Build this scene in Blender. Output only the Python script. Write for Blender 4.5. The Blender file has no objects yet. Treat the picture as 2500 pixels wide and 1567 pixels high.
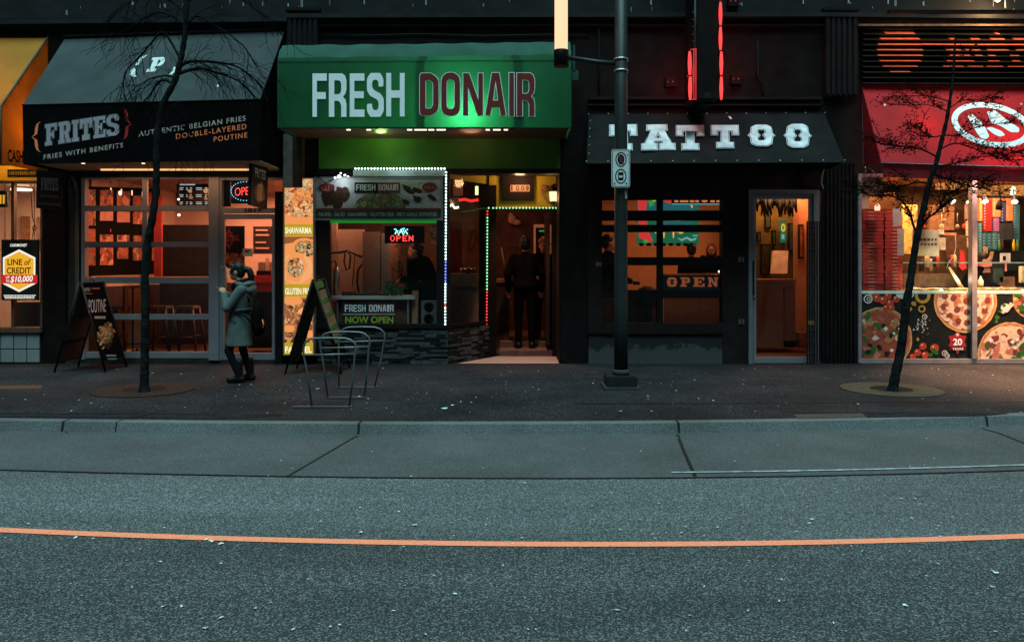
import bpy, bmesh, math, random
from mathutils import Vector, Matrix, noise as mnoise
C = bpy.context.scene
random.seed(7)
R = math.radians
# ------------------------------------------------------------------ camera
F, PX, PY, H = 1963.0, 1250.0, 646.0, 1.6        # focal length in photo pixels, principal column, horizon row, eye height
cam = bpy.data.objects.new("camera", bpy.data.cameras.new("camera"))
C.collection.objects.link(cam); C.camera = cam
cam.location = (0, 0, H); cam.rotation_euler = (R(90), 0, 0)
cam.data.sensor_width = 36; cam.data.lens = 36 * F / 2500
cam.data.shift_y = -(783.5 - PY) / 2500
cam.data.clip_start = .1; cam.data.clip_end = 500
# ------------------------------------------------------------------ world, sun, exposure
w = bpy.data.worlds.new("World"); C.world = w; w.use_nodes = True
nt = w.node_tree; bg = nt.nodes["Background"]
sky = nt.nodes.new("ShaderNodeTexSky"); sky.sky_type = 'NISHITA'; sky.sun_disc = False
sky.sun_elevation = R(60); sky.sun_rotation = R(180)
tint = nt.nodes.new("ShaderNodeMix"); tint.data_type = 'RGBA'; tint.blend_type = 'MULTIPLY'
tint.inputs[0].default_value = 1; tint.inputs[7].default_value = (.55, .85, .85, 1)
nt.links.new(sky.outputs[0], tint.inputs[6]); nt.links.new(tint.outputs[2], bg.inputs[0])
bg.inputs[1].default_value = .014
sl = bpy.data.lights.new("dusk_sun", 'SUN'); sl.energy = 4.8; sl.angle = R(50); sl.color = (.55, .96, 1)
so = bpy.data.objects.new("dusk_sun", sl); C.collection.objects.link(so); so.rotation_euler = (R(19), 0, 0)
C.view_settings.view_transform = 'Standard'; C.view_settings.look = 'None'
C.view_settings.exposure = 0; C.view_settings.gamma = 1
C.render.engine = 'CYCLES'
C.cycles.use_denoising = True; C.cycles.max_bounces = 6; C.cycles.diffuse_bounces = 3; C.cycles.glossy_bounces = 2
C.cycles.transmission_bounces = 4; C.cycles.transparent_max_bounces = 12
C.cycles.caustics_reflective = False; C.cycles.caustics_refractive = False; C.cycles.sample_clamp_indirect = 4

# ------------------------------------------------------------------ helpers
def at(px, py, Y):                       # the point seen at photo pixel (px, py) at distance Y
    return Vector(((px - PX) * Y / F, Y, H - (py - PY) * Y / F))
def XX(px, Y=13.0): return (px - PX) * Y / F
def ZZ(py, Y=13.0): return H - (py - PY) * Y / F
_m = {}
def mat(name, col=(.5, .5, .5), rough=.6, metal=0., var=.18, scale=9., emit=None, es=0., bump=0., bscale=60., trans=0., spec=.2):
    if name in _m: return _m[name]
    m = bpy.data.materials.new(name); m.use_nodes = True; n = m.node_tree.nodes; L = m.node_tree.links
    b = n["Principled BSDF"]; b.inputs["Roughness"].default_value = rough; b.inputs["Metallic"].default_value = metal
    b.inputs["Specular IOR Level"].default_value = spec
    tc = n.new("ShaderNodeTexCoord"); no = n.new("ShaderNodeTexNoise"); no.inputs["Scale"].default_value = scale; no.inputs["Detail"].default_value = 6
    L.new(tc.outputs["Object"], no.inputs["Vector"])
    cr = n.new("ShaderNodeValToRGB"); cr.color_ramp.elements[0].position = .3; cr.color_ramp.elements[1].position = .7
    cr.color_ramp.elements[0].color = tuple(c * (1 - var) for c in col) + (1,)
    cr.color_ramp.elements[1].color = tuple(min(1, c * (1 + var)) for c in col) + (1,)
    L.new(no.outputs[0], cr.inputs[0]); L.new(cr.outputs[0], b.inputs["Base Color"])
    if emit:
        b.inputs["Emission Color"].default_value = tuple(emit) + (1,); b.inputs["Emission Strength"].default_value = es
    if bump:
        n2 = n.new("ShaderNodeTexNoise"); n2.inputs["Scale"].default_value = bscale; n2.inputs["Detail"].default_value = 8
        L.new(tc.outputs["Object"], n2.inputs["Vector"])
        bp = n.new("ShaderNodeBump"); bp.inputs["Strength"].default_value = bump; bp.inputs["Distance"].default_value = .02
        L.new(n2.outputs[0], bp.inputs["Height"]); L.new(bp.outputs[0], b.inputs["Normal"])
    if trans:
        out = n["Material Output"]; tr = n.new("ShaderNodeBsdfTranslucent"); mx = n.new("ShaderNodeMixShader"); mx.inputs[0].default_value = trans
        L.new(cr.outputs[0], tr.inputs[0]); L.new(b.outputs[0], mx.inputs[1]); L.new(tr.outputs[0], mx.inputs[2]); L.new(mx.outputs[0], out.inputs[0])
    _m[name] = m; return m
def glow(name, col=(), s=1.): return mat(name, (.02, .02, .02), emit=col, es=s, var=.02, spec=.1)
def food(name, cols, scale=30., emit=0., dist=.6):      # a printed food picture: warped cells in a small palette
    if name in _m: return _m[name]
    m = bpy.data.materials.new(name); m.use_nodes = True; n = m.node_tree.nodes; L = m.node_tree.links
    b = n["Principled BSDF"]; b.inputs["Roughness"].default_value = .5
    tc = n.new("ShaderNodeTexCoord"); no = n.new("ShaderNodeTexNoise"); no.inputs["Scale"].default_value = scale * .5; no.inputs["Detail"].default_value = 3
    L.new(tc.outputs["Object"], no.inputs["Vector"])
    mx = n.new("ShaderNodeMix"); mx.data_type = 'VECTOR'; mx.inputs[0].default_value = dist * .12
    L.new(tc.outputs["Object"], mx.inputs[4]); L.new(no.outputs["Color"], mx.inputs[5])
    v = n.new("ShaderNodeTexVoronoi"); v.inputs["Scale"].default_value = scale; v.feature = 'SMOOTH_F1'; v.inputs["Smoothness"].default_value = .25
    L.new(mx.outputs[1], v.inputs["Vector"])
    sp = n.new("ShaderNodeSeparateColor"); L.new(v.outputs["Color"], sp.inputs[0])
    cr = n.new("ShaderNodeValToRGB"); e = cr.color_ramp.elements
    for i, c in enumerate(cols):
        p = .15 + .7 * i / max(1, len(cols) - 1)
        el = e[i] if i < 2 else e.new(p)
        el.position = p; el.color = tuple(c) + (1,)
    L.new(sp.outputs[0], cr.inputs[0])
    n2 = n.new("ShaderNodeTexNoise"); n2.inputs["Scale"].default_value = scale * 2.6; n2.inputs["Detail"].default_value = 7; L.new(tc.outputs["Object"], n2.inputs["Vector"])
    mr = n.new("ShaderNodeMapRange"); mr.inputs[1].default_value = .3; mr.inputs[2].default_value = .7; mr.inputs[3].default_value = .35; mr.inputs[4].default_value = 1.35; L.new(n2.outputs[0], mr.inputs[0])
    mu = n.new("ShaderNodeMix"); mu.data_type = 'RGBA'; mu.blend_type = 'MULTIPLY'; mu.inputs[0].default_value = 1; L.new(cr.outputs[0], mu.inputs[6]); L.new(mr.outputs[0], mu.inputs[7])
    class _o: outputs = [mu.outputs[2]]
    cr = _o
    if not emit: L.new(cr.outputs[0], b.inputs["Base Color"])
    else: b.inputs["Base Color"].default_value = (.02, .02, .02, 1)
    if emit: L.new(cr.outputs[0], b.inputs["Emission Color"]); b.inputs["Emission Strength"].default_value = emit
    _m[name] = m; return m
def glass(name="window_glass", k=.02):
    if name in _m: return _m[name]
    m = bpy.data.materials.new(name); m.use_nodes = True; n = m.node_tree.nodes; L = m.node_tree.links
    n.remove(n["Principled BSDF"]); t = n.new("ShaderNodeBsdfTransparent"); g = n.new("ShaderNodeBsdfGlossy"); g.inputs["Roughness"].default_value = .06
    t.inputs[0].default_value = (.9, .93, .93, 1)
    x = n.new("ShaderNodeMixShader"); x.inputs[0].default_value = k
    L.new(t.outputs[0], x.inputs[1]); L.new(g.outputs[0], x.inputs[2]); L.new(x.outputs[0], n["Material Output"].inputs[0])
    _m[name] = m; return m

def tag(o, label=None, cat=None, group=None, kind=None):
    if label: o["label"] = label
    if cat: o["category"] = cat
    if group: o["group"] = group
    if kind: o["kind"] = kind
    return o
def thing(name, label, cat, loc=(0, 0, 0), group=None):
    o = bpy.data.objects.new(name, None); C.collection.objects.link(o); o.location = loc; o.empty_display_size = .1
    return tag(o, label, cat, group)
def wloc(o):
    v = Vector((0, 0, 0))
    while o: v += o.location; o = o.parent
    return v
def link(name, me, parent=None):
    o = bpy.data.objects.new(name, me); C.collection.objects.link(o)
    if parent:
        o.parent = parent; me.transform(Matrix.Translation(-wloc(parent)))
    elif len(me.vertices):
        xs = [v.co for v in me.vertices]
        c = Vector(((min(v.x for v in xs) + max(v.x for v in xs)) / 2, (min(v.y for v in xs) + max(v.y for v in xs)) / 2, min(v.z for v in xs)))
        me.transform(Matrix.Translation(-c)); o.location = c
    return o
def setmats(me, mats):
    for m in (mats if isinstance(mats, (list, tuple)) else [mats]): me.materials.append(m)
class MB:
    def __init__(s): s.bm = bmesh.new(); s.mi = 0
    def face(s, pts):
        f = s.bm.faces.new([s.bm.verts.new(p) for p in pts]); f.material_index = s.mi; return s
    def hull8(s, a, b):                 # two matching quads
        va = [s.bm.verts.new(p) for p in a]; vb = [s.bm.verts.new(p) for p in b]
        fs = [va[::-1], vb] + [[va[i], va[(i + 1) % 4], vb[(i + 1) % 4], vb[i]] for i in range(4)]
        for q in fs: s.bm.faces.new(q).material_index = s.mi
        return s
    def box(s, x0, x1, y0, y1, z0, z1):
        return s.hull8([(x0, y0, z0), (x1, y0, z0), (x1, y1, z0), (x0, y1, z0)], [(x0, y0, z1), (x1, y0, z1), (x1, y1, z1), (x0, y1, z1)])
    def pb(s, x0, y0, x1, y1, Y, dep):  # the box whose front face fills the photo rectangle x0..x1, y0..y1 at distance Y
        return s.box(XX(x0, Y), XX(x1, Y), Y, Y + dep, ZZ(y1, Y), ZZ(y0, Y))
    def tube(s, pts, r, seg=8, cap=True):
        pts = [Vector(p) for p in pts]; n = len(pts); rr = r if isinstance(r, (list, tuple)) else [r] * n
        rings = []; prev = None
        for i, p in enumerate(pts):
            d = (pts[min(i + 1, n - 1)] - pts[max(i - 1, 0)])
            d = d.normalized() if d.length > 1e-9 else Vector((0, 0, 1))
            if prev is None: a = d.orthogonal().normalized()
            else:
                a = prev - d * prev.dot(d); a = a.normalized() if a.length > 1e-6 else d.orthogonal().normalized()
            prev = a; b = d.cross(a)
            rings.append([s.bm.verts.new(p + (a * math.cos(2 * math.pi * k / seg) + b * math.sin(2 * math.pi * k / seg)) * rr[i]) for k in range(seg)])
        for i in range(n - 1):
            for k in range(seg):
                f = s.bm.faces.new([rings[i][k], rings[i][(k + 1) % seg], rings[i + 1][(k + 1) % seg], rings[i + 1][k]]); f.material_index = s.mi; f.smooth = True
        if cap:
            s.bm.faces.new(rings[0][::-1]).material_index = s.mi; s.bm.faces.new(rings[-1]).material_index = s.mi
        return s
    def ell(s, c, r, u=12, v=8, rot=None):
        M = Matrix.Translation(c) @ (rot.to_4x4() if rot else Matrix()) @ Matrix.Diagonal((r[0], r[1], r[2], 1))
        g = bmesh.ops.create_uvsphere(s.bm, u_segments=u, v_segments=v, radius=1, matrix=M)
        for x in g["verts"]:
            for f in x.link_faces: f.material_index = s.mi; f.smooth = True
        return s
    def lathe(s, c, prof, seg=16, ax=None):     # profile (radius, height) turned about the vertical (or ax) through c
        c = Vector(c); q = Vector((0, 0, 1)).rotation_difference(Vector(ax)) if ax else None
        rings = []
        for r, h in prof:
            ring = []
            for k in range(seg):
                v = Vector((r * math.cos(2 * math.pi * k / seg), r * math.sin(2 * math.pi * k / seg), h))
                ring.append(s.bm.verts.new(c + (q @ v if q else v)))
            rings.append(ring)
        for a, b in zip(rings, rings[1:]):
            for k in range(seg):
                f = s.bm.faces.new([a[k], a[(k + 1) % seg], b[(k + 1) % seg], b[k]]); f.material_index = s.mi; f.smooth = True
        s.bm.faces.new(rings[0][::-1]).material_index = s.mi; s.bm.faces.new(rings[-1]).material_index = s.mi
        return s
    def cap(s, a, b, ra, rb=None, seg=10):      # tapered limb with round ends
        rb = ra if rb is None else rb; a = Vector(a); b = Vector(b)
        s.tube([a, b], [ra, rb], seg); s.ell(a, (ra,) * 3, seg, 6); s.ell(b, (rb,) * 3, seg, 6); return s
    def build(s, name, mats, parent=None, bevel=0, smooth=False):
        if bevel:
            bmesh.ops.remove_doubles(s.bm, verts=s.bm.verts, dist=1e-6)
            bmesh.ops.bevel(s.bm, geom=list(s.bm.edges), offset=bevel, segments=2, affect='EDGES', clamp_overlap=True)
        bmesh.ops.recalc_face_normals(s.bm, faces=s.bm.faces)
        me = bpy.data.meshes.new(name); s.bm.to_mesh(me); s.bm.free()
        if smooth:
            for p in me.polygons: p.use_smooth = True
        setmats(me, mats); return link(name, me, parent)
def evaluated(o, mats):
    dg = bpy.context.evaluated_depsgraph_get(); dg.update()
    me = bpy.data.meshes.new_from_object(o.evaluated_get(dg)); data = o.data
    bpy.data.objects.remove(o)
    me.materials.clear(); setmats(me, mats); return me
def remeshed(mb, name, m, parent, vox=.012, it=4, fac=.5):      # fuse overlapping limbs into one continuous surface
    me = bpy.data.meshes.new(name); bmesh.ops.recalc_face_normals(mb.bm, faces=mb.bm.faces); mb.bm.to_mesh(me); mb.bm.free()
    o = bpy.data.objects.new("tmp", me); C.collection.objects.link(o)
    r = o.modifiers.new("r", 'REMESH'); r.mode = 'VOXEL'; r.voxel_size = vox; r.use_smooth_shade = True
    q = o.modifiers.new("s", 'SMOOTH'); q.iterations = it; q.factor = fac
    me2 = evaluated(o, m); me2.name = name
    for p in me2.polygons: p.use_smooth = True
    return link(name, me2, parent)
class Pl:                               # a plane to letter on: origin, across, up; (u, v) in metres
    def __init__(s, O, ux=(1, 0, 0), uz=(0, 0, 1)):
        s.O = Vector(O); s.ux = Vector(ux).normalized(); s.uz = Vector(uz).normalized(); s.n = s.ux.cross(s.uz).normalized()
    def px(s, px, py):
        d = Vector(((px - PX) / F, 1, -(py - PY) / F)); o = Vector((0, 0, H))
        p = o + d * ((s.O - o).dot(s.n) / d.dot(s.n)) - s.O
        uz = s.n.cross(s.ux)            # a true perpendicular to ux
        v = p.dot(uz) / s.uz.dot(uz); u = (p - s.uz * v).dot(s.ux); return u, v
    def pt(s, u, v, d=0.): return s.O + s.ux * u + s.uz * v + s.n * d
def facing(Y): return Pl((0, Y, 0))
def curve_mesh(pl, polys, off=0., d=0.004, ext=0.):
    cu = bpy.data.curves.new("c", 'CURVE'); cu.dimensions = '2D'; cu.fill_mode = 'BOTH'; cu.offset = off; cu.extrude = ext
    for p in polys:
        sp = cu.splines.new('POLY'); sp.points.add(len(p) - 1); sp.use_cyclic_u = True
        for q, (u, v) in zip(sp.points, p): q.co = (u, v, 0, 1)
    o = bpy.data.objects.new("tmp", cu); C.collection.objects.link(o); me = evaluated(o, [])
    for v in me.vertices: v.co = pl.pt(v.co.x, v.co.y, d + v.co.z)
    return me
def flat(name, pl, polys, m, parent=None, d=.004, off=0., ext=0.):     # flat printed or painted shape, polygons in photo pixels
    me = curve_mesh(pl, [[pl.px(*q) for q in p] for p in polys], off, d, ext); setmats(me, m); return link(name, me, parent)
def circ(cx, cy, rx, ry=None, n=24, a0=0., rot=0.):
    ry = rx if ry is None else ry; out = []
    for k in range(n):
        a = a0 + 2 * math.pi * k / n; x, y = rx * math.cos(a), ry * math.sin(a)
        out.append((cx + x * math.cos(rot) - y * math.sin(rot), cy + x * math.sin(rot) + y * math.cos(rot)))
    return out
def rect(x0, y0, x1, y1): return [(x0, y0), (x1, y0), (x1, y1), (x0, y1)]
def txt(name, pl, body, bl, br, hpx, m, parent=None, d=.006, bold=0., slant=0., space=1.):   # type fitted between two baseline pixels
    cu = bpy.data.curves.new("t", 'FONT'); cu.body = body; cu.size = 1; cu.offset = bold; cu.resolution_u = 3; cu.space_character = space; cu.shear = slant
    o = bpy.data.objects.new("tmp", cu); C.collection.objects.link(o); me = evaluated(o, [m])
    if not len(me.vertices): return None
    x0 = min(v.co.x for v in me.vertices); x1 = max(v.co.x for v in me.vertices); y1 = .73
    a = pl.px(*bl); b = pl.px(*br); t = pl.px(bl[0], bl[1] - hpx)
    for v in me.vertices:
        s = (v.co.x - x0) / (x1 - x0); q = v.co.y / y1
        v.co = pl.pt(a[0] + (b[0] - a[0]) * s + (t[0] - a[0]) * q, a[1] + (b[1] - a[1]) * s + (t[1] - a[1]) * q, d)
    me.name = name; return link(name, me, parent)
def soften(p, r):
    out = []; n = len(p)
    for i in range(n):
        a, b, c = Vector(p[i - 1]), Vector(p[i]), Vector(p[(i + 1) % n])
        u, v = a - b, c - b; k = min(r, u.length * .45, v.length * .45)
        p0, p2 = b + u.normalized() * k, b + v.normalized() * k
        for t in (0, .33, .67, 1): out.append(tuple(p0 * (1 - t) ** 2 + b * 2 * t * (1 - t) + p2 * t * t))
    return out
s_ = .31
GROT = {
 'F': [[(0,0),(s_,0),(s_,.41),(.93,.41),(.93,.57),(s_,.57),(s_,.83),(1,.83),(1,1),(0,1)]],
 'E': [[(0,0),(1,0),(1,.17),(s_,.17),(s_,.43),(.95,.43),(.95,.59),(s_,.59),(s_,.83),(1,.83),(1,1),(0,1)]],
 'H': [[(0,0),(.27,0),(.27,.43),(.74,.43),(.74,0),(1,0),(1,1),(.74,1),(.74,.6),(.27,.6),(.27,1),(0,1)]],
 'I': [[(0,0),(1,0),(1,1),(0,1)]],
 'N': [[(0,0),(.24,0),(.24,.68),(.74,0),(1,0),(1,1),(.77,1),(.77,.36),(.3,1),(0,1)]],
 'A': [[(0,0),(.24,0),(.31,.19),(.69,.19),(.76,0),(1,0),(.68,1),(.32,1)], [(.37,.35),(.63,.35),(.5,.82)]],
 'D': [soften([(0,0),(.62,0),(1,.14),(1,.86),(.62,1),(0,1)], .12), soften([(.3,.165),(.58,.165),(.71,.24),(.71,.76),(.58,.835),(.3,.835)], .05)],
 'O': [soften([(.0,.1),(.3,0),(.7,0),(1,.1),(1,.9),(.7,1),(.3,1),(0,.9)], .14), soften([(.28,.2),(.42,.15),(.58,.15),(.72,.2),(.72,.8),(.58,.85),(.42,.85),(.28,.8)], .07)],
 'R': [[(0,0),(s_,0),(s_,.37),(.52,.37),(.64,.33),(.7,.26),(.7,0),(1,0),(1,.28),(.95,.4),(.8,.46),(.95,.54),(1,.64),(1,.84),(.92,.95),(.75,1),(0,1)], [(s_,.52),(.56,.52),(.66,.55),(.7,.61),(.7,.76),(.66,.81),(.56,.84),(s_,.84)]],
 'S': [soften([(0,.30),(0,.13),(.2,0),(.8,0),(1,.13),(1,.42),(.82,.53),(.42,.61),(.31,.67),(.31,.79),(.4,.845),(.6,.845),(.69,.79),(.69,.69),(.98,.69),(.98,.87),(.8,1),(.2,1),(0,.87),(0,.60),(.18,.48),(.58,.4),(.69,.34),(.69,.21),(.6,.155),(.4,.155),(.31,.21),(.31,.30)], .06)],
}
SLAB = {
 'F': [[(0,0),(.55,0),(.55,.17),(.44,.17),(.44,.42),(.6,.42),(.6,.32),(.72,.32),(.72,.68),(.6,.68),(.6,.58),(.44,.58),(.44,.84),(.78,.84),(.78,.66),(.95,.66),(.95,1),(0,1),(0,.84),(.12,.84),(.12,.17),(0,.17)]],
 'R': [[(0,0),(.5,0),(.5,.16),(.42,.16),(.42,.42),(.5,.42),(.64,.0),(1,0),(1,.17),(.88,.17),(.8,.45),(.92,.55),(.95,.68),(.95,.82),(.88,.95),(.72,1),(0,1),(0,.84),(.11,.84),(.11,.16),(0,.16)], [(.42,.57),(.56,.57),(.63,.63),(.63,.78),(.56,.84),(.42,.84)]],
 'I': [[(0,0),(1,0),(1,.16),(.8,.16),(.8,.84),(1,.84),(1,1),(0,1),(0,.84),(.2,.84),(.2,.16),(0,.16)]],
 'T': [[(.2,0),(.8,0),(.8,.24),(.64,.24),(.64,.74),(.78,.74),(.78,.56),(1,.56),(1,1),(0,1),(0,.56),(.22,.56),(.22,.74),(.36,.74),(.36,.24),(.2,.24)]],
 'E': [[(0,0),(1,0),(1,.36),(.83,.36),(.83,.16),(.45,.16),(.45,.43),(.6,.43),(.6,.33),(.72,.33),(.72,.68),(.6,.68),(.6,.58),(.45,.58),(.45,.84),(.8,.84),(.8,.66),(.97,.66),(.97,1),(0,1),(0,.84),(.12,.84),(.12,.16),(0,.16)]],
 'S': GROT['S'],
 'A': [[(0,0),(.46,0),(.46,.24),(.36,.24),(.38,.33),(.62,.33),(.64,.24),(.54,.24),(.54,0),(1,0),(1,.24),(.9,.24),(.72,.76),(.78,.76),(.78,1),(.16,1),(.16,.76),(.26,.76),(.1,.24),(0,.24)], [(.42,.45),(.58,.45),(.5,.68)]],
 'O': [soften([(.14,.1),(.3,0),(.7,0),(.86,.1),(.9,.42),(1,.5),(.9,.58),(.86,.9),(.7,1),(.3,1),(.14,.9),(.1,.58),(0,.5),(.1,.42)], .05), [(.38,.24),(.62,.24),(.66,.36),(.56,.5),(.66,.64),(.62,.76),(.38,.76),(.34,.64),(.44,.5),(.34,.36)]],
 'P': [[(.0,0),(.6,0),(.6,.2),(.48,.2),(.48,.38),(.75,.38),(.92,.5),(.95,.7),(.9,.9),(.72,1),(0,1),(0,.82),(.14,.82),(.14,.2),(0,.2)], [(.48,.55),(.6,.55),(.66,.68),(.6,.83),(.48,.83)]],
 'N': [[(0,0),(.4,0),(.4,.18),(.3,.18),(.3,.6),(.7,0),(.9,0),(.9,.82),(1,.82),(1,1),(.6,1),(.6,.82),(.7,.82),(.7,.42),(.34,1),(0,1),(0,.82),(.1,.82),(.1,.18),(0,.18)]],
 'H': [[(0,0),(.42,0),(.42,.16),(.33,.16),(.33,.42),(.67,.42),(.67,.16),(.58,.16),(.58,0),(1,0),(1,.16),(.9,.16),(.9,.84),(1,.84),(1,1),(.58,1),(.58,.84),(.67,.84),(.67,.58),(.33,.58),(.33,.84),(.42,.84),(.42,1),(0,1),(0,.84),(.1,.84),(.1,.16),(0,.16)]],
}
def letters(name, pl, glyphs, items, m, parent, d=.006, off=0.):    # items: (letter, x0, bottom y at x0, x1, bottom y at x1, height) in photo pixels
    polys = []
    for ch, x0, y0, x1, y1, h in items:
        a, b, t = pl.px(x0, y0), pl.px(x1, y1), pl.px(x0, y0 - h)
        for p in glyphs[ch]:
            polys.append([(a[0] + (b[0] - a[0]) * u + (t[0] - a[0]) * v, a[1] + (b[1] - a[1]) * u + (t[1] - a[1]) * v) for u, v in p])
    me = curve_mesh(pl, polys, off, d); setmats(me, m); return link(name, me, parent)
def word(s, x0, y0, x1, y1, h, gap=.12, wid=None):                  # spread a word's letters evenly along a baseline
    wd = [(.55 if c == 'I' else 1.) for c in s]; tot = sum(wd) + gap * (len(s) - 1); out = []; p = 0
    for c, k in zip(s, wd):
        f0, f1 = p / tot, (p + k) / tot; p += k + gap
        out.append((c, x0 + (x1 - x0) * f0, y0 + (y1 - y0) * f0, x0 + (x1 - x0) * f1, y0 + (y1 - y0) * f1, h))
    return out
def lamp(name, loc, power, col, size=.1, kind='POINT', parent=None, rot=None, sy=None):
    l = bpy.data.lights.new(name, kind); l.energy = power; l.color = col
    if kind == 'AREA':
        l.size = size
        if sy: l.shape = 'RECTANGLE'; l.size_y = sy
    else: l.shadow_soft_size = size
    if kind == 'SPOT': l.spot_size = R(120); l.spot_blend = .8
    o = bpy.data.objects.new(name, l); C.collection.objects.link(o); o.location = loc
    if rot: o.rotation_euler = rot
    if parent: o.parent = parent; o.location = Vector(loc) - wloc(parent)
    return o
def dup(root, loc, label=None):
    r = root.copy(); C.collection.objects.link(r); r.location = loc
    if label: r["label"] = label
    for ch in list(root.children):
        c = ch.copy(); C.collection.objects.link(c); c.parent = r
        for g in list(ch.children):
            d = g.copy(); C.collection.objects.link(d); d.parent = c
    return r
# common materials
BLACK = mat("black_paint", (.0098, .0068, .0068), .65, var=.4, scale=4, spec=.05)
BLACKG = mat("black_gloss", (.0085, .0066, .0068), .45, var=.2, spec=.12)
CHAR = mat("charcoal_render", (.0098, .0076, .0078), .8, var=.35, scale=3, spec=.1)
DARKM = mat("dark_metal", (.012, .013, .0135), .5, .2, var=.2, spec=.2)
ALU = mat("aluminium_frame", (.22, .215, .24), .45, .3, var=.12, scale=3)
STEEL = mat("stainless_steel", (.45, .45, .45), .3, .8, var=.1, scale=3)
WHITE = mat("white_print", (.8, .8, .8), .6, var=.05)
ORANGEP = mat("orange_print", (.95, .19, .08), .6, var=.1)
REDP = mat("red_print", (.45, .02, .025), .6, var=.1)
GLASS = glass()
# ================================================================== ground
import numpy as np
def ground_mat(name, cols, fine, contrast, rough=.85, specks=0., bump=.5, big=.25, stone=None, spec=.3, stretch=(1, 1, 1)):
    m = bpy.data.materials.new(name); m.use_nodes = True; n = m.node_tree.nodes; L = m.node_tree.links; b = n["Principled BSDF"]
    b.inputs["Roughness"].default_value = rough; b.inputs["Specular IOR Level"].default_value = spec
    tc = n.new("ShaderNodeTexCoord")
    f = n.new("ShaderNodeTexNoise"); f.inputs["Scale"].default_value = fine; f.inputs["Detail"].default_value = 5; f.inputs["Roughness"].default_value = .75
    g = n.new("ShaderNodeTexNoise"); g.inputs["Scale"].default_value = .9; g.inputs["Detail"].default_value = 8; g.inputs["Roughness"].default_value = .62
    mpg = n.new("ShaderNodeMapping"); mpg.inputs["Scale"].default_value = stretch
    v = n.new("ShaderNodeTexVoronoi"); v.inputs["Scale"].default_value = fine * 1.3
    for t in (f, v): L.new(tc.outputs["Object"], t.inputs["Vector"])
    L.new(tc.outputs["Object"], mpg.inputs[0]); L.new(mpg.outputs[0], g.inputs["Vector"])
    cr = n.new("ShaderNodeValToRGB"); cr.color_ramp.elements[0].position = .5 - contrast; cr.color_ramp.elements[1].position = .5 + contrast
    cr.color_ramp.elements[0].color = tuple(cols[0]) + (1,); cr.color_ramp.elements[1].color = tuple(cols[1]) + (1,)
    L.new(f.outputs[0], cr.inputs[0])
    mp = n.new("ShaderNodeMapRange"); mp.inputs[1].default_value = .3; mp.inputs[2].default_value = .7; mp.inputs[3].default_value = 1 - big; mp.inputs[4].default_value = 1 + big
    L.new(g.outputs[0], mp.inputs[0])
    mx = n.new("ShaderNodeMix"); mx.data_type = 'RGBA'; mx.blend_type = 'MULTIPLY'; mx.inputs[0].default_value = 1
    L.new(cr.outputs[0], mx.inputs[6]); L.new(mp.outputs[0], mx.inputs[7]); col = mx.outputs[2]
    if specks:
        v2 = n.new("ShaderNodeTexVoronoi"); v2.inputs["Scale"].default_value = 3.2; L.new(tc.outputs["Object"], v2.inputs["Vector"])
        lt = n.new("ShaderNodeMath"); lt.operation = 'LESS_THAN'; lt.inputs[1].default_value = specks; L.new(v2.outputs["Distance"], lt.inputs[0])
        mz = n.new("ShaderNodeMix"); mz.data_type = 'RGBA'; L.new(lt.outputs[0], mz.inputs[0]); L.new(col, mz.inputs[6]); mz.inputs[7].default_value = (cols[1][0] * 1.6, cols[1][1] * 1.6, cols[1][2] * 1.6, 1)
        col = mz.outputs[2]
    if stone:                       # pale aggregate showing in the asphalt
        v3 = n.new("ShaderNodeTexVoronoi"); v3.inputs["Scale"].default_value = stone[0]; L.new(tc.outputs["Object"], v3.inputs["Vector"])
        s3 = n.new("ShaderNodeSeparateColor"); L.new(v3.outputs["Color"], s3.inputs[0])
        r3 = n.new("ShaderNodeValToRGB"); r3.color_ramp.elements[0].position = stone[1]; r3.color_ramp.elements[0].color = (.62, .62, .62, 1); r3.color_ramp.elements[1].position = 1.; r3.color_ramp.elements[1].color = (stone[2],) * 3 + (1,)
        L.new(s3.outputs[0], r3.inputs[0]); m3 = n.new("ShaderNodeMix"); m3.data_type = 'RGBA'; m3.blend_type = 'MULTIPLY'; m3.inputs[0].default_value = 1; m3.clamp_result = False
        L.new(col, m3.inputs[6]); L.new(r3.outputs[0], m3.inputs[7]); col = m3.outputs[2]
    L.new(col, b.inputs["Base Color"])
    ad = n.new("ShaderNodeMath"); ad.operation = 'ADD'; L.new(f.outputs[0], ad.inputs[0]); L.new(v.outputs["Distance"], ad.inputs[1])
    bp = n.new("ShaderNodeBump"); bp.inputs["Strength"].default_value = bump; bp.inputs["Distance"].default_value = .012
    L.new(ad.outputs[0], bp.inputs["Height"]); L.new(bp.outputs[0], b.inputs["Normal"])
    return m
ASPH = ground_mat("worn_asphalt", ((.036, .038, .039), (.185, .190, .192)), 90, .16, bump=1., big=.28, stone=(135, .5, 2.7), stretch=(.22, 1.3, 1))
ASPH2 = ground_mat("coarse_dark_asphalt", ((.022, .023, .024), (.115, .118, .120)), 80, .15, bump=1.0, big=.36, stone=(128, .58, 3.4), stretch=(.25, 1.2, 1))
CONC = ground_mat("gutter_concrete", ((.042, .043, .044), (.125, .127, .128)), 75, .2, bump=.5, big=.25, stone=(150, .6, 1.4))
KERB = ground_mat("kerb_concrete", ((.08, .082, .082), (.19, .194, .194)), 65, .2, bump=.4, big=.28, stone=(170, .6, 1.25))
WALK = ground_mat("dark_paving_asphalt", ((.0055, .0056, .0064), (.027, .0275, .031)), 70, .16, rough=.75, specks=.03, bump=1., big=.5, spec=.1, stone=(85, .55, 3.2))
JOINT = mat("joint_tar", (.008, .008, .008), .8)
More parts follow.
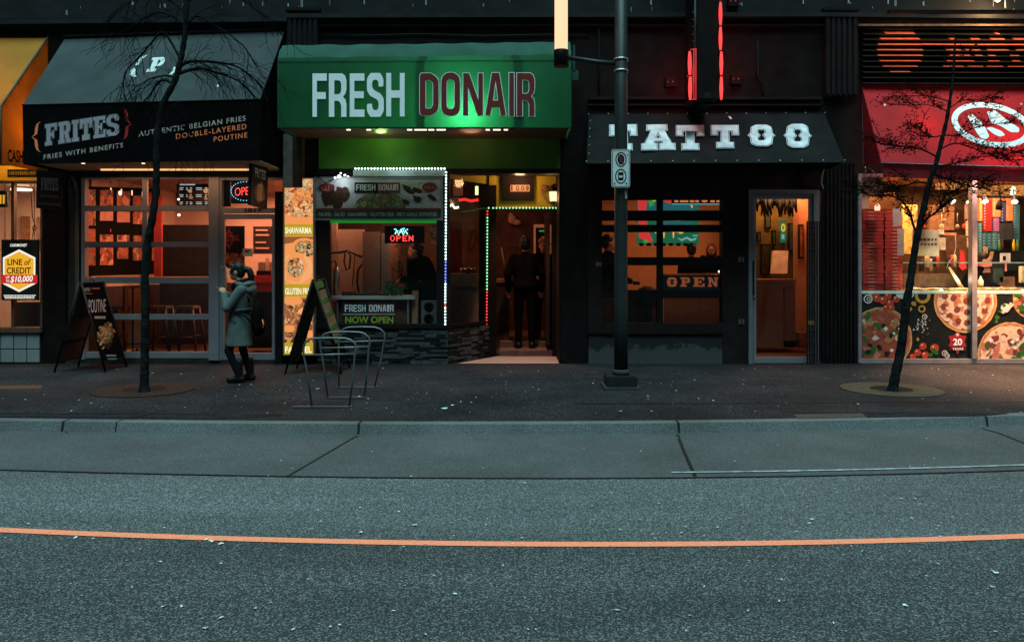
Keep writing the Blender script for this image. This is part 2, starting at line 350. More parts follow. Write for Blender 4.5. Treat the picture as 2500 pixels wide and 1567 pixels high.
def curvefit(pts):
    xs, ys = zip(*pts); c = np.polyfit(xs, ys, 3)
    def f(x):
        xc = min(max(x, -150), 2650); y = float(np.polyval(c, xc)); sl = float(np.polyval(np.polyder(c), xc)); return y + sl * (x - xc) * .5
    return f
SAMP = [-1100, -500] + list(range(-150, 2700, 95)) + [3000, 3600]
def gline(fn, z, dy=0.):
    out = []
    for px in SAMP:
        Y = F * (H - z) / (fn(px) - PY); out.append(Vector(((px - PX) * Y / F, Y + dy, z)))
    return out
kb = curvefit([(0, 1020), (600, 1026.5), (1250, 1028), (1900, 1022), (2500, 1007)])
ge = curvefit([(0, 1146), (600, 1160), (1250, 1167), (1900, 1162), (2500, 1147)])
ol = curvefit([(0, 1294), (518, 1314), (1250, 1328.5), (1768, 1327), (2200, 1320), (2500, 1309)])
def strip(name, a, b, m):
    q = MB()
    va = [q.bm.verts.new(p) for p in a]; vb = [q.bm.verts.new(p) for p in b]
    for i in range(len(a) - 1): q.bm.faces.new([va[i], va[i + 1], vb[i + 1], vb[i]])
    me = bpy.data.meshes.new(name); q.bm.normal_update(); q.bm.to_mesh(me); q.bm.free(); me.materials.append(m)
    o = bpy.data.objects.new(name, me); C.collection.objects.link(o); o["kind"] = "structure"; return o
kback = gline(kb, 0.0)
kfront = [p + Vector((0, -.13, -.004)) for p in kback]; kfoot = [p + Vector((0, -.155, -.1)) for p in kback]
gedge = gline(ge, -.1)
ZR = -.1
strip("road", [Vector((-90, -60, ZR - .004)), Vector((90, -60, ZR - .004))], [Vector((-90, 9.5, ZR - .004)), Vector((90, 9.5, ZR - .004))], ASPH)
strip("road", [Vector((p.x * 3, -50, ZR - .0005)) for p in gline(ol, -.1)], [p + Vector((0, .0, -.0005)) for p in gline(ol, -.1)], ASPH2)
strip("gutter_pan", gedge, [p + Vector((0, .03, 0)) for p in kfoot], CONC)
q = MB()
for a, b in ((kfoot, kfront), (kfront, kback)):
    va = [q.bm.verts.new(p) for p in a]; vb = [q.bm.verts.new(p) for p in b]
    for i in range(len(a) - 1): q.bm.faces.new([va[i], va[i + 1], vb[i + 1], vb[i]])
me = bpy.data.meshes.new("kerb"); bmesh.ops.remove_doubles(q.bm, verts=q.bm.verts, dist=1e-5); q.bm.to_mesh(me); q.bm.free(); me.materials.append(KERB)
o = bpy.data.objects.new("kerb", me); C.collection.objects.link(o); o["kind"] = "structure"
strip("sidewalk", [p + Vector((0, 0, 0)) for p in kback], [Vector((p.x, 14.3, 0)) for p in kback], WALK)
YEL = mat("orange_lane_paint", (.97, .245, .13), .7, var=.14, scale=55, spec=.05)
_n = YEL.node_tree.nodes; _L = YEL.node_tree.links; _b = _n["Principled BSDF"]; _src = _b.inputs["Base Color"].links[0].from_socket    # worn through to the asphalt in chips
_w = _n.new("ShaderNodeTexNoise"); _w.inputs["Scale"].default_value = 26; _w.inputs["Detail"].default_value = 10; _w.inputs["Roughness"].default_value = .75; _t = _n.new("ShaderNodeTexCoord"); _L.new(_t.outputs["Object"], _w.inputs["Vector"])
_r = _n.new("ShaderNodeValToRGB"); _r.color_ramp.elements[0].position = .32; _r.color_ramp.elements[1].position = .40; _L.new(_w.outputs[0], _r.inputs[0])
_x = _n.new("ShaderNodeMix"); _x.data_type = 'RGBA'; _L.new(_r.outputs[0], _x.inputs[0]); _x.inputs[6].default_value = (.11, .07, .055, 1); _L.new(_src, _x.inputs[7]); _L.new(_x.outputs[2], _b.inputs["Base Color"])
oline = gline(ol, -.1); hw = .042
strip("lane_line", [p + Vector((0, -hw, .004)) for p in oline], [p + Vector((0, hw, .004)) for p in oline], YEL)
def joint(pts, wd, z, name="road_joint", m=None):
    L_ = [Vector(((x - PX) * F * (H - z) / (y - PY) / F, F * (H - z) / (y - PY), z + .004)) for x, y in pts]
    a, b = [], []
    for i, p in enumerate(L_):
        d = (L_[min(i + 1, len(L_) - 1)] - L_[max(i - 1, 0)]).normalized(); nn = Vector((-d.y, d.x, 0)) * wd / 2
        a.append(p - nn); b.append(p + nn)
    return strip(name, a, b, m or JOINT)
joint([(872, 1064), (830, 1088), (790, 1112), (702, 1163)], .022, -.1)
joint([(1654, 1061), (1668, 1098), (1697, 1163)], .03, -.1)
joint([(2398, 1046), (2440, 1058), (2520, 1090)], .03, -.1)
joint([(170, 1051), (160, 1056)], .02, -.1)
joint([(x, ge(x) + 1) for x in range(-100, 2700, 140)], .022, -.1)
WLINE = mat("faded_white_paint", (.32, .33, .33), .7, var=.5, scale=14)
joint([(x, ge(x) - 12) for x in range(1640, 2700, 106)], .03, -.096, "faded_line", WLINE)
# kerb joints: thin dark gaps running over the kerb
for px in (172, 300, 882, 1650, 2390):
    i = min(range(len(kback)), key=lambda k: abs((kback[k].x) - at(px, 1027, kback[k].y).x))
    Yb = F * H / (kb(px) - PY); x = (px - PX) * Yb / F; q = MB(); wj = .012 if px != 300 else .006
    q.face([(x - wj, Yb - .134, -.0015), (x + wj, Yb - .134, -.0015), (x + wj, Yb + .01, .003), (x - wj, Yb + .01, .003)])
    q.face([(x - wj, Yb - .160, -.1), (x + wj, Yb - .160, -.1), (x + wj, Yb - .134, -.0015), (x - wj, Yb - .134, -.0015)])
    q.build("kerb_joint", JOINT)["kind"] = "structure"
# vault covers and joints in the sidewalk
SLAB_D = mat("dark_vault_slab", (.017, .0175, .0185), .9, var=.3, scale=6, spec=.03)
def gpt(px, py, z=0.): Y = F * (H - z) / (py - PY); return Vector(((px - PX) * Y / F, Y, z))
def patch(name, pts, m, z=.004):
    q = MB(); q.face([gpt(*p, 0) + Vector((0, 0, z)) for p in pts]); o = q.build(name, m); o["kind"] = "structure"; return o
patch("paving_slab", [(-60, 1018), (335, 1020), (365, 1011), (-20, 1009)], SLAB_D)
patch("paving_slab", [(345, 1020), (505, 1023), (525, 1014), (368, 1012)], SLAB_D)
patch("paving_slab", [(515, 1023), (690, 1016), (690, 1012), (528, 1013)], SLAB_D)
patch("paving_slab", [(1950, 1022), (2115, 1019), (2105, 1009), (1936, 1012)], mat("pale_vault_slab", (.03, .033, .034), .6, var=.2))
patch("paving_slab", [(2122, 1019), (2380, 1016), (2455, 1011), (2112, 1009)], SLAB_D)
joint([(-100, 1009), (330, 1011), (360, 1010), (690, 1013)], .03, 0, "paving_joint"); joint([(1400, 986), (1900, 984), (2600, 977)], .05, 0, "paving_joint", mat("paving_seam", (.004, .004, .004), .7))
joint([(1936, 1008), (2250, 1007), (2460, 1010)], .03, 0, "paving_joint"); joint([(335, 1020), (368, 1010)], .025, 0, "paving_joint"); joint([(2122, 1020), (2104, 1008)], .025, 0, "paving_joint")
patch("paving_slab", [(-60, 951), (100, 949), (104, 941), (-60, 942)], mat("brown_paver", (.06, .026, .016), .7, var=.3))
joint([(700, 922), (1300, 926), (1800, 924)], .02, 0, "paving_joint")
# litter, gum and scraps: nobody could count them
SCR = mat("pale_scraps", (.50, .51, .51), .8, var=.4, scale=2)
q = MB()
def scrap(px, py, z, s):
    p = gpt(px, py, z) + Vector((0, 0, .009)); n = random.randint(5, 7); a0 = random.random() * 6
    st = random.uniform(.35, 1); rot = random.random() * 3
    P = []
    for k in range(n):
        a = a0 + 6.283 * k / n; r = s * random.uniform(.6, 1.1); x, y = r * math.cos(a), r * st * math.sin(a)
        P.append(p + Vector((x * math.cos(rot) - y * math.sin(rot), x * math.sin(rot) + y * math.cos(rot), random.uniform(-.003, .002))))
    q.face(P)
for _ in range(190):
    x = random.uniform(-20, 2520); y = random.uniform(895, 1010); scrap(x, y, 0, random.uniform(.006, .016) * random.choice([1, 1, 1, 1.6]))
for _ in range(150):
    x = random.uniform(-20, 2520); y = random.uniform(1070, 1555) if random.random() < .6 else random.gauss(1280, 40); scrap(x, min(max(y, 1066), 1560), -.1, random.uniform(.006, .015))
for x, y, z, s in ((1085, 998, 0, .05), (1105, 990, 0, .03), (372, 912, 0, .035), (775, 950, 0, .035), (443, 1482, -.1, .022), (398, 1482, -.1, .014), (500, 1535, -.1, .016), (540, 1510, -.1, .018), (1508, 1491, -.1, .02), (2433, 1400, -.1, .02), (2425, 1435, -.1, .018), (2210, 1480, -.1, .016),
                   (1014, 1283, -.1, .022), (515, 1323, -.1, .022), (540, 1329, -.1, .022), (184, 1314, -.1, .018), (757, 1293, -.1, .02), (880, 1301, -.1, .018), (2105, 1347, -.1, .018), (248, 995, 0, .02), (250, 968, 0, .02), (700, 955, 0, .016), (1550, 953, 0, .02)):
    scrap(x, y, z, s)
for _ in range(16):                     # chips and specks lying on the orange line
    x = random.uniform(0, 2500); scrap(x, ol(x) + random.uniform(-6, 6), -.1, random.uniform(.008, .014))
tag(q.build("litter", SCR), "pale scraps and flattened gum scattered over road and pavement", "litter", kind="stuff")

# ================================================================== the building
bld = thing("shop_building", "dark painted commercial building above and between the row of shops", "building", (0, 13, 0))
WOLD = mat("stained_upper_wall", (.0070, .0080, .0085), .8, var=.6, scale=2.2, bump=.3, bscale=8)
q = MB()
q.box(-15, 15, 13, 13.3, ZZ(46), 9.5)
q.build("upper_wall", WOLD, bld)
q = MB()                                 # dark fascia wall between the ledge and the shop openings
q.box(-15, 15, 13, 13.3, ZZ(424), ZZ(46))
q.build("fascia_wall", BLACK, bld)
for x0, x1 in ((103, 160), (690, 776), (1370, 1436), (2006, 2097), (-1100, -420)):
    q = MB(); q.pb(x0, 424, x1, 890, 13, .3); q.build("pier", BLACK, bld, bevel=.008)
q = MB()
for a, b, ya, yb in ((-1000, 700, 58, 42), (700, 2012, 33, 30), (2012, 3300, 30, 44)):
    xa, xb = XX(a, 12.86), XX(b, 12.86); za, zb = ZZ(ya, 12.86), ZZ(yb, 12.86)
    q.hull8([(xa, 12.86, za - .07), (xb, 12.86, zb - .07), (xb, 13.0, zb - .07), (xa, 13.0, za - .07)], [(xa, 12.86, za), (xb, 12.86, zb), (xb, 13.0, zb + .02), (xa, 13.0, za + .02)])
q.build("cornice", mat("dirty_ledge", (.008, .009, .009), .7, var=.5, scale=3), bld)
q = MB(); q.pb(776, 59, 2012, 64, 12.93, .07); q.pb(1436, 236, 2006, 243, 12.92, .08); q.pb(1436, 254, 2006, 258, 12.94, .06); q.build("lintel_trim", CHAR, bld)
for x0, x1, yb in ((700, 776, 330), (2015, 2095, 236)):
    q = MB(); q.pb(x0, 24, x1, yb, 12.9, .1)
    n = 6
    for k in range(n):
        a = x0 + (x1 - x0) * (k + .22) / n; b = x0 + (x1 - x0) * (k + .78) / n; q.pb(a, 34, b, yb - 6, 12.872, .03)
    q.pb(x0 - 4, 18, x1 + 4, 26, 12.86, .12)
    q.build("pilaster", CHAR, bld)
q = MB()                                 # ribbed cladding beside the tattoo door
for k in range(8):
    a = 2018 + k * 9.6; q.pb(a, 400, a + 5, 888, 12.965, .034)
q.build("ribbed_cladding", BLACK, bld)
q = MB()                                 # pale drips of paint and droppings on the upper wall
for x, y, h in [(163, 30, 12), (400, 14, 10), (640, 8, 14), (702, 12, 8), (737, 6, 20), (805, 2, 20), (888, 4, 12), (594, 10, 9), (2167, 2, 13), (2187, 1, 24), (2255, 9, 10), (2455, 4, 28), (2424, 8, 14), (2475, 26, 10), (1590, 6, 12), (1810, 10, 8), (322, 3, 16), (460, 5, 14), (560, 4, 9), (1960, 3, 12), (2070, 2, 12), (1180, 12, 8), (1040, 3, 16)]:
    for j in range(2):
        xx = x + j * random.uniform(-3, 3); q.pb(xx, y - h * .4, xx + random.uniform(.9, 1.8), y + h * .6, 12.994, .004)
for _ in range(26):
    x = random.uniform(0, 2500); y = random.uniform(-30, 22); h = random.uniform(3, 12); q.pb(x, y, x + .9, y + h, 12.994, .004)
q.build("paint_drips", mat("pale_drips", (.30, .33, .34), .7, var=.5, scale=5), bld)
# orange painted louvres over the pizza shop
q = MB()
for k in range(11):
    y = 62 + k * 13.3; za, zb = ZZ(y + 9, 12.86), ZZ(y, 12.95); x0, x1 = XX(2100), XX(3100)
    q.hull8([(x0, 12.90, za - .012), (x1, 12.90, za - .03), (x1, 12.995, zb - .035), (x0, 12.995, zb - .012)], [(x0, 12.86, za), (x1, 12.86, za - .018), (x1, 12.99, zb - .018), (x0, 12.99, zb)])
lv = q.build("louvre_panel", mat("dark_louvre", (.008, .008, .007), .5, var=.4, scale=3), bld)
def slat_z(x, y): return 0
q = MB()
def slatpaint(k, x0, x1, lo=.1, hi=.95):      # paint on the front of slat k
    y = 62 + k * 13.3; za, zb = ZZ(y + 9, 12.86), ZZ(y, 12.95)
    A, B = XX(2100), XX(3100)
    def p(px, t):
        x = XX(px, 12.9); d = -.018 * (x - A) / (B - A)
        return Vector((x, 12.86 + .13 * t - .003, za + (zb - za) * t + d + .003))
    q.face([p(x0, lo), p(x1, lo), p(x1, hi), p(x0, hi)])
cx, cy, rr = 2197, 123, 56
for k in range(11):
    y = 62 + k * 13.3 + 5; d = rr * rr - (y - cy) ** 2
    if d > 0:
        h = math.sqrt(d); slatpaint(k, cx - h, cx + h + (0 if k in (0, 1, 7, 8) else 0))
strokes = {2: [(2318, 2332), (2370, 2392), (2418, 2452), (2474, 2520)], 3: [(2245, 2600)], 4: [(2310, 2345), (2356, 2392), (2410, 2462), (2480, 2520)], 5: [(2318, 2368), (2380, 2398), (2412, 2430), (2466, 2488)], 6: [(2310, 2378), (2412, 2440), (2470, 2490)], 7: [(2302, 2352), (2362, 2400), (2408, 2448), (2460, 2520)], 1: [(2430, 2440)]}
for k, ss in strokes.items():
    for a, b in ss: slatpaint(k, a, b, .15, .85)
q.build("louvre_lettering", mat("orange_louvre_paint", (.92, .15, .06), .6, var=.25, scale=7), bld)
q = MB(); q.pb(2097, 59, 3100, 64, 12.84, .12); q.build("louvre_trim", mat("rusty_trim", (.10, .055, .03), .6, var=.5), bld)
q = MB()                                 # old cables clipped along the dark fascia
q.tube([at(775, 84, 12.97), at(900, 87, 12.97), at(1020, 83, 12.97), at(1180, 88, 12.97), at(1330, 85, 12.97), at(1440, 86, 12.97)], .010, 5); q.build("cable", DARKM, bld)
q = MB(); q.tube([at(1850, 100, 12.97), at(1850, 190, 12.97), at(1862, 206, 12.97), at(1862, 236, 12.97)], .016, 6); q.build("conduit", CHAR, bld)
q = MB(); q.tube([at(1462, 70, 12.97), at(1462, 236, 12.97)], .014, 6); q.build("conduit", CHAR, bld)
q = MB(); q.tube([at(2012, 410, 12.95), at(2006, 430, 12.92), at(2004, 446, 12.93), at(2010, 462, 12.95)], [.010, .014, .016, .012], 6); q.build("torn_cable", mat("grey_torn_cable", (.12, .13, .13), .6), bld)
# ================================================================== awnings
def panel(name, pts, th, m, parent=None):          # a four-cornered sheet of real thickness (thickened away from the street)
    P = [Vector(p) for p in pts]; n = (P[1] - P[0]).cross(P[3] - P[0]).normalized()
    if n.y < 0: n = -n
    q = MB(); q.hull8(P, [p + n * th for p in P]); return q.build(name, m, parent)
YAWN = mat("yellow_awning_fabric", (.46, .22, .03), .7, var=.12, scale=3, trans=.5, bump=.15, bscale=20)
aw = thing("awning", "glowing yellow awning with black letters on its end, at the left edge", "awning", at(13, 398, 11.8))
xe = XX(118)
zt, zf, zb = ZZ(94), ZZ(262, 11.8), ZZ(400, 11.8)
panel("canopy", [(-11, 11.8, zf), (xe - .02, 11.8, zf), (xe - .02, 12.99, zt), (-11, 12.99, zt)], .008, YAWN, aw)
panel("valance", [(-11, 11.8, zb), (xe - .02, 11.8, zb), (xe - .02, 11.8, zf - .004), (-11, 11.8, zf - .004)], .008, YAWN, aw)
q = MB(); xa, xb = xe - .012, xe - .002
a = [(xa, 11.8, zb), (xa, 12.99, zb), (xa, 12.99, zt), (xa, 11.8, zf)]; q.hull8(a, [(xb, y, z) for _, y, z in a]); q.build("side_panel", YAWN, aw)
q = MB(); q.tube([(xe, 11.79, zb), (xe, 11.79, zf + .01), (xe, 12.98, zt + .01)], .014); q.tube([(-11, 11.79, zf + .005), (xe, 11.79, zf + .005)], .012); q.build("frame", mat("green_grey_trim", (.06, .07, .05), .5), aw)
sidepl = Pl((xe, 0, 0), (0, 1, 0), (0, 0, 1))
txt("lettering", sidepl, "CASH", (18, 394), (56, 397), 30, BLACK, aw, d=.004, bold=.03)
flat("emblem", facing(11.8), [circ(-2, 322, 5, 16)], REDP, aw)
lamp("awning_glow", (-8.6, 12.5, 4.3), 100, (1, .56, .24), .15, parent=aw); lamp("awning_glow", (-7.85, 12.3, 3.7), 40, (1, .66, .2), .1, parent=aw)
sb = thing("sign_box", "narrow yellow sign band with dark print under the yellow awning", "sign", at(40, 438, 12.7))
q = MB(); q.pb(-500, 405, 92, 441, 12.7, .28); q.build("case", mat("yellow_sign_case", (.42, .24, .02), .5, var=.15), sb)
q = MB(); q.pb(18, 414, 92, 432, 12.694, .008)
q.build("dark_band", BLACKG, sb)
q = MB()
for k in range(13): q.pb(22 + k * 5.2, 419, 22 + k * 5.2 + random.uniform(2.4, 4), 427, 12.69, .003)
q.build("lettering", mat("dim_gold_print", (.16, .10, .02), .6), sb)

# grey and black awning over the fries shop
GREYF = mat("grey_awning_vinyl", (.035, .043, .045), .85, var=.25, scale=1.6, bump=.12, bscale=14)
BLKF = mat("black_awning_vinyl", (.0048, .0045, .0047), .7, var=.3, scale=2, spec=.0)
aw = thing("awning", "sloping grey awning with black lettered valance behind the bent bare tree", "awning", at(345, 396, 11.8))
tl, tr, fl, fr = at(159, 94, 12.99), at(695, 75, 12.99), at(55, 257, 11.8), at(635, 243, 11.8)
bl, br = at(57, 401, 11.8), at(635, 391, 11.8)
panel("canopy", [fl, fr, tr, tl], .01, GREYF, aw)
panel("valance", [bl, br, fr + Vector((0, 0, -.004)), fl + Vector((0, 0, -.004))], .01, BLKF, aw)
panel("side_panel", [br + Vector((.004, .01, 0)), br + Vector((.004, 1.18, .02)), tr + Vector((.004, 0, -.005)), fr + Vector((.004, .01, 0))], .006, BLKF, aw)
panel("side_panel", [bl + Vector((-.006, .01, 0)), bl + Vector((-.006, 1.18, 0)), tl + Vector((-.006, 0, -.005)), fl + Vector((-.006, .01, 0))], .006, BLKF, aw)
q = MB(); q.tube([fl + Vector((0, -.006, 0)), fr + Vector((0, -.006, 0))], .009); q.tube([tl + Vector((0, -.02, .02)), tr + Vector((0, -.02, .02))], .03); q.build("frame", CHAR, aw)
V = Pl((0, fl.y, 0), (fr.x - fl.x, 0, 0), (0, 0, 1)); V = facing(11.8)
SIL = mat("silver_print", (.33, .275, .31), .6, var=.3, scale=3)
letters("lettering", V, SLAB, word("FRITES", 111, 357, 291, 330, 52, .1), mat("silver_print_edge", (.09, .09, .095), .6), aw, off=.010, d=.005)
letters("lettering", V, SLAB, word("FRITES", 111, 357, 291, 330, 52, .1), SIL, aw, d=.009)
def brace(x, y0, y1, w, sgn, t=7.):          # curly brace as one closed outline in pixels
    ym = (y0 + y1) / 2; P = [(x + sgn * w, y0), (x + sgn * w * .35, y0 + 6), (x + sgn * w * .1, y0 + 15), (x, ym - 7), (x - sgn * w * .55, ym), (x, ym + 7), (x + sgn * w * .1, y1 - 15), (x + sgn * w * .35, y1 - 6), (x + sgn * w, y1)]
    th = [1.5, t * .7, t, t * .9, 1., t * .9, t, t * .7, 1.5]
    return [(px_ - sgn * 0, py_) for px_, py_ in P] + [(px_ + sgn * th_, py_) for (px_, py_), th_ in zip(P[::-1], th[::-1])]
flat("brace", V, [brace(85, 298, 372, 13, 1)], ORANGEP, aw, d=.006)
flat("brace", V, [[(300 + (x - 300), y) for x, y in brace(314, 264, 342, 13, -1)]], REDP, aw, d=.006)
CREAM = mat("cream_print", (.42, .34, .29), .6)
txt("lettering", V, "FRIES WITH BENEFITS", (107, 390), (301, 360), 12, CREAM, aw, bold=.012, space=1.25)
txt("lettering", V, "AUTHENTIC BELGIAN FRIES", (339, 334), (600, 295), 13, CREAM, aw, bold=.012, space=1.2)
txt("lettering", V, "DOUBLE-LAYERED", (430, 340), (602, 315), 13, ORANGEP, aw, bold=.012, space=1.25)
txt("lettering", V, "POUTINE", (522, 347), (604, 336), 13, ORANGEP, aw, bold=.012, space=1.25)
sv = (tl - fl); SLP = Pl(fl, fr - fl, Vector((0, sv.y, sv.z)))
PALE = mat("pale_print", (.55, .58, .58), .6, var=.1)
flat("emblem", SLP, [[(357 + 36 * u + 16 * v, 177 - 2 * u - 35 * v) for u, v in p] for p in SLAB['P']], PALE, aw, d=.006)
flat("emblem", SLP, [[(361, 135), (345, 140), (336, 152), (330, 161), (338, 160), (346, 150), (350, 144)], [(328, 166), (332, 174), (330, 182), (334, 189), (326, 189), (317, 184), (319, 174)],
                     [(428, 132), (437, 131), (436, 137), (429, 137)], [(425, 164), (430, 166), (428, 176), (420, 183), (411, 184), (420, 176)]], PALE, aw, d=.006)
flat("stain", SLP, [circ(530, 137, 3.4, 2.4), circ(532, 211, 2, 3), circ(580, 103, 1.3), circ(512, 86, 1.4)], PALE, aw, d=.007)
SOFF = mat("beige_soffit", (.34, .25, .17), .7, var=.15)
zs = ZZ(400, 11.9)
q = MB(); q.box(-7.15, -3.72, 11.84, 12.98, zs + .02, zs + .05); q.build("soffit", SOFF, aw)
EMW = glow("warm_tube_light", (1, .55, .22), 1.1)
tb = thing("strip_light", "long warm strip light under the black awning valance", "light", (-5.2, 12.7, zs))
q = MB(); q.box(-6.5, -3.95, 12.70, 12.74, zs - .005, zs + .02); q.build("tube", EMW, tb)
lamp("strip_glow", (-5.2, 12.66, zs - .05), 9, (1, .5, .22), 2.4, 'AREA', tb, (0, 0, 0), .08)
for x, lab in ((203, "small warm downlight at the end of the black awning above the dark pier"), (350, "small warm downlight under the black awning beside the tree trunk")):
    d = thing("downlight", lab, "light", at(x, 398, 11.98), "downlights under the black awning"); p = at(x, 398, 11.98)
    q = MB(); q.lathe(p + Vector((0, 0, -.005)), [(.03, 0), (.05, .02), (.05, .03)]); q.build("rim", ALU, d)
    q = MB(); q.lathe(p + Vector((0, 0, -.014)), [(.01, 0), (.026, .006), (.028, .008)]); q.build("bulb", glow("warm_bulb", (1, .66, .34), 3), d)

# green awning of the donair shop
GRN = mat("green_awning_fabric", (.009, .080, .036), .7, var=.14, scale=2, trans=.45, bump=.22, bscale=7)
GRNT = mat("greyer_green_top", (.018, .062, .044), .85, var=.22, scale=3, bump=.25, bscale=9)  # top in a greyer green than the front, not translucent
aw = thing("awning", "boxy green awning with white and red letters lit from inside", "awning", at(1036, 313, 11.8))
x0, x1 = XX(677, 11.8), XX(1395, 11.8)
top = [(12.98, 4.97), (12.4, 4.965), (12.08, 4.89), (11.92, 4.77), (11.83, 4.64)]
front = [(11.83, 4.64), (11.80, 4.52), (11.795, 4.1), (11.80, 3.605)]
def sheet(prof, name, m):
    q = MB(); N = 46
    rows = []
    for y, z in prof:
        row = []
        for k in range(N + 1):
            t = k / N; x = x0 + (x1 - x0) * t
            sag = .008 * math.sin(t * 8 * 2 * math.pi) * (1 if z > 4.6 else .0) + .012 * mnoise.noise(Vector((x * 2.2, z * 1.5, 3)))
            row.append(q.bm.verts.new((x, y + (sag * .5 if z < 4.95 else 0), z + (sag if z > 4.3 else 0) + .05 * t * (z > 4.3))))
        rows.append(row)
    for a, b in zip(rows, rows[1:]):
        for k in range(N):
            f = q.bm.faces.new([a[k], a[k + 1], b[k + 1], b[k]]); f.smooth = True
    return q.build(name, m, aw)
sheet(top, "canopy", GRNT); sheet(front, "valance", GRN)
for xs, dz in ((x0, 0), (x1, .05)):
    q = MB(); prof = [(y, z + (dz if z > 4.3 else 0)) for y, z in top + front[1:]] + [(12.98, 3.605)]
    q.face([(xs, y, z) for y, z in prof]); q.build("side_panel", GRN, aw)
q = MB()
for px in (755, 840, 925, 1008, 1062, 1146, 1230, 1312):
    q.tube([at(px, 122, 12.06) + Vector((0, -.02, .01)), at(px, 133, 11.9), at(px, 149, 11.815)], .004, 5)
q.tube([at(679, 150, 11.8), at(1393, 148, 11.8)], .006, 5); q.build("seam", mat("dark_green_seam", (.01, .05, .035), .7), aw)
V = facing(11.785)
fr_ = [('F', 763, 286, 798, 286, 106), ('R', 803, 286, 846, 286, 106), ('E', 854, 286, 890, 286, 106), ('S', 896, 286, 937, 286, 107), ('H', 943, 285, 988, 285, 106)]
dn_ = [('D', 1025, 282.5, 1071, 282.5, 103), ('O', 1077.5, 283, 1123, 283, 105), ('N', 1131, 282.5, 1179, 282.5, 103), ('A', 1185, 282.5, 1235, 282.5, 104), ('I', 1243, 283.5, 1255, 283.5, 105), ('R', 1262, 284, 1305, 284, 105)]
WHT = mat("white_vinyl_letters", (.78, .80, .82), .6, var=.05)
letters("lettering", V, GROT, fr_, WHT, aw, d=.004)
letters("lettering", V, GROT, dn_, WHT, aw, d=.004, off=.0085)
letters("lettering", V, GROT, dn_, mat("oxblood_vinyl_letters", (.125, .018, .013), .6, var=.08), aw, d=.008)
q = MB()
for px in (1045, 1243): q.pb(px - 4, 150, px + 4, 312, 11.84, .03)
q.tube([(x0 + .01, 11.82, 3.61), (x1 - .01, 11.82, 3.61)], .014)
q.build("frame", DARKM, aw)
panel("soffit", [(x0 + .02, 12.98, 3.64), (x1 - .02, 12.98, 3.64), (x1 - .02, 11.9, 3.64), (x0 + .02, 11.9, 3.64)], .01, mat("brown_soffit", (.10, .05, .025), .6, var=.4), aw)
lamp("awning_glow", at(1137, 286, 12.12), 150, (.45, 1, .55), .05, parent=aw)
q = MB(); q.pb(1397, 172, 1412, 196, 12.5, .05); q.pb(1399, 110, 1404, 176, 12.5, .04); q.build("bracket", mat("green_bracket", (.02, .06, .05), .6), aw)
tl_ = thing("string_light", "broken row of small white bulbs under the green awning's front edge", "light", at(1040, 320, 11.95))
q = MB()
for a, b in ((846, 856), (895, 906), (994, 1006), (1012, 1042), (1046, 1060), (1066, 1088), (1186, 1196), (1204, 1222), (1230, 1240)):
    p0, p1 = at(a, 317.5, 11.86), at(b, 317.5, 11.86); q.tube([p0, p1], .010, 6)
q.build("bulb", glow("white_bulb_strip", (1, .92, .7), 1.8), tl_)
q = MB(); q.tube([at(860, 327, 12.2), at(960, 329, 12.2), at(1030, 328, 12.2), at(1140, 329, 12.2), at(1230, 328, 12.2)], .006, 5); q.build("cable", mat("gold_cable", (.3, .18, .05), .5), tl_)
lamp("string_glow", at(930, 322, 12.45), 30, (.55, 1, .25), .1, parent=tl_); lamp("string_glow", at(1150, 325, 12.4), 9, (1, .5, .3), .2, parent=tl_)

# black tattoo awning
TATF = mat("black_tarpaulin", (.0080, .0090, .0093), .75, var=.4, scale=2.2, spec=.04, bump=.35, bscale=4)
aw = thing("awning", "black tarpaulin awning with white western slab letters beside the lamp pole", "awning", at(1740, 398, 11.9))
tl, tr, bl, br = at(1437, 277, 12.98), at(2013, 274, 12.98), at(1432, 398, 11.9), at(2064, 395, 11.9)
sv = tl - bl; SL = Pl(bl, br - bl, Vector((0, sv.y, sv.z)))
q = MB(); N, M_ = 40, 14; rows = []
for j in range(M_ + 1):
    row = []
    for k in range(N + 1):
        s, t = k / N, j / M_; p = (bl * (1 - s) + br * s) * (1 - t) + (tl * (1 - s) + tr * s) * t
        e = min(s, 1 - s, t, 1 - t) * 8; p = p + SL.n * (-.012 + .028 * mnoise.noise(Vector((s * 9 + t * 3, t * 3.5, 1))) * min(1, e))
        row.append(q.bm.verts.new(p))
    rows.append(row)
for a, b in zip(rows, rows[1:]):
    for k in range(N): q.bm.faces.new([a[k], a[k + 1], b[k + 1], b[k]]).smooth = True
q.build("canopy", TATF, aw)
for p, t_, s in ((bl, tl, -1), (br, tr, 1)):
    q = MB(); q.face([p + Vector((s * .004, 0, 0)), t_ + Vector((s * .004, 0, 0)), Vector((t_.x + s * .004, 12.98, p.z))]); q.build("side_panel", TATF, aw)
EYE = mat("pale_eyelet", (.5, .5, .48), .4, .4)
for k in range(13):
    s = k / 12; p = bl * (1 - s) + br * s; q = MB(); q.ell(p + SL.n * .006 + SL.uz * .03, (.010, .006, .010), 6, 5); q.build("eyelet", EYE, aw)
    p = tl * (1 - s) + tr * s; q = MB(); q.ell(p + SL.n * .006 - SL.uz * .03, (.009, .006, .009), 6, 5); q.build("eyelet", EYE, aw)
for k in range(1, 6): q = MB(); q.ell(bl * (1 - k / 6) + tl * (k / 6) + SL.n * .006 + SL.ux * .03, (.009, .006, .009), 6, 5); q.build("eyelet", EYE, aw)
tt = [('T', 1489, 368, 1556, 367, 62), ('A', 1567, 367, 1648, 366, 61), ('T', 1652, 366.5, 1719, 366, 59), ('T', 1737, 362, 1804, 362, 55), ('O', 1826, 357, 1893, 357, 51), ('O', 1914, 361, 1982, 361, 57)]
SL2 = Pl(bl + SL.n * .012, SL.ux, SL.uz)
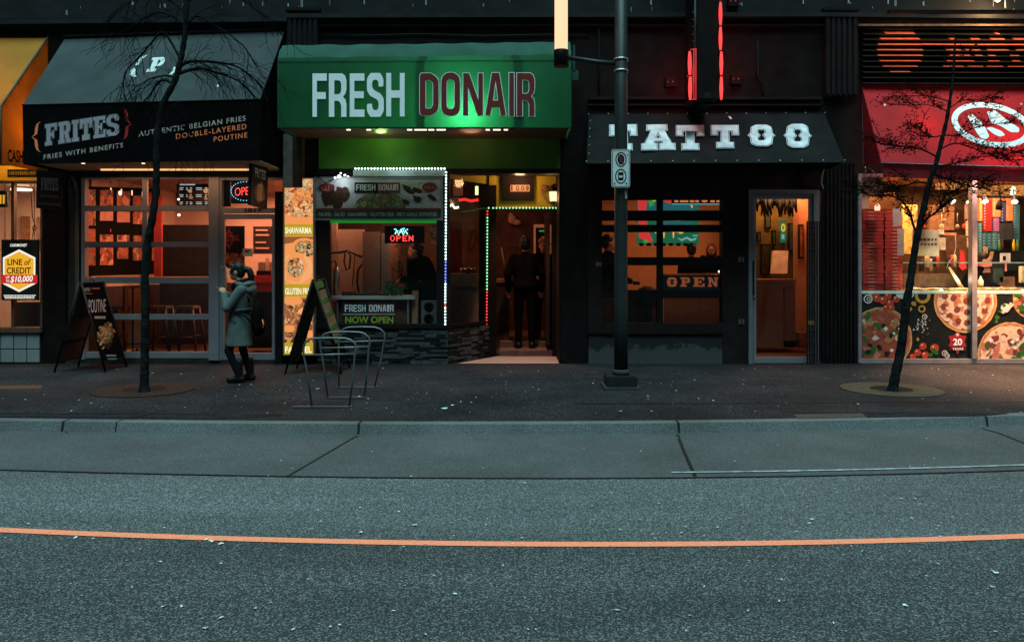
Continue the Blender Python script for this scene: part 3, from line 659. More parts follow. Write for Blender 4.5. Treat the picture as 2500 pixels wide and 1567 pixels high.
letters("lettering", SL2, SLAB, tt, mat("worn_white_vinyl", (.50, .53, .54), .7, var=.25, scale=6), aw, d=.004, off=.012)
letters("lettering", SL2, SLAB, tt, BLACK, aw, d=.007, off=.004)
letters("lettering", SL2, SLAB, tt, mat("pale_blue_vinyl", (.44, .49, .51), .7, var=.3, scale=6), aw, d=.010, off=-.004)
flat("stain", SL2, [[(1777, 285), (1784, 285), (1787, 292), (1783, 292)]], mat("pink_scrap", (.6, .3, .5), .6), aw)

# red awning of the pizza shop
REDF = mat("red_awning_fabric", (.50, .016, .024), .65, var=.12, scale=2, trans=.4, bump=.12, bscale=30)
REDD = mat("dark_red_valance", (.20, .008, .014), .7, var=.2, scale=2)
aw = thing("awning", "bright red awning with white ring emblem above the pizza window", "awning", at(2330, 430, 12.3))
tl, tr, bl, br = at(2103, 204, 12.97), at(2900, 222, 12.97), at(2152, 396, 12.3), at(2900, 419, 12.3)
RPL = Pl(bl, br - bl, Vector((0, tl.y - bl.y, tl.z - bl.z)))
panel("canopy", [bl, br, tr, tl], .008, REDF, aw)
panel("valance", [at(2156, 432, 12.33), at(2900, 462, 12.33), at(2900, 420, 12.33), at(2156, 398, 12.33)], .008, REDD, aw)
panel("side_panel", [bl + Vector((-.004, .02, 0)), bl + Vector((-.004, .64, 0)), tl + Vector((-.004, -.02, -.05)), tl + Vector((-.004, -.025, -.05))], .006, REDD, aw)
q = MB(); q.tube([at(2150, 398, 12.29), at(2900, 421, 12.29)], .011); q.tube([at(2108, 236, 12.93), at(2109, 398, 12.93), at(2112, 424, 12.9)], .018); q.tube([at(2112, 402, 12.9), at(2155, 396, 12.4)], .010); q.tube([at(2112, 404, 12.9), at(2135, 422, 12.6)], .010)
q.build("frame", mat("grey_tube_frame", (.15, .13, .15), .4, .4), aw)
ring = [circ(2420, 306, 99, 53, 48, rot=.2), circ(2420, 306, 84, 40, 48, rot=.2)]
flat("emblem", RPL, ring + [soften([(2361, 284), (2372, 279), (2392, 296), (2406, 314), (2415, 334), (2407, 341), (2394, 338), (2385, 326)], 4), soften([(2406, 313), (2420, 311), (2445, 321), (2454, 331), (2440, 335), (2424, 327)], 4), soften([(2408, 274), (2430, 270), (2452, 290), (2488, 313), (2488, 324), (2468, 324), (2440, 307), (2420, 302)], 5)], WHT, aw, d=.006)
flat("stain", RPL, [circ(2160, 257, 2.6), circ(2493, 255, 2.4)], PALE, aw, d=.006)
lamp("awning_glow", at(2450, 388, 12.60), 200, (1, .66, .5), .06, parent=aw); lamp("awning_glow", at(2250, 330, 12.8), 30, (1, .30, .28), .2, parent=aw)  # unseen lamps, assumed behind the fabric to make it glow
# lamp on the upper wall
wl = thing("wall_lamp", "lit warm lamp on the upper wall at the right edge of the top", "lamp", at(2436, -12, 12.8))
q = MB(); q.tube([at(2436, -10, 12.98), at(2436, -30, 12.85), at(2436, -22, 12.72)], .012); q.lathe(at(2436, -24, 12.72), [(.015, .06), (.07, .0), (.075, -.01)]); q.build("bracket", DARKM, wl)
q = MB(); q.ell(at(2436, -3, 12.72), (.045, .045, .06)); q.build("bulb", glow("amber_bulb", (1, .7, .4), 6), wl)
lamp("wall_glow", at(2436, 8, 12.62), 60, (1, .6, .3), .06, parent=wl)
fill_bar = thing("flood_or_fill_light", "invented light bar added under the ledge to brighten the orange louvres", "light", at(2400, 52, 12.5))  # invented fixture, added only to brighten the orange louvres
q = MB(); q.box(XX(2130), XX(2800), 12.42, 12.50, ZZ(33, 12.45), ZZ(26, 12.45)); q.tube([at(2300, 30, 12.46), at(2300, 34, 12.9)], .012); q.tube([at(2600, 30, 12.46), at(2600, 34, 12.9)], .012); q.build("housing", BLACKG, fill_bar)
lamp("flood_or_fill_glow", (XX(2440), 12.46, ZZ(36, 12.45) - .03), 16, (1, .62, .42), 4.2, 'AREA', fill_bar, (R(38), 0, 0), .05)
# ================================================================== decals and rooms
def clip(p, x0, y0, x1, y1):
    for ax, lim, sg in ((0, x0, 1), (0, x1, -1), (1, y0, 1), (1, y1, -1)):
        out = []
        for i in range(len(p)):
            a, b = p[i - 1], p[i]; ia, ib = (a[ax] - lim) * sg >= 0, (b[ax] - lim) * sg >= 0
            if ia != ib:
                t = (lim - a[ax]) / (b[ax] - a[ax]); out.append((a[0] + (b[0] - a[0]) * t, a[1] + (b[1] - a[1]) * t))
            if ib: out.append(b)
        p = out
        if not p: break
    return p
def decal(name, pl, items, mats, parent, box=None, d0=.004, dd=.0002):    # items: (pixel polygon, material index), each a hair above the last
    q = MB(); d = d0
    for p, mi in items:
        if box: p = clip(p, *box)
        if len(p) < 3: continue
        q.mi = mi; q.face([pl.pt(*pl.px(*c), d) for c in p]); d += dd
    bm = q.bm; me = bpy.data.meshes.new(name); bm.normal_update(); bm.to_mesh(me); bm.free(); setmats(me, mats); return link(name, me, parent)
def blob(cx, cy, r, n=9, j=.3, st=1., rot=0.):
    out = []
    for k in range(n):
        a = 2 * math.pi * k / n; s = r * random.uniform(1 - j, 1 + j); x, y = s * math.cos(a), s * st * math.sin(a)
        out.append((cx + x * math.cos(rot) - y * math.sin(rot), cy + x * math.sin(rot) + y * math.cos(rot)))
    return out
def room(x0, x1, z0, z1, yb, wall, floor, ceil, yf=13.3, ff=13.02):
    for nm, bx, m in (("interior_back_wall", (x0, x1, yb, yb + .1, z0, z1), wall), ("interior_side_wall", (x0 - .06, x0, yf, yb + .1, z0, z1), wall), ("interior_side_wall", (x1, x1 + .06, yf, yb + .1, z0, z1), wall),
                      ("interior_floor", (x0 - .06, x1 + .06, ff, yb + .1, z0 - .05, z0), floor), ("interior_ceiling", (x0 - .06, x1 + .06, yf, yb + .1, z1, z1 + .05), ceil)):
        q = MB(); q.box(*bx); tag(q.build(nm, m), kind="structure")
def simple(name, label, cat, bxs, m, group=None, bevel=0):
    q = MB()
    for b in bxs: q.pb(*b)
    return tag(q.build(name, m, bevel=bevel), label, cat, group)
WARM = (1, .34, .175)
PLAS = mat("warm_plaster", (.55, .42, .34), .8, var=.1, scale=2)
DKFL = mat("dark_floor", (.05, .035, .03), .5, var=.3)
WOODW = mat("dark_wood_wall", (.055, .028, .018), .6, var=.4, scale=5)

# ---- cash shop at the left edge
room(-11, XX(100), .02, 3.0, 15.6, mat("pink_plaster", (.66, .52, .44), .8, var=.06), DKFL, PLAS)
lamp("room_light", (-8.2, 14.2, 2.9), 80, (1, .5, .26), 1.2, 'AREA')
lamp("room_light", (-7.5, 13.7, 2.9), 26, (1, .5, .26), .5, 'AREA')
sf = thing("shop_window", "bright shop window above white tiles at the left edge", "window", at(50, 888, 13))
q = MB(); q.pb(-600, 441, 103, 447, 12.98, .12); q.pb(-600, 800, 100, 812, 12.93, .25); q.pb(27, 447, 34, 800, 13.0, .08); q.pb(98, 447, 103, 800, 12.98, .1); q.build("window_frame", mat("bronze_frame", (.12, .07, .05), .45, .3), sf)
q = MB(); q.face([at(-600, 800, 13.05), at(100, 800, 13.05), at(100, 447, 13.05), at(-600, 447, 13.05)]); q.build("pane", GLASS, sf)
TILE = mat("white_glazed_tile", (.22, .24, .25), .25, var=.1, scale=4); GROUT = mat("dark_grout", (.05, .055, .06), .9)
q = MB(); q.pb(-600, 812, 98, 884, 12.99, .2); q.build("base_wall", GROUT, sf)
q = MB()
for i in range(22):
    for j, (a, b) in enumerate(((815, 851), (853, 884))): q.pb(97 - 32 * (i + 1) + 1.2, a, 97 - 32 * i - 1, b, 12.975, .02)
q.build("base_tiles", TILE, sf, bevel=.003)
q = MB(); q.pb(-600, 884, 100, 890, 12.97, .1); q.build("plinth", BLACK, sf)
b = thing("lit_sign", "lit black board with yellow hexagon offering a line of credit", "sign", at(48, 732, 12.9))
q = MB(); q.pb(3, 585, 93, 733, 12.9, .05); q.build("board", mat("black_acrylic", (.012, .018, .014), .3), b, bevel=.004)
V = facing(12.9)
GW = glow("lit_white", (1, .95, .85), .95); GY = glow("lit_yellow", (1, .50, .03), .85); GR = glow("lit_red", (.75, .02, .02), .7); GK = BLACKG
hx = lambda cx, cy, w, h: [(cx, cy - h), (cx + w, cy - h * .62), (cx + w, cy + h * .62), (cx, cy + h), (cx - w, cy + h * .62), (cx - w, cy - h * .62)]
decal("hexagon", V, [(hx(47, 661, 39.5, 52), 0), (hx(47, 661, 35.5, 46.5), 1), (rect(3, 671, 92, 692), 2)], [GW, GY, GR], b, d0=.003, dd=.001)
txt("lettering", V, "LINE", (19, 647), (55, 647), 15, GK, b, d=.008, bold=.02); txt("lettering", V, "of", (60, 647), (76, 647), 15, GK, b, d=.008, bold=.012, slant=.3)
txt("lettering", V, "CREDIT", (17, 668), (76, 668), 15.5, GK, b, d=.008, bold=.02)
txt("lettering", V, "$10,000", (26, 689), (81, 687), 15, GW, b, d=.008, bold=.025, slant=.2)
txt("lettering", V, "UP", (15, 680), (24, 680), 6, GW, b, d=.008, bold=.02); txt("lettering", V, "TO", (15, 689), (24, 689), 6, GW, b, d=.008, bold=.02)
txt("lettering", V, "CASHMONEY", (25, 602), (67, 602), 7, GW, b, d=.004, bold=.02, slant=.2)
q = MB()
for i in range(3):
    x = 9 + i * 1.5
    while x < 84 - i * 1.: w_ = random.uniform(2, 6); q.pb(x, 720 + i * 3.4, x + w_, 722 + i * 3.4, 12.897, .003); x += w_ + 1.3
q.build("small_print", GW, b)
q = MB(); q.tube([at(12, 585, 12.93), at(12, 570, 12.95), at(12, 449, 12.96)], .005, 5); q.tube([at(84, 585, 12.93), at(84, 449, 12.96)], .005, 5); q.build("hanger", DARKM, b)
simple("window_sign", "small black sign with yellow bars inside the cash shop window", "sign", [(-30, 466, 17, 506, 13.4, .04)], BLACKG)
flat("yellow_bars", facing(13.4), [rect(-1, 476, 4, 498), rect(7, 476, 12, 498)], GY, None); tag(bpy.data.objects["yellow_bars"], "two glowing yellow bars of the little black window sign", "sign")
simple("cabinet", "brown patterned panel standing inside the cash shop window", "cabinet", [(35, 738, 97, 806, 13.35, .3)], mat("brown_weave", (.10, .04, .02), .8, var=.5, scale=60))
simple("picture_frame", "dim framed notice on the bright wall inside the cash shop", "picture", [(50, 528, 70, 600, 15.5, .05)], mat("brown_print", (.25, .13, .08), .6, var=.4, scale=20))
simple("picture_frame", "dark framed notice at the window edge inside the cash shop", "picture", [(90, 530, 103, 600, 15.5, .05)], mat("grey_print", (.25, .17, .14), .6, var=.4, scale=20))
q = MB(); q.tube([at(73, 450, 13.5), at(84, 462, 13.5), at(76, 470, 13.5), at(79, 530, 13.5), at(88, 560, 13.5), at(82, 568, 13.5), at(79, 556, 13.5), at(84, 548, 13.5), at(78, 585, 13.5)], .007, 6)
tag(q.build("cable", BLACKG), "black cable looping down inside the cash shop window", "cable")
q = MB(); q.lathe(at(52, 468, 14.2), [(.02, .02), (.17, .02), (.17, .05)]); tag(q.build("ceiling_light", glow("soft_disc", (1, .75, .55), 2)), "round flat lamp on the cash shop ceiling", "light")

# ---- fries shop
room(XX(200), XX(695), .03, 3.08, 16.6, PLAS, mat("brown_floor", (.06, .035, .025), .5, var=.3), mat("warm_ceiling", (.30, .2, .15), .8))
lamp("room_light", (-5.0, 15.2, 3.0), 95, WARM, 1.4, 'AREA'); lamp("room_light", (-5.9, 13.8, 3.0), 24, WARM, .6, 'AREA'); lamp("room_light", (-4.3, 14.3, 3.0), 50, WARM, .5, 'AREA')
sf = thing("shop_window", "grey sectional glass door window with five rails behind the bent tree trunk", "window", at(360, 876, 12.97))
q = MB(); q.pb(198, 434, 207, 878, 12.97, .12); q.pb(509, 432, 534, 880, 12.95, .16); q.build("jamb", ALU, sf, bevel=.004)
q = MB()
for a, b_ in ((502, 515), (590, 603), (678, 692), (767, 780), (859, 874)): q.pb(207, a, 509, b_, 12.985, .07)
q.pb(347, 434, 359, 859, 12.99, .05); q.pb(207, 432, 509, 437, 12.985, .07)
q.build("rail", ALU, sf)
q = MB(); q.face([at(207, 860, 13.03), at(509, 860, 13.03), at(509, 436, 13.03), at(207, 436, 13.03)]); q.build("pane", GLASS, sf)
q = MB(); q.pb(160, 414, 690, 433, 12.95, .3); q.build("header", BLACKG, sf)
q = MB(); q.pb(160, 433, 198, 884, 13.06, .12); q.build("jamb_panel", mat("grey_brown_panel", (.025, .022, .021), .7, var=.3), sf)
q = MB(); q.tube([at(170, 426, 12.98), at(178, 434, 12.97), at(185, 452, 12.98), at(186, 470, 13.02)], .03, 8); q.pb(184, 455, 193, 868, 13.03, .04); q.build("post", mat("tan_post", (.10, .08, .065), .6), sf)
q = MB(); q.pb(160, 874, 690, 888, 12.99, .3); q.build("sill", mat("stained_sill", (.02, .016, .015), .8, var=.5, scale=6), sf)
dr = thing("shop_door", "grey framed glass door with transom behind the woman in the green coat", "door", at(605, 880, 12.97))
q = MB(); q.pb(534, 432, 541, 880, 12.975, .1); q.pb(541, 508, 671, 520, 12.97, .12); q.pb(541, 432, 690, 440, 12.975, .1); q.build("door_frame", ALU, dr, bevel=.003)
q = MB(); q.pb(538, 523, 548, 878, 12.985, .06); q.pb(548, 523, 671, 535, 12.985, .06); q.pb(548, 862, 671, 878, 12.985, .06); q.pb(664, 535, 671, 862, 12.985, .06); q.build("door_leaf", ALU, dr)
q = MB(); q.face([at(548, 862, 13.02), at(664, 862, 13.02), at(664, 535, 13.02), at(548, 535, 13.02)]); q.face([at(541, 508, 13.02), at(671, 508, 13.02), at(671, 440, 13.02), at(541, 440, 13.02)]); q.build("pane", GLASS, dr)
q = MB(); q.tube([at(541, 652, 12.95), at(553, 652, 12.9), at(553, 704, 12.9), at(541, 704, 12.95)], .012); q.build("handle", mat("pale_steel", (.6, .55, .5), .3, .5), dr)
q = MB(); q.pb(671, 468, 690, 888, 12.93, .25); q.build("black_post", BLACK, dr)
txt("street_number", facing(12.965), "1017", (598, 519), (640, 519), 11, BLACK, dr, bold=.02)
V = facing(13.0)
on = thing("open_sign", "red dotted open sign with blue ring above the fries shop door", "sign", at(595, 505, 13.1))
q = MB(); q.pb(564, 442, 625, 497, 13.08, .03); q.build("board", BLACKG, on)
V = facing(13.08)
def dots(name, pts, r, m, par, Y):
    q = MB()
    for x, y in pts: q.ell(at(x, y, Y), (r, r * .6, r), 6, 4)
    return q.build(name, m, par)
txt("lettering", V, "OPEN", (574, 479), (622, 475), 21, glow("neon_red", (1, .06, .05), 2.2), on, d=.012, bold=-.005)
dots("ring_bulbs", [(598 + 34 * math.cos(a), 467 + 23 * math.sin(a)) for a in [2 * math.pi * k / 30 for k in range(30)]], .0085, glow("neon_blue", (.12, .55, .9), 2.2), on, 13.06)
simple("menu_board", "black price list with white columns left of the open sign", "menu", [(541, 441, 563, 505, 13.1, .02)], BLACKG)
bl_ = thing("blade_sign", "small black hanging sign with fries picture beside the open sign", "sign", at(635, 510, 12.2))
q = MB()
A = [at(616, 390, 12.0), at(655, 408, 12.6), at(652, 512, 12.6), at(612, 500, 12.0)]; nrm = (A[1] - A[0]).cross(A[3] - A[0]).normalized() * .05
if nrm.y < 0: nrm = -nrm
q.hull8(A, [p + nrm for p in A]); q.build("board", BLACKG, bl_)
BP = Pl(A[3], A[1] - A[0], A[0] - A[3])
txt("lettering", BP, "FRITES", (622, 432), (648, 440), 24, SIL, bl_, d=.004, bold=.02)
decal("fries_print", BP, [(blob(634, 470, 14, 10, .2, 1.8), 0)] + [([(628 + i * 2.1, 450 + random.uniform(-4, 4)), (630 + i * 2.1, 450), (629 + i * 2, 490), (627 + i * 2, 490)], 1) for i in range(6)], [mat("fries_brown", (.22, .07, .03), .6), mat("fries_gold", (.5, .22, .08), .6)], bl_)
q = MB(); q.tube([at(618, 388, 12.05), at(650, 402, 12.95)], .015); q.build("bracket", DARKM, bl_)
hs = thing("hanging_sign", "dark hanging sign board with faint letters beside the yellow awning", "sign", at(120, 510, 12.7))
A = [at(90, 415, 12.55), at(151, 421, 12.75), at(147, 512, 12.75), at(88, 508, 12.55)]
q = MB(); q.hull8(A, [p + Vector((0, .05, 0)) for p in A]); q.build("board", BLACKG, hs)
HP = Pl(A[3], A[1] - A[0], A[0] - A[3]); DIMP = mat("dim_print", (.10, .085, .085), .6)
letters("lettering", HP, SLAB, word("FRITES", 100, 464, 142, 466, 30, .12), DIMP, hs)
txt("lettering", HP, "FRIES WITH BENEFITS", (98, 481), (143, 484), 6, DIMP, hs); txt("lettering", HP, "AUTHENTIC BELGIAN FRIES", (92, 499), (147, 503), 6, DIMP, hs)
# inside the fries shop
FP = [food("fries_photo_%d" % i, c, 9 + i * 2) for i, c in enumerate([((.5, .14, .07), (.12, .03, .02), (.62, .32, .2), (.75, .45, .32)), ((.3, .08, .04), (.7, .3, .15), (.06, .02, .015), (.5, .18, .08)), ((.08, .12, .03), (.4, .1, .05), (.7, .3, .12), (.1, .04, .03))])]
pw = thing("photo_wall", "black display wall hung with rows of food photographs inside the fries shop", "display", (-6.93, 14.3, 1.2))
SW = Pl((XX(200) + .012, 0, 0), (0, 1, 0), (0, 0, 1))
def wallpic(name, x0_, y0_, x1_, y1_, m, d, tilt=0.):
    c = [SW.pt(*SW.px(x, y), d) for x, y in ((x0_, y1_), (x1_, y1_ - tilt), (x1_, y0_ + tilt), (x0_, y0_))]
    q = MB(); q.hull8(c, [p - Vector((.008, 0, 0)) for p in c]); return q.build(name, m, pw)
wallpic("board", 203, 455, 391, 674, mat("matt_black_board", (.006, .005, .005), .9, spec=.03), .0, 6)
wallpic("lower_strip", 203, 676, 391, 690, mat("lit_shelf", (.5, .3, .2), .6), .0, 4)
for r_, row in enumerate((((205, 463, 231, 502), (242, 464, 274, 502), (284, 467, 315, 502), (323, 478, 347, 502), (361, 470, 376, 502)), ((205, 516, 231, 551), (242, 517, 274, 539), (284, 517, 315, 543), (323, 517, 347, 547), (361, 517, 374, 547)), ((205, 559, 231, 590), (242, 573, 274, 590), (284, 574, 314, 590), (324, 575, 347, 590)), ((205, 605, 231, 648), (242, 605, 274, 647), (284, 605, 311, 632), (323, 605, 348, 636), (369, 605, 386, 637)))):
    for c_, b_ in enumerate(row):
        m_ = mat("plain_pink_card", (.55, .27, .2), .7) if (r_ == 1 and c_ in (1, 2)) else mat("red_card", (.5, .07, .04), .6) if (c_ == 4 and r_ < 2) else FP[2] if (r_, c_) == (0, 0) else FP[(r_ + c_) % 2]
        wallpic("photo", *b_, m_, .016)
x_, pend = 218, None
for i in range(7):
    px_ = 219 + i * 25.8; p = at(px_, 458 + i * 3.2, 13.9)
    if pend is None:
        pend = thing("pendant_bulb", "small pendant bulb in the row inside the fries shop window", "light", p, "row of pendant bulbs in the fries shop")
        q = MB(); q.tube([p + Vector((0, 0, -.045)), p + Vector((0, 0, .04))], .011, 6); q.build("bulb", glow("candle_bulb", (1, .55, .35), 1.6), pend)
        q = MB(); q.tube([p + Vector((0, 0, .04)), p + Vector((0, 0, .18))], .004, 4); q.build("cord", BLACKG, pend)
    else: dup(pend, p)
for px_, py_, r_, lb in ((291, 472, .042, "large round white bulb hanging in front of the food photographs"), (436, 487, .02, "small round bulb beside the menu board"), (437, 525, .024, "small round bulb below the menu board")):
    g_ = thing("globe_bulb", lb, "light", at(px_, py_, 14.2)); q = MB(); q.ell(at(px_, py_, 14.2), (r_, r_, r_ * .95)); q.build("bulb", glow("cream_bulb", (1, .9, .6), 3), g_)
    q = MB(); q.tube([at(px_, py_, 14.2) + Vector((0, 0, r_)), at(px_, 440, 14.2)], .004, 4); q.build("cord", BLACKG, g_)
mb_ = thing("menu_board", "black menu board with white text and snack pictures inside the fries shop", "menu", at(468, 502, 14.8))
q = MB(); q.pb(431, 441, 508, 503, 14.8, .04); q.build("board", BLACKG, mb_)
q = MB()
for x0_, x1_ in ((438, 448), (454, 459), (463, 470), (478, 494), (500, 507)):
    for y_ in (458, 462, 475, 479, 493, 497): q.pb(x0_ + random.uniform(0, 1), y_, x1_ - random.uniform(0, 3), y_ + 2, 14.794, .004)
q.pb(439, 449, 476, 452.5, 14.794, .004); q.build("small_print", glow("menu_white", (.8, .85, .9), .5), mb_)
decal("snack_picture", facing(14.79), [(blob(464, 467, 7, 8, .25, .6, .4), 0), (blob(466, 483, 6, 8, .25, .7), 1), (blob(503, 466, 5), 0), (blob(503, 486, 4.5), 1)], [glow("snack_gold", (.8, .4, .12), .6), glow("snack_brown", (.6, .25, .1), .5)], mb_)
simple("cabinet", "tall dark cabinet behind the right half of the fries shop window", "cabinet", [(390, 549, 512, 600, 14.9, .5), (390, 600, 512, 760, 14.92, .5)], mat("dark_cabinet", (.02, .017, .017), .3, var=.3))
simple("panel", "red upright panel at the middle of the fries shop", "panel", [(376, 478, 394, 680, 14.6, .06)], mat("red_panel", (.35, .05, .04), .5, var=.2))
wb = thing("window_bar", "wooden counter running behind the fries shop window", "counter", at(350, 690, 13.6))
q = MB(); q.pb(200, 676, 508, 682, 13.45, .35); q.build("top", mat("bar_wood", (.42, .22, .12), .5, var=.25, scale=5), wb)
q = MB()
for x_ in (300, 322, 345): q.pb(x_, 700, x_ + 3, 858, 13.7, .03)
q.pb(300, 838, 445, 841, 13.7, .03); q.build("leg", DARKM, wb)
simple("panel", "tan mesh panel below the counter in the fries shop", "panel", [(312, 705, 346, 850, 14.1, .03)], mat("tan_mesh", (.45, .25, .14), .7, var=.5, scale=90))
st = None
for px_, py_, lb in ((288, 742, "bar stool behind the poutine board"), (392, 733, "tan lit bar stool right of the tree trunk"), (458, 745, "dark bar stool at the right end of the window")):
    p = at(px_, py_, 14.0); zt_ = p.z - .03
    if st is None:
        st = thing("bar_stool", lb, "stool", (p.x, 14.0, .03), "metal bar stools in the fries shop")
        q = MB(); q.hull8([(p.x - .17, 13.83, zt_ - .04), (p.x + .17, 13.83, zt_ - .04), (p.x + .17, 14.17, zt_ - .04), (p.x - .17, 14.17, zt_ - .04)], [(p.x - .15, 13.85, zt_), (p.x + .15, 13.85, zt_), (p.x + .15, 14.15, zt_), (p.x - .15, 14.15, zt_)]); q.build("seat", mat("gunmetal", (.06, .045, .04), .35, .5), st)
        for sx in (-1, 1):
            for sy in (-1, 1):
                q = MB(); q.tube([(p.x + sx * .14, 14 + sy * .14, zt_ - .03), (p.x + sx * .24, 14 + sy * .22, .03)], [.026, .02], 6); q.build("leg", mat("gunmetal", ()), st)
        q = MB()
        for sy in (-1, 1): q.tube([(p.x - .19, 14 + sy * .18, .35), (p.x + .19, 14 + sy * .18, .35)], .01, 5)
        q.build("stretcher", mat("gunmetal", ()), st)
    else: dup(st, Vector((p.x, 14.0, .03)), lb)
NR = glow("reflected_neon_red", (1, .05, .05), 1.1)
for i, (pts, lb) in enumerate((([(245, 566), (249, 560), (253, 566), (256, 560), (261, 561), (266, 566), (271, 560), (270, 566), (264, 562)], "upper red neon reflection built as a glowing squiggle before the food photographs"), ([(234, 617), (238, 624), (241, 617), (245, 624), (250, 620), (257, 625), (263, 621), (262, 627), (252, 624)], "lower red neon reflection built as a glowing squiggle"))):
    q = MB(); q.tube([at(x, y, 13.9) for x, y in pts], .007, 5); tag(q.build("neon_reflection", NR), lb, "neon")  # neon reflected in the glass, built as glowing tubes
pst = thing("poster", "black poster with a red diamond of words inside the fries shop door", "poster", at(572, 655, 13.4))
q = MB(); q.pb(545, 552, 597, 655, 13.4, .01); q.build("sheet", mat("black_sheet", (.02, .012, .012), .6), pst)
V = facing(13.4)
PR = mat("poster_red", (.6, .05, .03), .6)
decal("diamond_print", V, [([(548, 584), (553, 572), (551, 568), (556, 565), (559, 555), (563, 566), (568, 568), (567, 572), (572, 584), (567, 594), (568, 598), (563, 600), (559, 610), (555, 600), (551, 598), (552, 594)], 0), ([(552, 584), (559, 566), (567, 584), (559, 600)], 1)], [PR, mat("black_sheet", ())], pst)
txt("lettering", V, "BUFFALO", (549, 581), (583, 580), 7, mat("poster_salmon", (.75, .16, .1), .6), pst, d=.009, bold=.02); txt("lettering", V, "CHICKEN POUTINE", (540, 590), (585, 589), 7, mat("poster_salmon", ()), pst, d=.009, bold=.02)
decal("food_print", V, [(blob(570, 632, 24, 14, .15, .6), 0)] + [(blob(random.uniform(550, 592), random.uniform(620, 644), random.uniform(3, 5.5), 7), random.choice([1, 2])) for _ in range(34)], [mat("nugget_dark", (.25, .06, .03), .6), mat("nugget_gold", (.7, .3, .1), .6), mat("nugget_red", (.55, .14, .05), .6)], pst)
nt_ = thing("notice", "white paper notice taped on the fries shop door", "notice", at(605, 626, 13.0)); q = MB(); q.pb(593, 607, 617, 626, 13.0, .008); q.build("sheet", mat("warm_paper", (.65, .5, .42), .7), nt_)
q = MB(); q.pb(597, 610, 610, 612, 12.997, .003); q.pb(597, 614, 608, 616, 12.997, .003); q.build("small_print", BLACKG, nt_)
simple("menu_board", "tall dark menu board behind the fries shop door", "menu", [(618, 553, 667, 620, 14.7, .06)], mat("dark_menu", (.03, .02, .02), .4, var=.8, scale=30))
q = MB()
for y_ in (560, 572, 590, 604): q.pb(624, y_, 648 + random.uniform(0, 12), y_ + 4, 14.69, .01)
tag(q.build("price_card", mat("cream_cards", (.5, .34, .26), .6)), "row of pale price cards on the dark board behind the door", "cards")
rc = thing("service_counter", "red service counter with till inside the fries shop door", "counter", at(640, 800, 14.4))
q = MB(); q.pb(606, 672, 690, 690, 14.4, .5); q.pb(612, 690, 690, 712, 14.45, .4); q.build("top", mat("red_counter", (.35, .03, .025), .4, var=.15), rc)
q = MB(); q.pb(606, 712, 690, 850, 14.45, .4); q.build("front", BLACKG, rc)
simple("shade_panel", "brown panel added to darken the low back wall of the fries shop", "panel", [(230, 690, 600, 850, 15.9, .05)], mat("shade_panel_brown", (.045, .025, .018), .6, var=.3))  # dimness of the lower room put in as a dark brown sheet
_c = [SW.pt(*SW.px(x, y), .01) for x, y in ((203, 866), (391, 838), (391, 694), (203, 702))]; q = MB(); q.hull8(_c, [p - Vector((.012, 0, 0)) for p in _c]); tag(q.build("shade_panel", mat("shade_panel_brown", ())), "panel added to darken the side wall under the food photographs", "panel")  # side wall below the pictures darkened by an added sheet too
tl2 = thing("till", "grey till with paper roll on the red counter", "till", at(655, 672, 14.5)); q = MB(); q.pb(630, 640, 664, 672, 14.5, .2); q.build("body", mat("warm_grey_plastic", (.30, .2, .16), .5), tl2, bevel=.01)
q = MB(); q.pb(648, 630, 656, 670, 14.46, .02); q.build("screen", mat("pale_plastic", (.6, .5, .45), .5), tl2)
q = MB(); q.pb(626, 661, 660, 673, 14.44, .05); q.build("drawer", BLACKG, tl2)
# ================================================================== donair shop
GRNW = mat("green_fascia_paint", (.035, .10, .012), .6, var=.15, scale=3)
YGW = mat("yellow_green_wall", (.28, .22, .015), .7, var=.15, scale=3)
room(-3.58, XX(1420, 14), .05, 3.3, 17.2, WOODW, mat("green_dark_floor", (.02, .03, .02), .5), mat("dim_ceiling", (.12, .08, .06), .8), yf=13.1, ff=14.1)
lamp("room_light", (-2.4, 15.4, 3.2), 60, WARM, .5, 'AREA'); lamp("room_light", (-3.0, 14.3, 2.6), 16, WARM, .2)
lamp("room_light", tuple(at(935, 560, 13.8)), 7, (1, .45, .25), .1); lamp("room_light", (-.1, 15.9, 3.2), 9, WARM, .6, 'AREA')  # first lamp here is added to light up the cooks
sf = thing("donair_shop", "donair shop front with green fascia, stone base and recessed entrance", "shop", at(980, 888, 13))
q = MB(); q.pb(778, 328, 1368, 412, 12.97, .2); q.build("fascia", GRNW, sf)
q = MB(); q.pb(770, 412, 1370, 424, 12.98, .2); q.pb(770, 424, 806, 800, 13.0, .1); q.pb(1066, 424, 1098, 800, 12.97, .1); q.pb(770, 792, 1098, 802, 12.94, .2); q.pb(806, 424, 1070, 436, 13.0, .1); q.build("window_frame", BLACKG, sf)
q = MB(); q.face([at(806, 793, 13.06), at(1066, 793, 13.06), at(1066, 436, 13.06), at(806, 436, 13.06)]); q.build("pane", GLASS, sf)
q = MB(); q.pb(806, 537, 1066, 545, 12.99, .03); q.build("green_rail", glow("green_lit_rail", (.02, .5, .04), .35), sf)
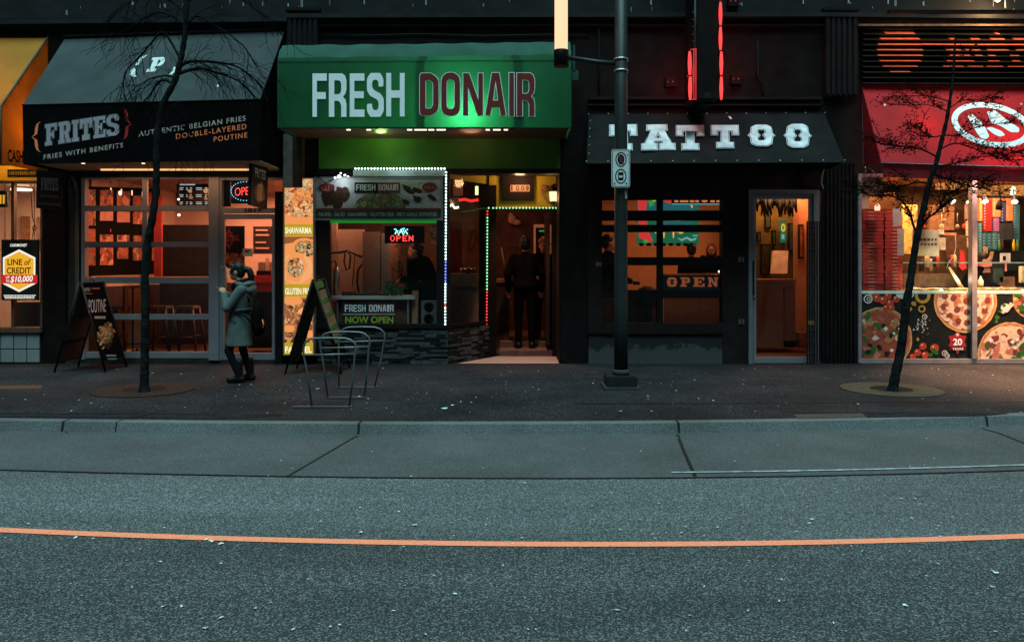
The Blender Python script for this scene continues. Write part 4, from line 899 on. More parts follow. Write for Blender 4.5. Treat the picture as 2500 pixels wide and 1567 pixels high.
# ledge stone base, front and angled
STN = [mat("ledge_stone", (.050, .051, .052), .8, var=.4, scale=8, bump=.4, bscale=40), mat("ledge_stone_dark", (.007, .007, .007), .8, var=.4, scale=8, bump=.4, bscale=40)]
A0, A1 = at(1094, 800, 12.98), at(1198, 800, 14.0)
q = MB(); z = .0; zt_ = ZZ(801)
q.mi = 1
q.box(XX(776), A0.x - .01, 13.0, 13.2, 0, zt_)
dv = Vector((A1.x - A0.x, A1.y - A0.y, 0)); dl = dv.length; dv.normalize(); nv = Vector((dv.y, -dv.x, 0))
def slab(p, a, b, z0, z1, out):
    c = [p + dv * a, p + dv * b]; 
    return [c[0] + nv * out + Vector((0, 0, z0)), c[1] + nv * out + Vector((0, 0, z0)), c[1] - nv * .12 + Vector((0, 0, z0)), c[0] - nv * .12 + Vector((0, 0, z0))], [c[0] + nv * out + Vector((0, 0, z1)), c[1] + nv * out + Vector((0, 0, z1)), c[1] - nv * .12 + Vector((0, 0, z1)), c[0] - nv * .12 + Vector((0, 0, z1))]
g0 = Vector((A0.x, A0.y, 0))
while z < zt_ - .012:
    hgt = random.uniform(.028, .05); z1 = min(z + hgt, zt_); x = XX(776)
    while x < A0.x - .02:
        ln = random.uniform(.09, .30); q.mi = 0 if random.random() < .5 else 1
        q.box(x, min(x + ln, A0.x) - .004, 12.975 - random.uniform(0, .022), 13.0, z, z1 - .004); x += ln
    x = 0
    while x < dl:
        ln = random.uniform(.09, .3); q.mi = 0 if random.random() < .5 else 1
        a, b = slab(g0, x, min(x + ln, dl) - .004, z, z1 - .004, random.uniform(0, .022)); q.hull8(a, b); x += ln
    z = z1
q.build("stone_base", STN, sf)
def aslab(name, m, a, b, py0, py1, out=.01, bk=.05, z=None):
    z0, z1 = (ZZ(py1), ZZ(py0)) if z is None else z
    c0, c1 = g0 + dv * a, g0 + dv * b; q = MB()
    q.hull8([c0 + nv * out + Vector((0, 0, z0)), c1 + nv * out + Vector((0, 0, z0)), c1 - nv * bk + Vector((0, 0, z0)), c0 - nv * bk + Vector((0, 0, z0))], [c0 + nv * out + Vector((0, 0, z1)), c1 + nv * out + Vector((0, 0, z1)), c1 - nv * bk + Vector((0, 0, z1)), c0 - nv * bk + Vector((0, 0, z1))])
    return q.build(name, m, sf)
aslab("angled_sill", BLACKG, -.02, dl + .02, 792, 801, .02); aslab("angled_header", YGW, 0, dl, 413, 436, .0)
q = MB(); q.face([g0 + dv * .0 + Vector((0, 0, zt_)), g0 + dv * dl + Vector((0, 0, zt_)), g0 + dv * dl + Vector((0, 0, 3.1)), g0 + Vector((0, 0, 3.1))]); q.build("pane", GLASS, sf)
q = MB(); q.box(XX(1170, 14), XX(1212, 14), 13.93, 14.1, 0, 3.3); q.build("door_post", BLACK, sf, bevel=.006)
q = MB(); q.box(XX(1205, 14), .80, 14.0, 14.1, ZZ(507, 14), 3.3); q.build("door_header", YGW, sf)
q = MB(); q.box(.765, .795, 13.02, 14.0, 0, 3.3); q.box(.70, .765, 13.98, 14.08, 0, ZZ(507, 14)); q.build("recess_wall", BLACK, sf)
q = MB(); q.face([(A0.x, 13.0, 3.14), (.79, 13.0, 3.14), (.79, 14.0, 3.14), (A1.x, 14.0, 3.14)]); q.build("recess_ceiling", mat("dark_soffit", (.05, .03, .02), .7), sf)
q = MB(); q.face([(A0.x + .15, 12.99, .006), (.765, 12.99, .006), (.765, 14.0, .006), (A1.x + .1, 14.0, .006)]); tag(q.build("entrance_tiles", mat("pinkish_entrance_tile", (.30, .20, .17), .5, var=.2, scale=20)), kind="structure")
q = MB(); q.box(A1.x + .15, .70, 14.0, 14.6, 0, .1); q.box(A1.x + .15, .76, 14.6, 17.2, 0, .2); tag(q.build("entrance_step", mat("worn_step", (.10, .06, .05), .6, var=.3)), kind="structure")
# lit food strip
ls = thing("light_box_sign", "tall glowing sign of food pictures between yellow green word bands", "sign", at(729, 866, 12.85))
q = MB(); q.pb(691, 434, 767, 868, 12.86, .14); q.build("case", ALU, ls)
L1 = food("lit_salad", ((.30, .04, .03), (1, .30, .05), (1, .46, .16), (.85, .62, .30), (.45, .10, .05), (1, .52, .2)), 14, .95, 2.2)
L2 = food("lit_wrap", ((.06, .03, .01), (.9, .6, .28), (.6, .07, .02), (.7, .35, .03), (.12, .15, .02), (1, .7, .42)), 30, .9)
L3 = food("lit_meat", ((.07, .02, .01), (.8, .25, .06), (.3, .07, .025), (1, .48, .17), (.2, .08, .02)), 18, .9, 1.8)
LT = glow("lit_tortilla", (1, .45, .17), .9); LB = glow("lit_lime_band", (.60, .42, .01), .8); LBK = glow("lit_plate_cream", (1, .35, .10), .9); LSH = glow("lit_brown_shade", (.35, .12, .03), .8)
V = facing(12.86); bx = (695, 437, 764, 865)
dec = [(rect(695, 437, 764, 865), 3), (rect(695, 437, 764, 530), 0), ([(695, 520), (715, 530), (764, 538), (764, 548), (695, 548)], 3), (rect(695, 548, 764, 576), 4), (rect(695, 578, 764, 600), 6), ([(695, 596), (764, 584), (764, 696), (695, 696)], 3)]
dec += [(circ(743, 607, 33, 26), 3), (circ(746, 607, 27, 20), 1), (circ(724, 655, 40, 38), 5), ([(695, 640), (712, 616), (740, 622), (752, 650), (730, 690), (700, 684)], 3), (circ(722, 653, 20, 24), 1)]
dec += [(rect(695, 694, 764, 724), 4), (rect(695, 727, 764, 838), 2), (circ(715, 735, 24, 10), 3), (circ(706, 802, 14, 9), 3), (circ(750, 815, 20, 10), 3), (circ(740, 760, 12, 8), 5), (rect(695, 836, 764, 865), 4)]
decal("food_print", V, dec, [L1, L2, L3, LBK, LB, LT, LSH], ls, bx, .003, .0008)
GWL = glow("lit_cream_letters", (1, .92, .62), 1.0)
for wd_, y_ in (("SHAWARMA", 570), ("GLUTEN FREE", 718), ("FALAFEL", 860)):
    txt("lettering", V, wd_, (697, y_), (762, y_), 15, GWL, ls, d=.022, bold=.03)
lamp("sign_glow", at(729, 640, 12.5), 4, (1, .55, .25), .5, parent=ls)
mb2 = thing("meter_box", "grey metal conduit box mounted on the wall above the glowing food sign", "meter box", at(715, 458, 12.8))
q = MB(); q.pb(691, 327, 712, 458, 12.78, .18); q.build("cover", mat("scratched_grey_metal", (.22, .20, .20), .5, .3, var=.25, scale=6), mb2, bevel=.004)
q = MB(); q.pb(713, 330, 738, 458, 12.84, .15); q.build("side_box", mat("rusty_dark_box", (.04, .02, .018), .6, var=.6, scale=9), mb2)
q = MB()
for y_ in (345, 400, 448): q.ell(at(700, y_, 12.78), (.008, .005, .008), 6, 4)
q.build("screw", DARKM, mb2)
# banner sign
bn = thing("banner_sign", "silver framed food banner with black and red title over the donair window", "sign", at(924, 535, 12.9))
q = MB(); q.pb(769, 434, 1079, 536, 12.9, .05); q.build("panel", mat("grey_banner", (.35, .36, .37), .5, var=.25, scale=3), bn)
q = MB()
for r_ in ((767, 432, 1081, 436), (767, 534, 1081, 538), (767, 436, 771, 534), (1077, 436, 1081, 534)): q.pb(*r_, 12.885, .02)
q.build("frame", ALU, bn)
V = facing(12.9); random.seed(3)
MT = mat("banner_meat", (.045, .018, .012), .6, var=.5, scale=14); PL_ = mat("banner_plate", (.36, .37, .40), .5, var=.1); SAL = food("banner_salad", ((.05, .10, .02), (.10, .17, .03), (.25, .30, .16), (.02, .03, .01), (.28, .08, .04)), 26)
BG_ = mat("banner_green", (.012, .05, .035), .6); MAR = mat("banner_maroon", (.16, .02, .02), .6)
dec = [(circ(822, 480, 52, 34), 1), (circ(1030, 490, 60, 36), 1), (circ(930, 500, 62, 30), 2)]
dec += [(blob(random.uniform(782, 850), random.uniform(462, 500), random.uniform(9, 15)), 0) for _ in range(14)] + [(blob(random.uniform(985, 1065), random.uniform(455, 500), random.uniform(8, 14), st=.6, rot=.5), random.choice([0, 0, 1])) for _ in range(20)]
dec += [(rect(771, 509, 1077, 514), 4), (rect(771, 514, 1077, 533), 3), (rect(866, 446, 922, 471), 5), (rect(922, 446, 977, 471), 4), (circ(797, 459, 18, 11), 4), (circ(1049, 458, 18, 12), 4)]
decal("food_print", V, dec, [MT, PL_, SAL, BG_, MAR, BLACKG], bn, (771, 436, 1077, 534), .003, .0004)
LG = mat("pale_grey_print", (.45, .47, .48), .6)
letters("lettering", V, GROT, word("FRESH", 870, 466, 917, 466, 15, .15), LG, bn, d=.026); letters("lettering", V, GROT, word("DONAIR", 925, 466, 973, 466, 15, .15), LG, bn, d=.026)
txt("lettering", V, "HALAL", (1036, 462), (1063, 462), 8, mat("halal_print", (.35, .16, .15), .6), bn, d=.026, bold=.02)
decal("script_print", V, [([(787, 456), (789, 462), (794, 463), (796, 455), (797.5, 455), (797, 463), (801, 464), (803, 452), (805, 452), (804, 464), (807, 466), (795, 466), (788, 465), (785, 460)], 0)], [mat("halal_print", ())], bn, d0=.026)
txt("lettering", V, "FALAFEL \u00b7 SALAD \u00b7 SHAWARMA \u00b7 GLUTTEN FREE \u00b7 SPICY GARLIC POTATOES", (779, 528.5), (1067, 528.5), 9.5, mat("dim_pale_print", (.30, .36, .35), .6), bn, d=.026, bold=.02)
# light strips
def ledstrip(name, label, segs, par_m, gap=.052):
    t = thing(name, label, "light strip", segs[0][0])
    q = MB()
    for p0, p1, _ in segs: q.tube([p0 + Vector((0, .016, 0)), p1 + Vector((0, .016, 0))], .010, 5)
    q.build("channel", DARKM, t)
    for p0, p1, m in segs:
        n = max(1, round((p1 - p0).length / gap)); first = None
        for k in range(n):
            c = p0 + (p1 - p0) * ((k + .5) / n)
            if first is None:
                q = MB(); q.ell(c, (.0155, .0155, .0155), 6, 4); first = q.build("led", m, t); c0 = c
            else:
                d = first.copy(); C.collection.objects.link(d); d.location = first.location + (c - c0)
    return t
LW = glow("led_white", (.72, 1, .95), 5); LBL = glow("led_blue", (.2, .25, 1), 2.2); LR = glow("led_red", (1, .05, .04), 2.0); LGN = glow("led_green", (.30, 1, .42), 1.9)
Yl = 12.93
t = ledstrip("led_strip", "white dotted light strip bent along top and side of the donair window", [(at(864, 412, Yl), at(1089, 412, Yl), LW), (at(1089, 417, Yl), at(1088, 636, Yl), LW), (at(1088, 636, Yl), at(1087.5, 690, Yl), LBL), (at(1087.5, 690, Yl), at(1087, 742, Yl), LW), (at(1087, 742, Yl), at(1087, 748, Yl), LR), (at(1087, 748, Yl), at(1087, 795, Yl), LW)], DARKM, .052)
lamp("led_glow", at(970, 405, 12.75), 1.6, (.75, 1, 1), .3, parent=t); lamp("led_glow", at(1091, 560, 12.7), 1.5, (.8, 1, 1), .4, parent=t)
q = MB(); q.pb(862, 416, 1086, 430, 12.94, .03); q.build("reflector", mat("pale_reflector", (.5, .55, .6), .3, .4), t)
Yl = 13.88
t = ledstrip("led_strip", "green dotted light strip with red ends framing the donair doorway", [(at(1200, 508, Yl), at(1370, 508, Yl), LGN), (at(1194, 504, Yl), at(1192, 512, Yl), LGN), (at(1190, 512, Yl), at(1190, 528, Yl), LR), (at(1190, 528, Yl), at(1189, 710, Yl), LGN), (at(1189, 710, Yl), at(1188, 794, Yl), LR)], DARKM, .056)
lamp("led_glow", at(1270, 520, 13.7), .9, (.4, 1, .5), .3, parent=t)
fl_ = thing("flood_or_fill_light", "cluster of glaring white bulbs with cable above the food banner", "light", at(832, 428, 12.85))
q = MB()
for x_, y_, r_ in ((828, 431, .030), (842, 428, .018), (818, 434, .018), (832, 423, .014), (850, 431, .012)): q.ell(at(x_, y_, 12.84), (r_, r_, r_ * .8))
q.build("bulb", glow("cold_bulb", (.85, 1, 1), 5), fl_)
q = MB(); q.tube([at(775, 430, 12.88), at(795, 447, 12.86), at(812, 440, 12.86), at(826, 430, 12.86), at(858, 424, 12.9)], .008, 5); q.build("cable", BLACKG, fl_)
lamp("flood_or_fill_glow", at(832, 440, 12.72), 2.2, (.85, 1, 1), .05, parent=fl_)
# door surround objects
nb = thing("number_board", "black board with four white number plates over the donair doorway", "sign", at(1265, 488, 13.95))
q = MB(); q.pb(1226, 430, 1304, 490, 13.93, .06); q.build("board", mat("dark_maroon_board", (.006, .003, .003), .6, spec=.1), nb)
for ch, a in zip("1009", (1246, 1258, 1270, 1282)):
    q = MB(); q.pb(a, 452, a + 11, 468, 13.918, .012); q.build("number_plate", mat("cream_plate", (.34, .22, .16), .5), nb)
    txt("lettering", facing(13.918), ch, (a + 2, 466), (a + (5.5 if ch == "1" else 9), 466), 13, BLACKG, nb, d=.004, bold=.025)
cl = thing("ceiling_lamp", "lit glass dome lamp on the recess ceiling above the number board", "lamp", at(1269, 416, 13.6))
p = at(1269, 414, 13.6)
q = MB(); q.lathe(p + Vector((0, 0, -.012)), [(.15, 0), (.155, .03), (.12, .06)]); q.build("rim", mat("brass_rim", (.4, .2, .08), .4, .6), cl)
q = MB(); q.lathe(p + Vector((0, 0, -.10)), [(.015, 0), (.07, .015), (.105, .05), (.125, .088)]); q.build("dome", glow("frosted_dome", (1, .60, .30), 2.2), cl)
lamp("lamp_glow", p + Vector((0, 0, -.16)), 18, (1, .5, .22), .08, parent=cl); sp0 = lamp("lamp_glow", p + Vector((0, 0, -.14)), 300, (1, .52, .34), .08, 'SPOT', cl); sp0.data.spot_size = R(75)
ln = thing("wall_lantern", "lit frosted lantern with dark spiked cap on the yellow green wall", "lamp", at(1351, 492, 13.75))
p = at(1351, 492, 13.75)
q = MB(); q.lathe(p, [(.058, 0), (.068, .1), (.072, .165)], 6); q.build("shade", glow("frosted_lantern", (1, .62, .38), 1.6), ln)
q = MB(); q.lathe(p + Vector((0, 0, .165)), [(.085, 0), (.06, .06), (.03, .10), (.012, .13)], 6); q.tube([p + Vector((0, 0, .28)), p + Vector((.06, .1, .30)), p + Vector((.13, .2, .22)), p + Vector((.1, .24, .1))], .014, 6); q.lathe(p + Vector((0, 0, -.03)), [(.02, 0), (.05, .03)], 6)
for k in range(6): a = k * 1.047; q.tube([p + Vector((.05 * math.cos(a), .05 * math.sin(a), .22)), p + Vector((.075 * math.cos(a), .075 * math.sin(a), .29))], [.008, .002], 4)
q.build("cap", BLACKG, ln)
lamp("lantern_glow", p + Vector((-.05, -.12, .05)), 3, (1, .55, .25), .06, parent=ln)
simple("price_tag", "blank yellow card hung beside the top of the doorway post", "card", [(1194, 421, 1212, 452, 13.86, .01)], mat("yellow_card", (.45, .33, .03), .7))
q = MB(); q.ell(at(1329, 459, 13.95), (.062, .02, .06)); q.tube([at(1322, 462, 13.96), at(1326, 478, 13.95), at(1338, 492, 13.95), at(1355, 500, 13.95)], [.012, .014, .016, .012], 6)
tag(q.build("wall_ornament", mat("brown_ornament", (.16, .08, .03), .6, var=.3)), "round brown ornament with curled tail on the wall beside the lantern", "ornament")
# inside the window
simple("tiled_partition", "warm lit pale tiled wall at the back of the donair kitchen", "partition", [(822, 560, 888, 735, 15.0, .08)], mat("kitchen_tile", (.55, .42, .33), .4, var=.08))
simple("partition", "pale door jamb at the edge of the donair kitchen", "partition", [(808, 545, 822, 735, 14.9, .1)], mat("jamb_beige", (.40, .3, .25), .6))
cb = thing("steel_cabinet", "tall grey steel cabinet in the donair kitchen", "cabinet", at(917, 730, 14.6))
q = MB(); q.pb(885, 566, 928, 732, 14.6, .4); q.build("body", mat("brown_steel", (.22, .17, .15), .35, .5, var=.15), cb)
q = MB(); q.pb(930, 570, 953, 732, 14.65, .4); q.build("side", mat("grey_steel", (.25, .25, .25), .35, .4, var=.2), cb)
q = MB(); q.tube([at(808, 618, 14.2), at(835, 616, 14.2), at(848, 612, 14.2), at(866, 620, 14.2), at(884, 628, 14.2)], .02, 7); q.tube([at(843, 612, 14.15), at(840, 640, 14.15), at(846, 660, 14.15), at(853, 655, 14.15), at(856, 625, 14.15), at(848, 612, 14.15)], .016, 6)
q.tube([at(866, 616, 14.15), at(864, 650, 14.15), at(860, 700, 14.15)], .009, 5); q.tube([at(884, 645, 14.15), at(874, 660, 14.15), at(872, 690, 14.15), at(876, 715, 14.15)], .02, 6)
tag(q.build("kitchen_hose", mat("black_rubber", (.015, .013, .012), .5)), "black hoses looping from a pipe in front of the tiled wall", "hose")
ex = thing("extinguisher", "dull steel cylinder with black valve at the corner of the kitchen window", "extinguisher", at(821, 720, 13.7))
q = MB(); q.lathe(at(821, 722, 13.7), [(.06, 0), (.06, .42), (.04, .47), (.02, .49)], 14); q.build("cylinder", STEEL, ex)
q = MB(); q.tube([at(821, 652, 13.7), at(819, 636, 13.7), at(812, 640, 13.7)], .016, 6); q.build("valve", BLACKG, ex)
sp_ = thing("rotisserie_spit", "upright stack of browned meat on a spit in the donair kitchen", "spit", at(965, 705, 14.2))
q = MB(); n = 11; q.lathe(at(967, 705, 14.2), [((.05 + .045 * math.sin(k / n * 2.6) + random.uniform(-.008, .012)), k * .085) for k in range(n + 1)], 12); q.build("meat", food("spit_meat", ((.25, .10, .05), (.45, .2, .1), (.12, .05, .03), (.5, .28, .17)), 24), sp_)
q = MB(); q.pb(982, 588, 992, 700, 14.35, .1); q.pb(950, 590, 956, 700, 14.4, .06); q.tube([at(967, 707, 14.2), at(967, 580, 14.2)], .01, 6); q.build("burner", mat("tan_steel", (.35, .22, .15), .4, .5), sp_)
ct = thing("food_counter", "white edged serving counter in the donair shop window", "counter", at(905, 800, 13.4))
q = MB(); q.pb(806, 723, 1012, 731, 13.35, .6); q.build("top", mat("pale_counter_edge", (.42, .40, .40), .4, var=.1), ct)
q = MB(); q.pb(824, 731, 1000, 796, 13.5, .4); q.build("front", mat("brown_counter", (.10, .05, .035), .5, var=.3), ct)
q = MB()
for x_ in (822, 994): q.pb(x_, 731, x_ + 4, 796, 13.4, .04)
q.build("leg", ALU, ct)
q = MB(); q.pb(1006, 710, 1020, 796, 13.5, .1); q.build("side", mat("tan_side", (.35, .18, .09), .6), ct)
ws = thing("window_sign", "dark banner with pale and lime words standing below the counter", "sign", at(902, 792, 13.2))
q = MB(); q.pb(836, 740, 902, 766, 13.2, .02); q.pb(902, 740, 965, 766, 13.2, .02); q.pb(836, 766, 965, 793, 13.2, .02); q.build("board", mat("dark_red_board", (.022, .01, .01), .5), ws)
V = facing(13.2); LITP = mat("pale_window_letters", (.72, .76, .78), .6)
q = MB(); q.pb(902, 741, 964, 765, 13.197, .004); q.build("red_field", mat("sign_red", (.15, .012, .012), .5), ws)
letters("lettering", V, GROT, word("FRESH", 842, 761, 893, 761, 17, .16), LITP, ws, d=.008); letters("lettering", V, GROT, word("DONAIR", 901, 761, 961, 761, 17, .16), LITP, ws, d=.008)
txt("lettering", V, "NOW OPEN", (843, 788), (961, 788), 16, mat("lime_letters", (.34, .40, .04), .6), ws, d=.008, bold=.03)
q = MB(); q.pb(836, 766.5, 965, 768, 13.196, .005); q.build("white_line", LITP, ws)
os_ = thing("open_sign", "black dotted open sign with small coloured emblem in the donair window", "sign", at(987, 593, 13.15))
q = MB(); q.pb(939, 552, 1036, 594, 13.15, .03); q.build("board", BLACKG, os_)
def dotword(s, x0, y0, x1, y1):
    G = {'O': ["0110", "1001", "1001", "1001", "0110"], 'P': ["1110", "1001", "1110", "1000", "1000"], 'E': ["1111", "1000", "1110", "1000", "1111"], 'N': ["1001", "1101", "1111", "1011", "1001"]}
    out = []; n = len(s) * 5 - 1
    for i, c in enumerate(s):
        for r_, row in enumerate(G[c]):
            for k, b_ in enumerate(row):
                if b_ == '1': out.append((x0 + (x1 - x0) * (i * 5 + k) / (n - 1), y0 + (y1 - y0) * r_ / 4))
    return out
dots("red_bulbs", dotword("OPEN", 954, 576, 1008, 588), .0105, glow("neon_red", ()  , 2), os_, 13.135)
dots("cyan_bulbs", [(961 + random.uniform(0, 36), 568 - 10 * math.sin(math.pi * k / 22) * random.uniform(.7, 1.1)) for k in range(22)], .010, glow("neon_cyan", (.15, .8, 1), 2.4), os_, 13.135)
q = MB(); q.tube([at(x, y, 13.13) for x, y in ((965, 572), (968, 562), (973, 573), (979, 560), (985, 573), (990, 564), (995, 572))], .011, 5); q.build("emblem", glow("neon_mint", (.5, 1, .65), 2), os_)
spk = thing("loudspeaker", "tall grey loudspeaker standing in the corner of the donair window", "speaker", at(1046, 795, 13.3))
q = MB(); q.pb(1028, 735, 1066, 795, 13.3, .25); q.build("cabinet", mat("speaker_grey", (.10, .10, .11), .5), spk, bevel=.006)
for y_ in (749, 778):
    q = MB(); q.lathe(at(1047, y_, 13.3), [(.085, 0), (.08, .012), (.04, -.01), (.02, .0)], 18, (0, -1, 0)); q.build("cone", BLACKG, spk)
pl_ = thing("pot_plant", "leafy green plant on the counter of the donair window", "plant", at(960, 725, 13.45))
q = MB(); random.seed(11)
for _ in range(46):
    c = at(962 + random.uniform(-18, 18), 706 + random.uniform(-12, 12), 13.5 + random.uniform(-.1, .1)); a = random.random() * 6.28; l_ = random.uniform(.07, .16); d_ = Vector((math.cos(a), random.uniform(-.4, .4), math.sin(a) * .8)); n_ = d_.cross(Vector((0, 1, .3))).normalized() * .022
    q.face([c, c + d_ * l_ * .5 + n_, c + d_ * l_, c + d_ * l_ * .5 - n_])
q.build("leaves", mat("plant_green", (.02, .10, .03), .5, var=.4), pl_)
q = MB(); q.lathe(at(962, 724, 13.5), [(.05, 0), (.07, .07)], 10); q.build("pot", BLACKG, pl_)
tr_ = thing("food_tray", "row of dark food trays along the donair counter", "trays", at(880, 722, 13.5)); q = MB()
for k in range(4): q.pb(835 + k * 28, 712 + (k % 2) * 3, 860 + k * 28, 723, 13.5, .25)
q.build("tray", mat("tray_dark", (.06, .05, .045), .3, .5), tr_)
# behind the angled window
simple("menu_board", "dim leaning menu card with red stripes behind the angled donair window", "menu", [(1050, 548, 1070, 596, 14.2, .02)], food("menu_print", ((.25, .1, .06), (.1, .2, .05), (.4, .25, .1), (.05, .02, .02)), 20))
simple("chiller_counter", "low white topped counter behind the angled donair window", "counter", [(1098, 668, 1168, 700, 14.6, .4), (1100, 700, 1168, 790, 14.65, .3)], mat("counter_cream", (.18, .15, .13), .5, var=.2))
simple("panel", "dark red poster panel behind the angled donair window", "panel", [(1098, 540, 1128, 668, 15.2, .03)], mat("maroon_panel", (.13, .02, .015), .6, var=.4))
simple("fabric_sign", "salmon hanging card behind the top of the angled window", "card", [(1106, 440, 1130, 478, 14.6, .02)], mat("salmon_card", (.55, .28, .2), .7))
q = MB(); q.tube([at(1120, 489, 14.4), at(1135, 487, 14.4), at(1150, 491, 14.4), at(1168, 488, 14.4)], .026, 6); tag(q.build("neon_tube", glow("neon_red_dim", (1, .04, .03), 1.0)), "red neon tube inside the angled donair window", "neon")
q = MB(); q.tube([at(1097, 504, 14.3), at(1104, 500, 14.3), at(1110, 508, 14.3), at(1120, 506, 14.3)], .02, 6); tag(q.build("neon_tube", glow("white_lamp_soft", (1, .9, .7), 2.4)), "short bright white lamp inside the angled donair window", "light")
q = MB(); q.lathe(at(1151, 444, 14.4), [(.05, 0), (.07, .01), (.07, .03)]); tag(q.build("ceiling_light", glow("white_lamp_soft", (), 2)), "small round lit lamp above the angled donair window", "light")
q = MB(); q.tube([at(1164, 476, 14.6), at(1164, 455, 14.6)], .03, 6); tag(q.build("neon_tube", glow("yellow_green_lamp", (.8, 1, .4), 1.6)), "short yellow green lamp beside the doorway post", "light")
q = MB()
for x_, r_ in ((1130, .06), (1142, .08), (1156, .07)): q.ell(at(x_, 660, 14.7), (r_, r_, r_ * .8))
tag(q.build("steel_bowl", mat("bowl_dark", (.12, .09, .08), .25, .6)), "dark shiny bowls clustered on the counter behind the angled window", "bowls")
# inside the doorway
mr = thing("mirror", "pale framed mirror on the dark wall inside the donair doorway", "mirror", at(1322, 640, 16.9))
q = MB()
for r_ in ((1303, 548, 1346, 556), (1303, 556, 1308, 660), (1341, 556, 1346, 660)): q.pb(*r_, 16.9, .06)
q.build("frame", mat("pale_frame", (.75, .62, .52), .5), mr)
q = MB(); q.pb(1308, 556, 1341, 660, 16.95, .02); q.build("glass", mat("dark_mirror", (.03, .03, .03), .1, .5), mr)
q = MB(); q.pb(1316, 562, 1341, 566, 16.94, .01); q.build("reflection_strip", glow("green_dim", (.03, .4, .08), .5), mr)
txt("wall_lettering", facing(17.18), "Donair", (1140, 612), (1232, 560), 46, mat("ghost_letters", (.035, .02, .012), .6), None, slant=.25, bold=.012)
tag(bpy.data.objects["wall_lettering"], "dark painted word sloping up the brown wall inside the donair shop", "lettering")
q = MB(); q.ell(at(1250, 536, 17.1), (.09, .03, .1)); q.ell(at(1262, 543, 17.1), (.09, .03, .06)); q.ell(at(1247, 525, 17.1), (.05, .03, .05)); tag(q.build("wall_ornament", mat("pale_ornament", (.32, .22, .17), .7)), "pale cloud shaped ornament on the brown wall inside the donair shop", "ornament")
dc = thing("counter", "dark wooden counter left of the doorway with a till on it", "counter", at(1232, 835, 15))
q = MB(); q.pb(1212, 690, 1243, 850, 14.9, .8); q.build("front", WOODW, dc); q = MB(); q.pb(1210, 682, 1247, 690, 14.85, .9); q.build("top", mat("orange_edge", (.42, .2, .11), .4), dc)
q = MB(); q.tube([at(1224, 604, 14.8), at(1231, 640, 14.8), at(1232, 650, 14.8)], .012, 5); tag(q.build("broom_handle", mat("pale_wood_stick", (.5, .35, .25), .5)), "pale stick leaning beside the counter inside the donair doorway", "stick")
q = MB(); q.box(.60, .66, 14.02, 14.9, .2, ZZ(520, 14)); tag(q.build("open_door", mat("dark_door", (.02, .012, .008), .4)), "dark door folded open against the right side of the donair doorway", "door")

# ================================================================== tattoo shop
TFR = BLACKG
room(XX(1425), 5.5, .05, 3.3, 16.5, mat("orange_plaster", (.50, .25, .13), .8, var=.08), mat("brown_floor2", (.12, .05, .03), .5), mat("dim_ceiling2", (.2, .12, .08), .8))
lamp("room_light", tuple(at(1650, 590, 13.45)), 7, (1, .36, .14), .1); lamp("room_light", (2.8, 15.0, 3.2), 24, (1, .36, .14), .8, 'AREA'); lamp("room_light", (4.9, 14.5, 3.2), 55, (1, .38, .15), .5, 'AREA')  # the first is an extra lamp added to brighten the desk front
sf = thing("shop_window", "black framed grid window with dark panes behind the lamp pole", "window", at(1620, 888, 13))
q = MB(); q.pb(1436, 400, 2006, 424, 12.98, .3); q.pb(1436, 424, 1828, 487, 12.97, .2); q.pb(1436, 424, 1470, 815, 12.96, .2); q.pb(1764, 424, 1828, 888, 12.975, .2); q.pb(1470, 789, 1764, 815, 12.95, .2); q.pb(1828, 424, 2006, 463, 12.972, .2); q.build("surround", mat("charcoal_surround", (.017, .0115, .0115), .7, var=.35, scale=3, spec=.05), sf)
q = MB(); q.pb(1605, 487, 1619, 789, 12.99, .1)
for a, b_ in ((514, 539), (549, 567), (628, 648), (708, 728)): q.pb(1470, a, 1764, b_, 13.0, .07)
q.build("glazing_bar", BLACKG, sf)
q = MB(); q.face([at(1470, 789, 13.09), at(1764, 789, 13.09), at(1764, 487, 13.09), at(1470, 487, 13.09)]); q.build("pane", GLASS, sf)
# peeling base wall
PEEL = bpy.data.materials.new("peeling_black_paint"); PEEL.use_nodes = True; n = PEEL.node_tree.nodes; L = PEEL.node_tree.links; b = n["Principled BSDF"]; b.inputs["Roughness"].default_value = .8
tc = n.new("ShaderNodeTexCoord"); no = n.new("ShaderNodeTexNoise"); no.inputs["Scale"].default_value = 5; no.inputs["Detail"].default_value = 9; no.inputs["Roughness"].default_value = .7; L.new(tc.outputs["Object"], no.inputs[0])
se = n.new("ShaderNodeSeparateXYZ"); L.new(tc.outputs["Object"], se.inputs[0]); ma = n.new("ShaderNodeMath"); ma.operation = 'MULTIPLY_ADD'; ma.inputs[1].default_value = 1.5; L.new(se.outputs[2], ma.inputs[0]); L.new(no.outputs[0], ma.inputs[2])
cr = n.new("ShaderNodeValToRGB"); cr.color_ramp.elements[0].position = .86; cr.color_ramp.elements[1].position = .92; cr.color_ramp.elements[0].color = (.045, .046, .048, 1); cr.color_ramp.elements[1].color = (.004, .004, .004, 1)
L.new(ma.outputs[0], cr.inputs[0]); L.new(cr.outputs[0], b.inputs["Base Color"]); _m["peeling"] = PEEL
q = MB(); q.box(XX(1437), XX(1800), 12.99, 13.2, 0, ZZ(815)); o = q.build("base_wall", PEEL, sf)
o.data.transform(Matrix.Translation((0, 0, 0)))
q = MB()
for y_ in (633, 785): q.pb(1803, y_ - 6, 1809, y_ + 7, 12.955, .02); q.pb(1812, y_ - 6, 1817, y_ + 7, 12.955, .02)
q.build("hinge", mat("tarnished_hinge", (.16, .10, .09), .4, .5), sf)
q = MB(); q.pb(1455, 640, 1469, 650, 12.95, .02); q.build("lock", mat("tarnished_hinge", ()), sf)
sg = thing("lit_sign", "glowing green picture with red drapes hanging inside the tattoo shop", "sign", at(1640, 595, 14.3))
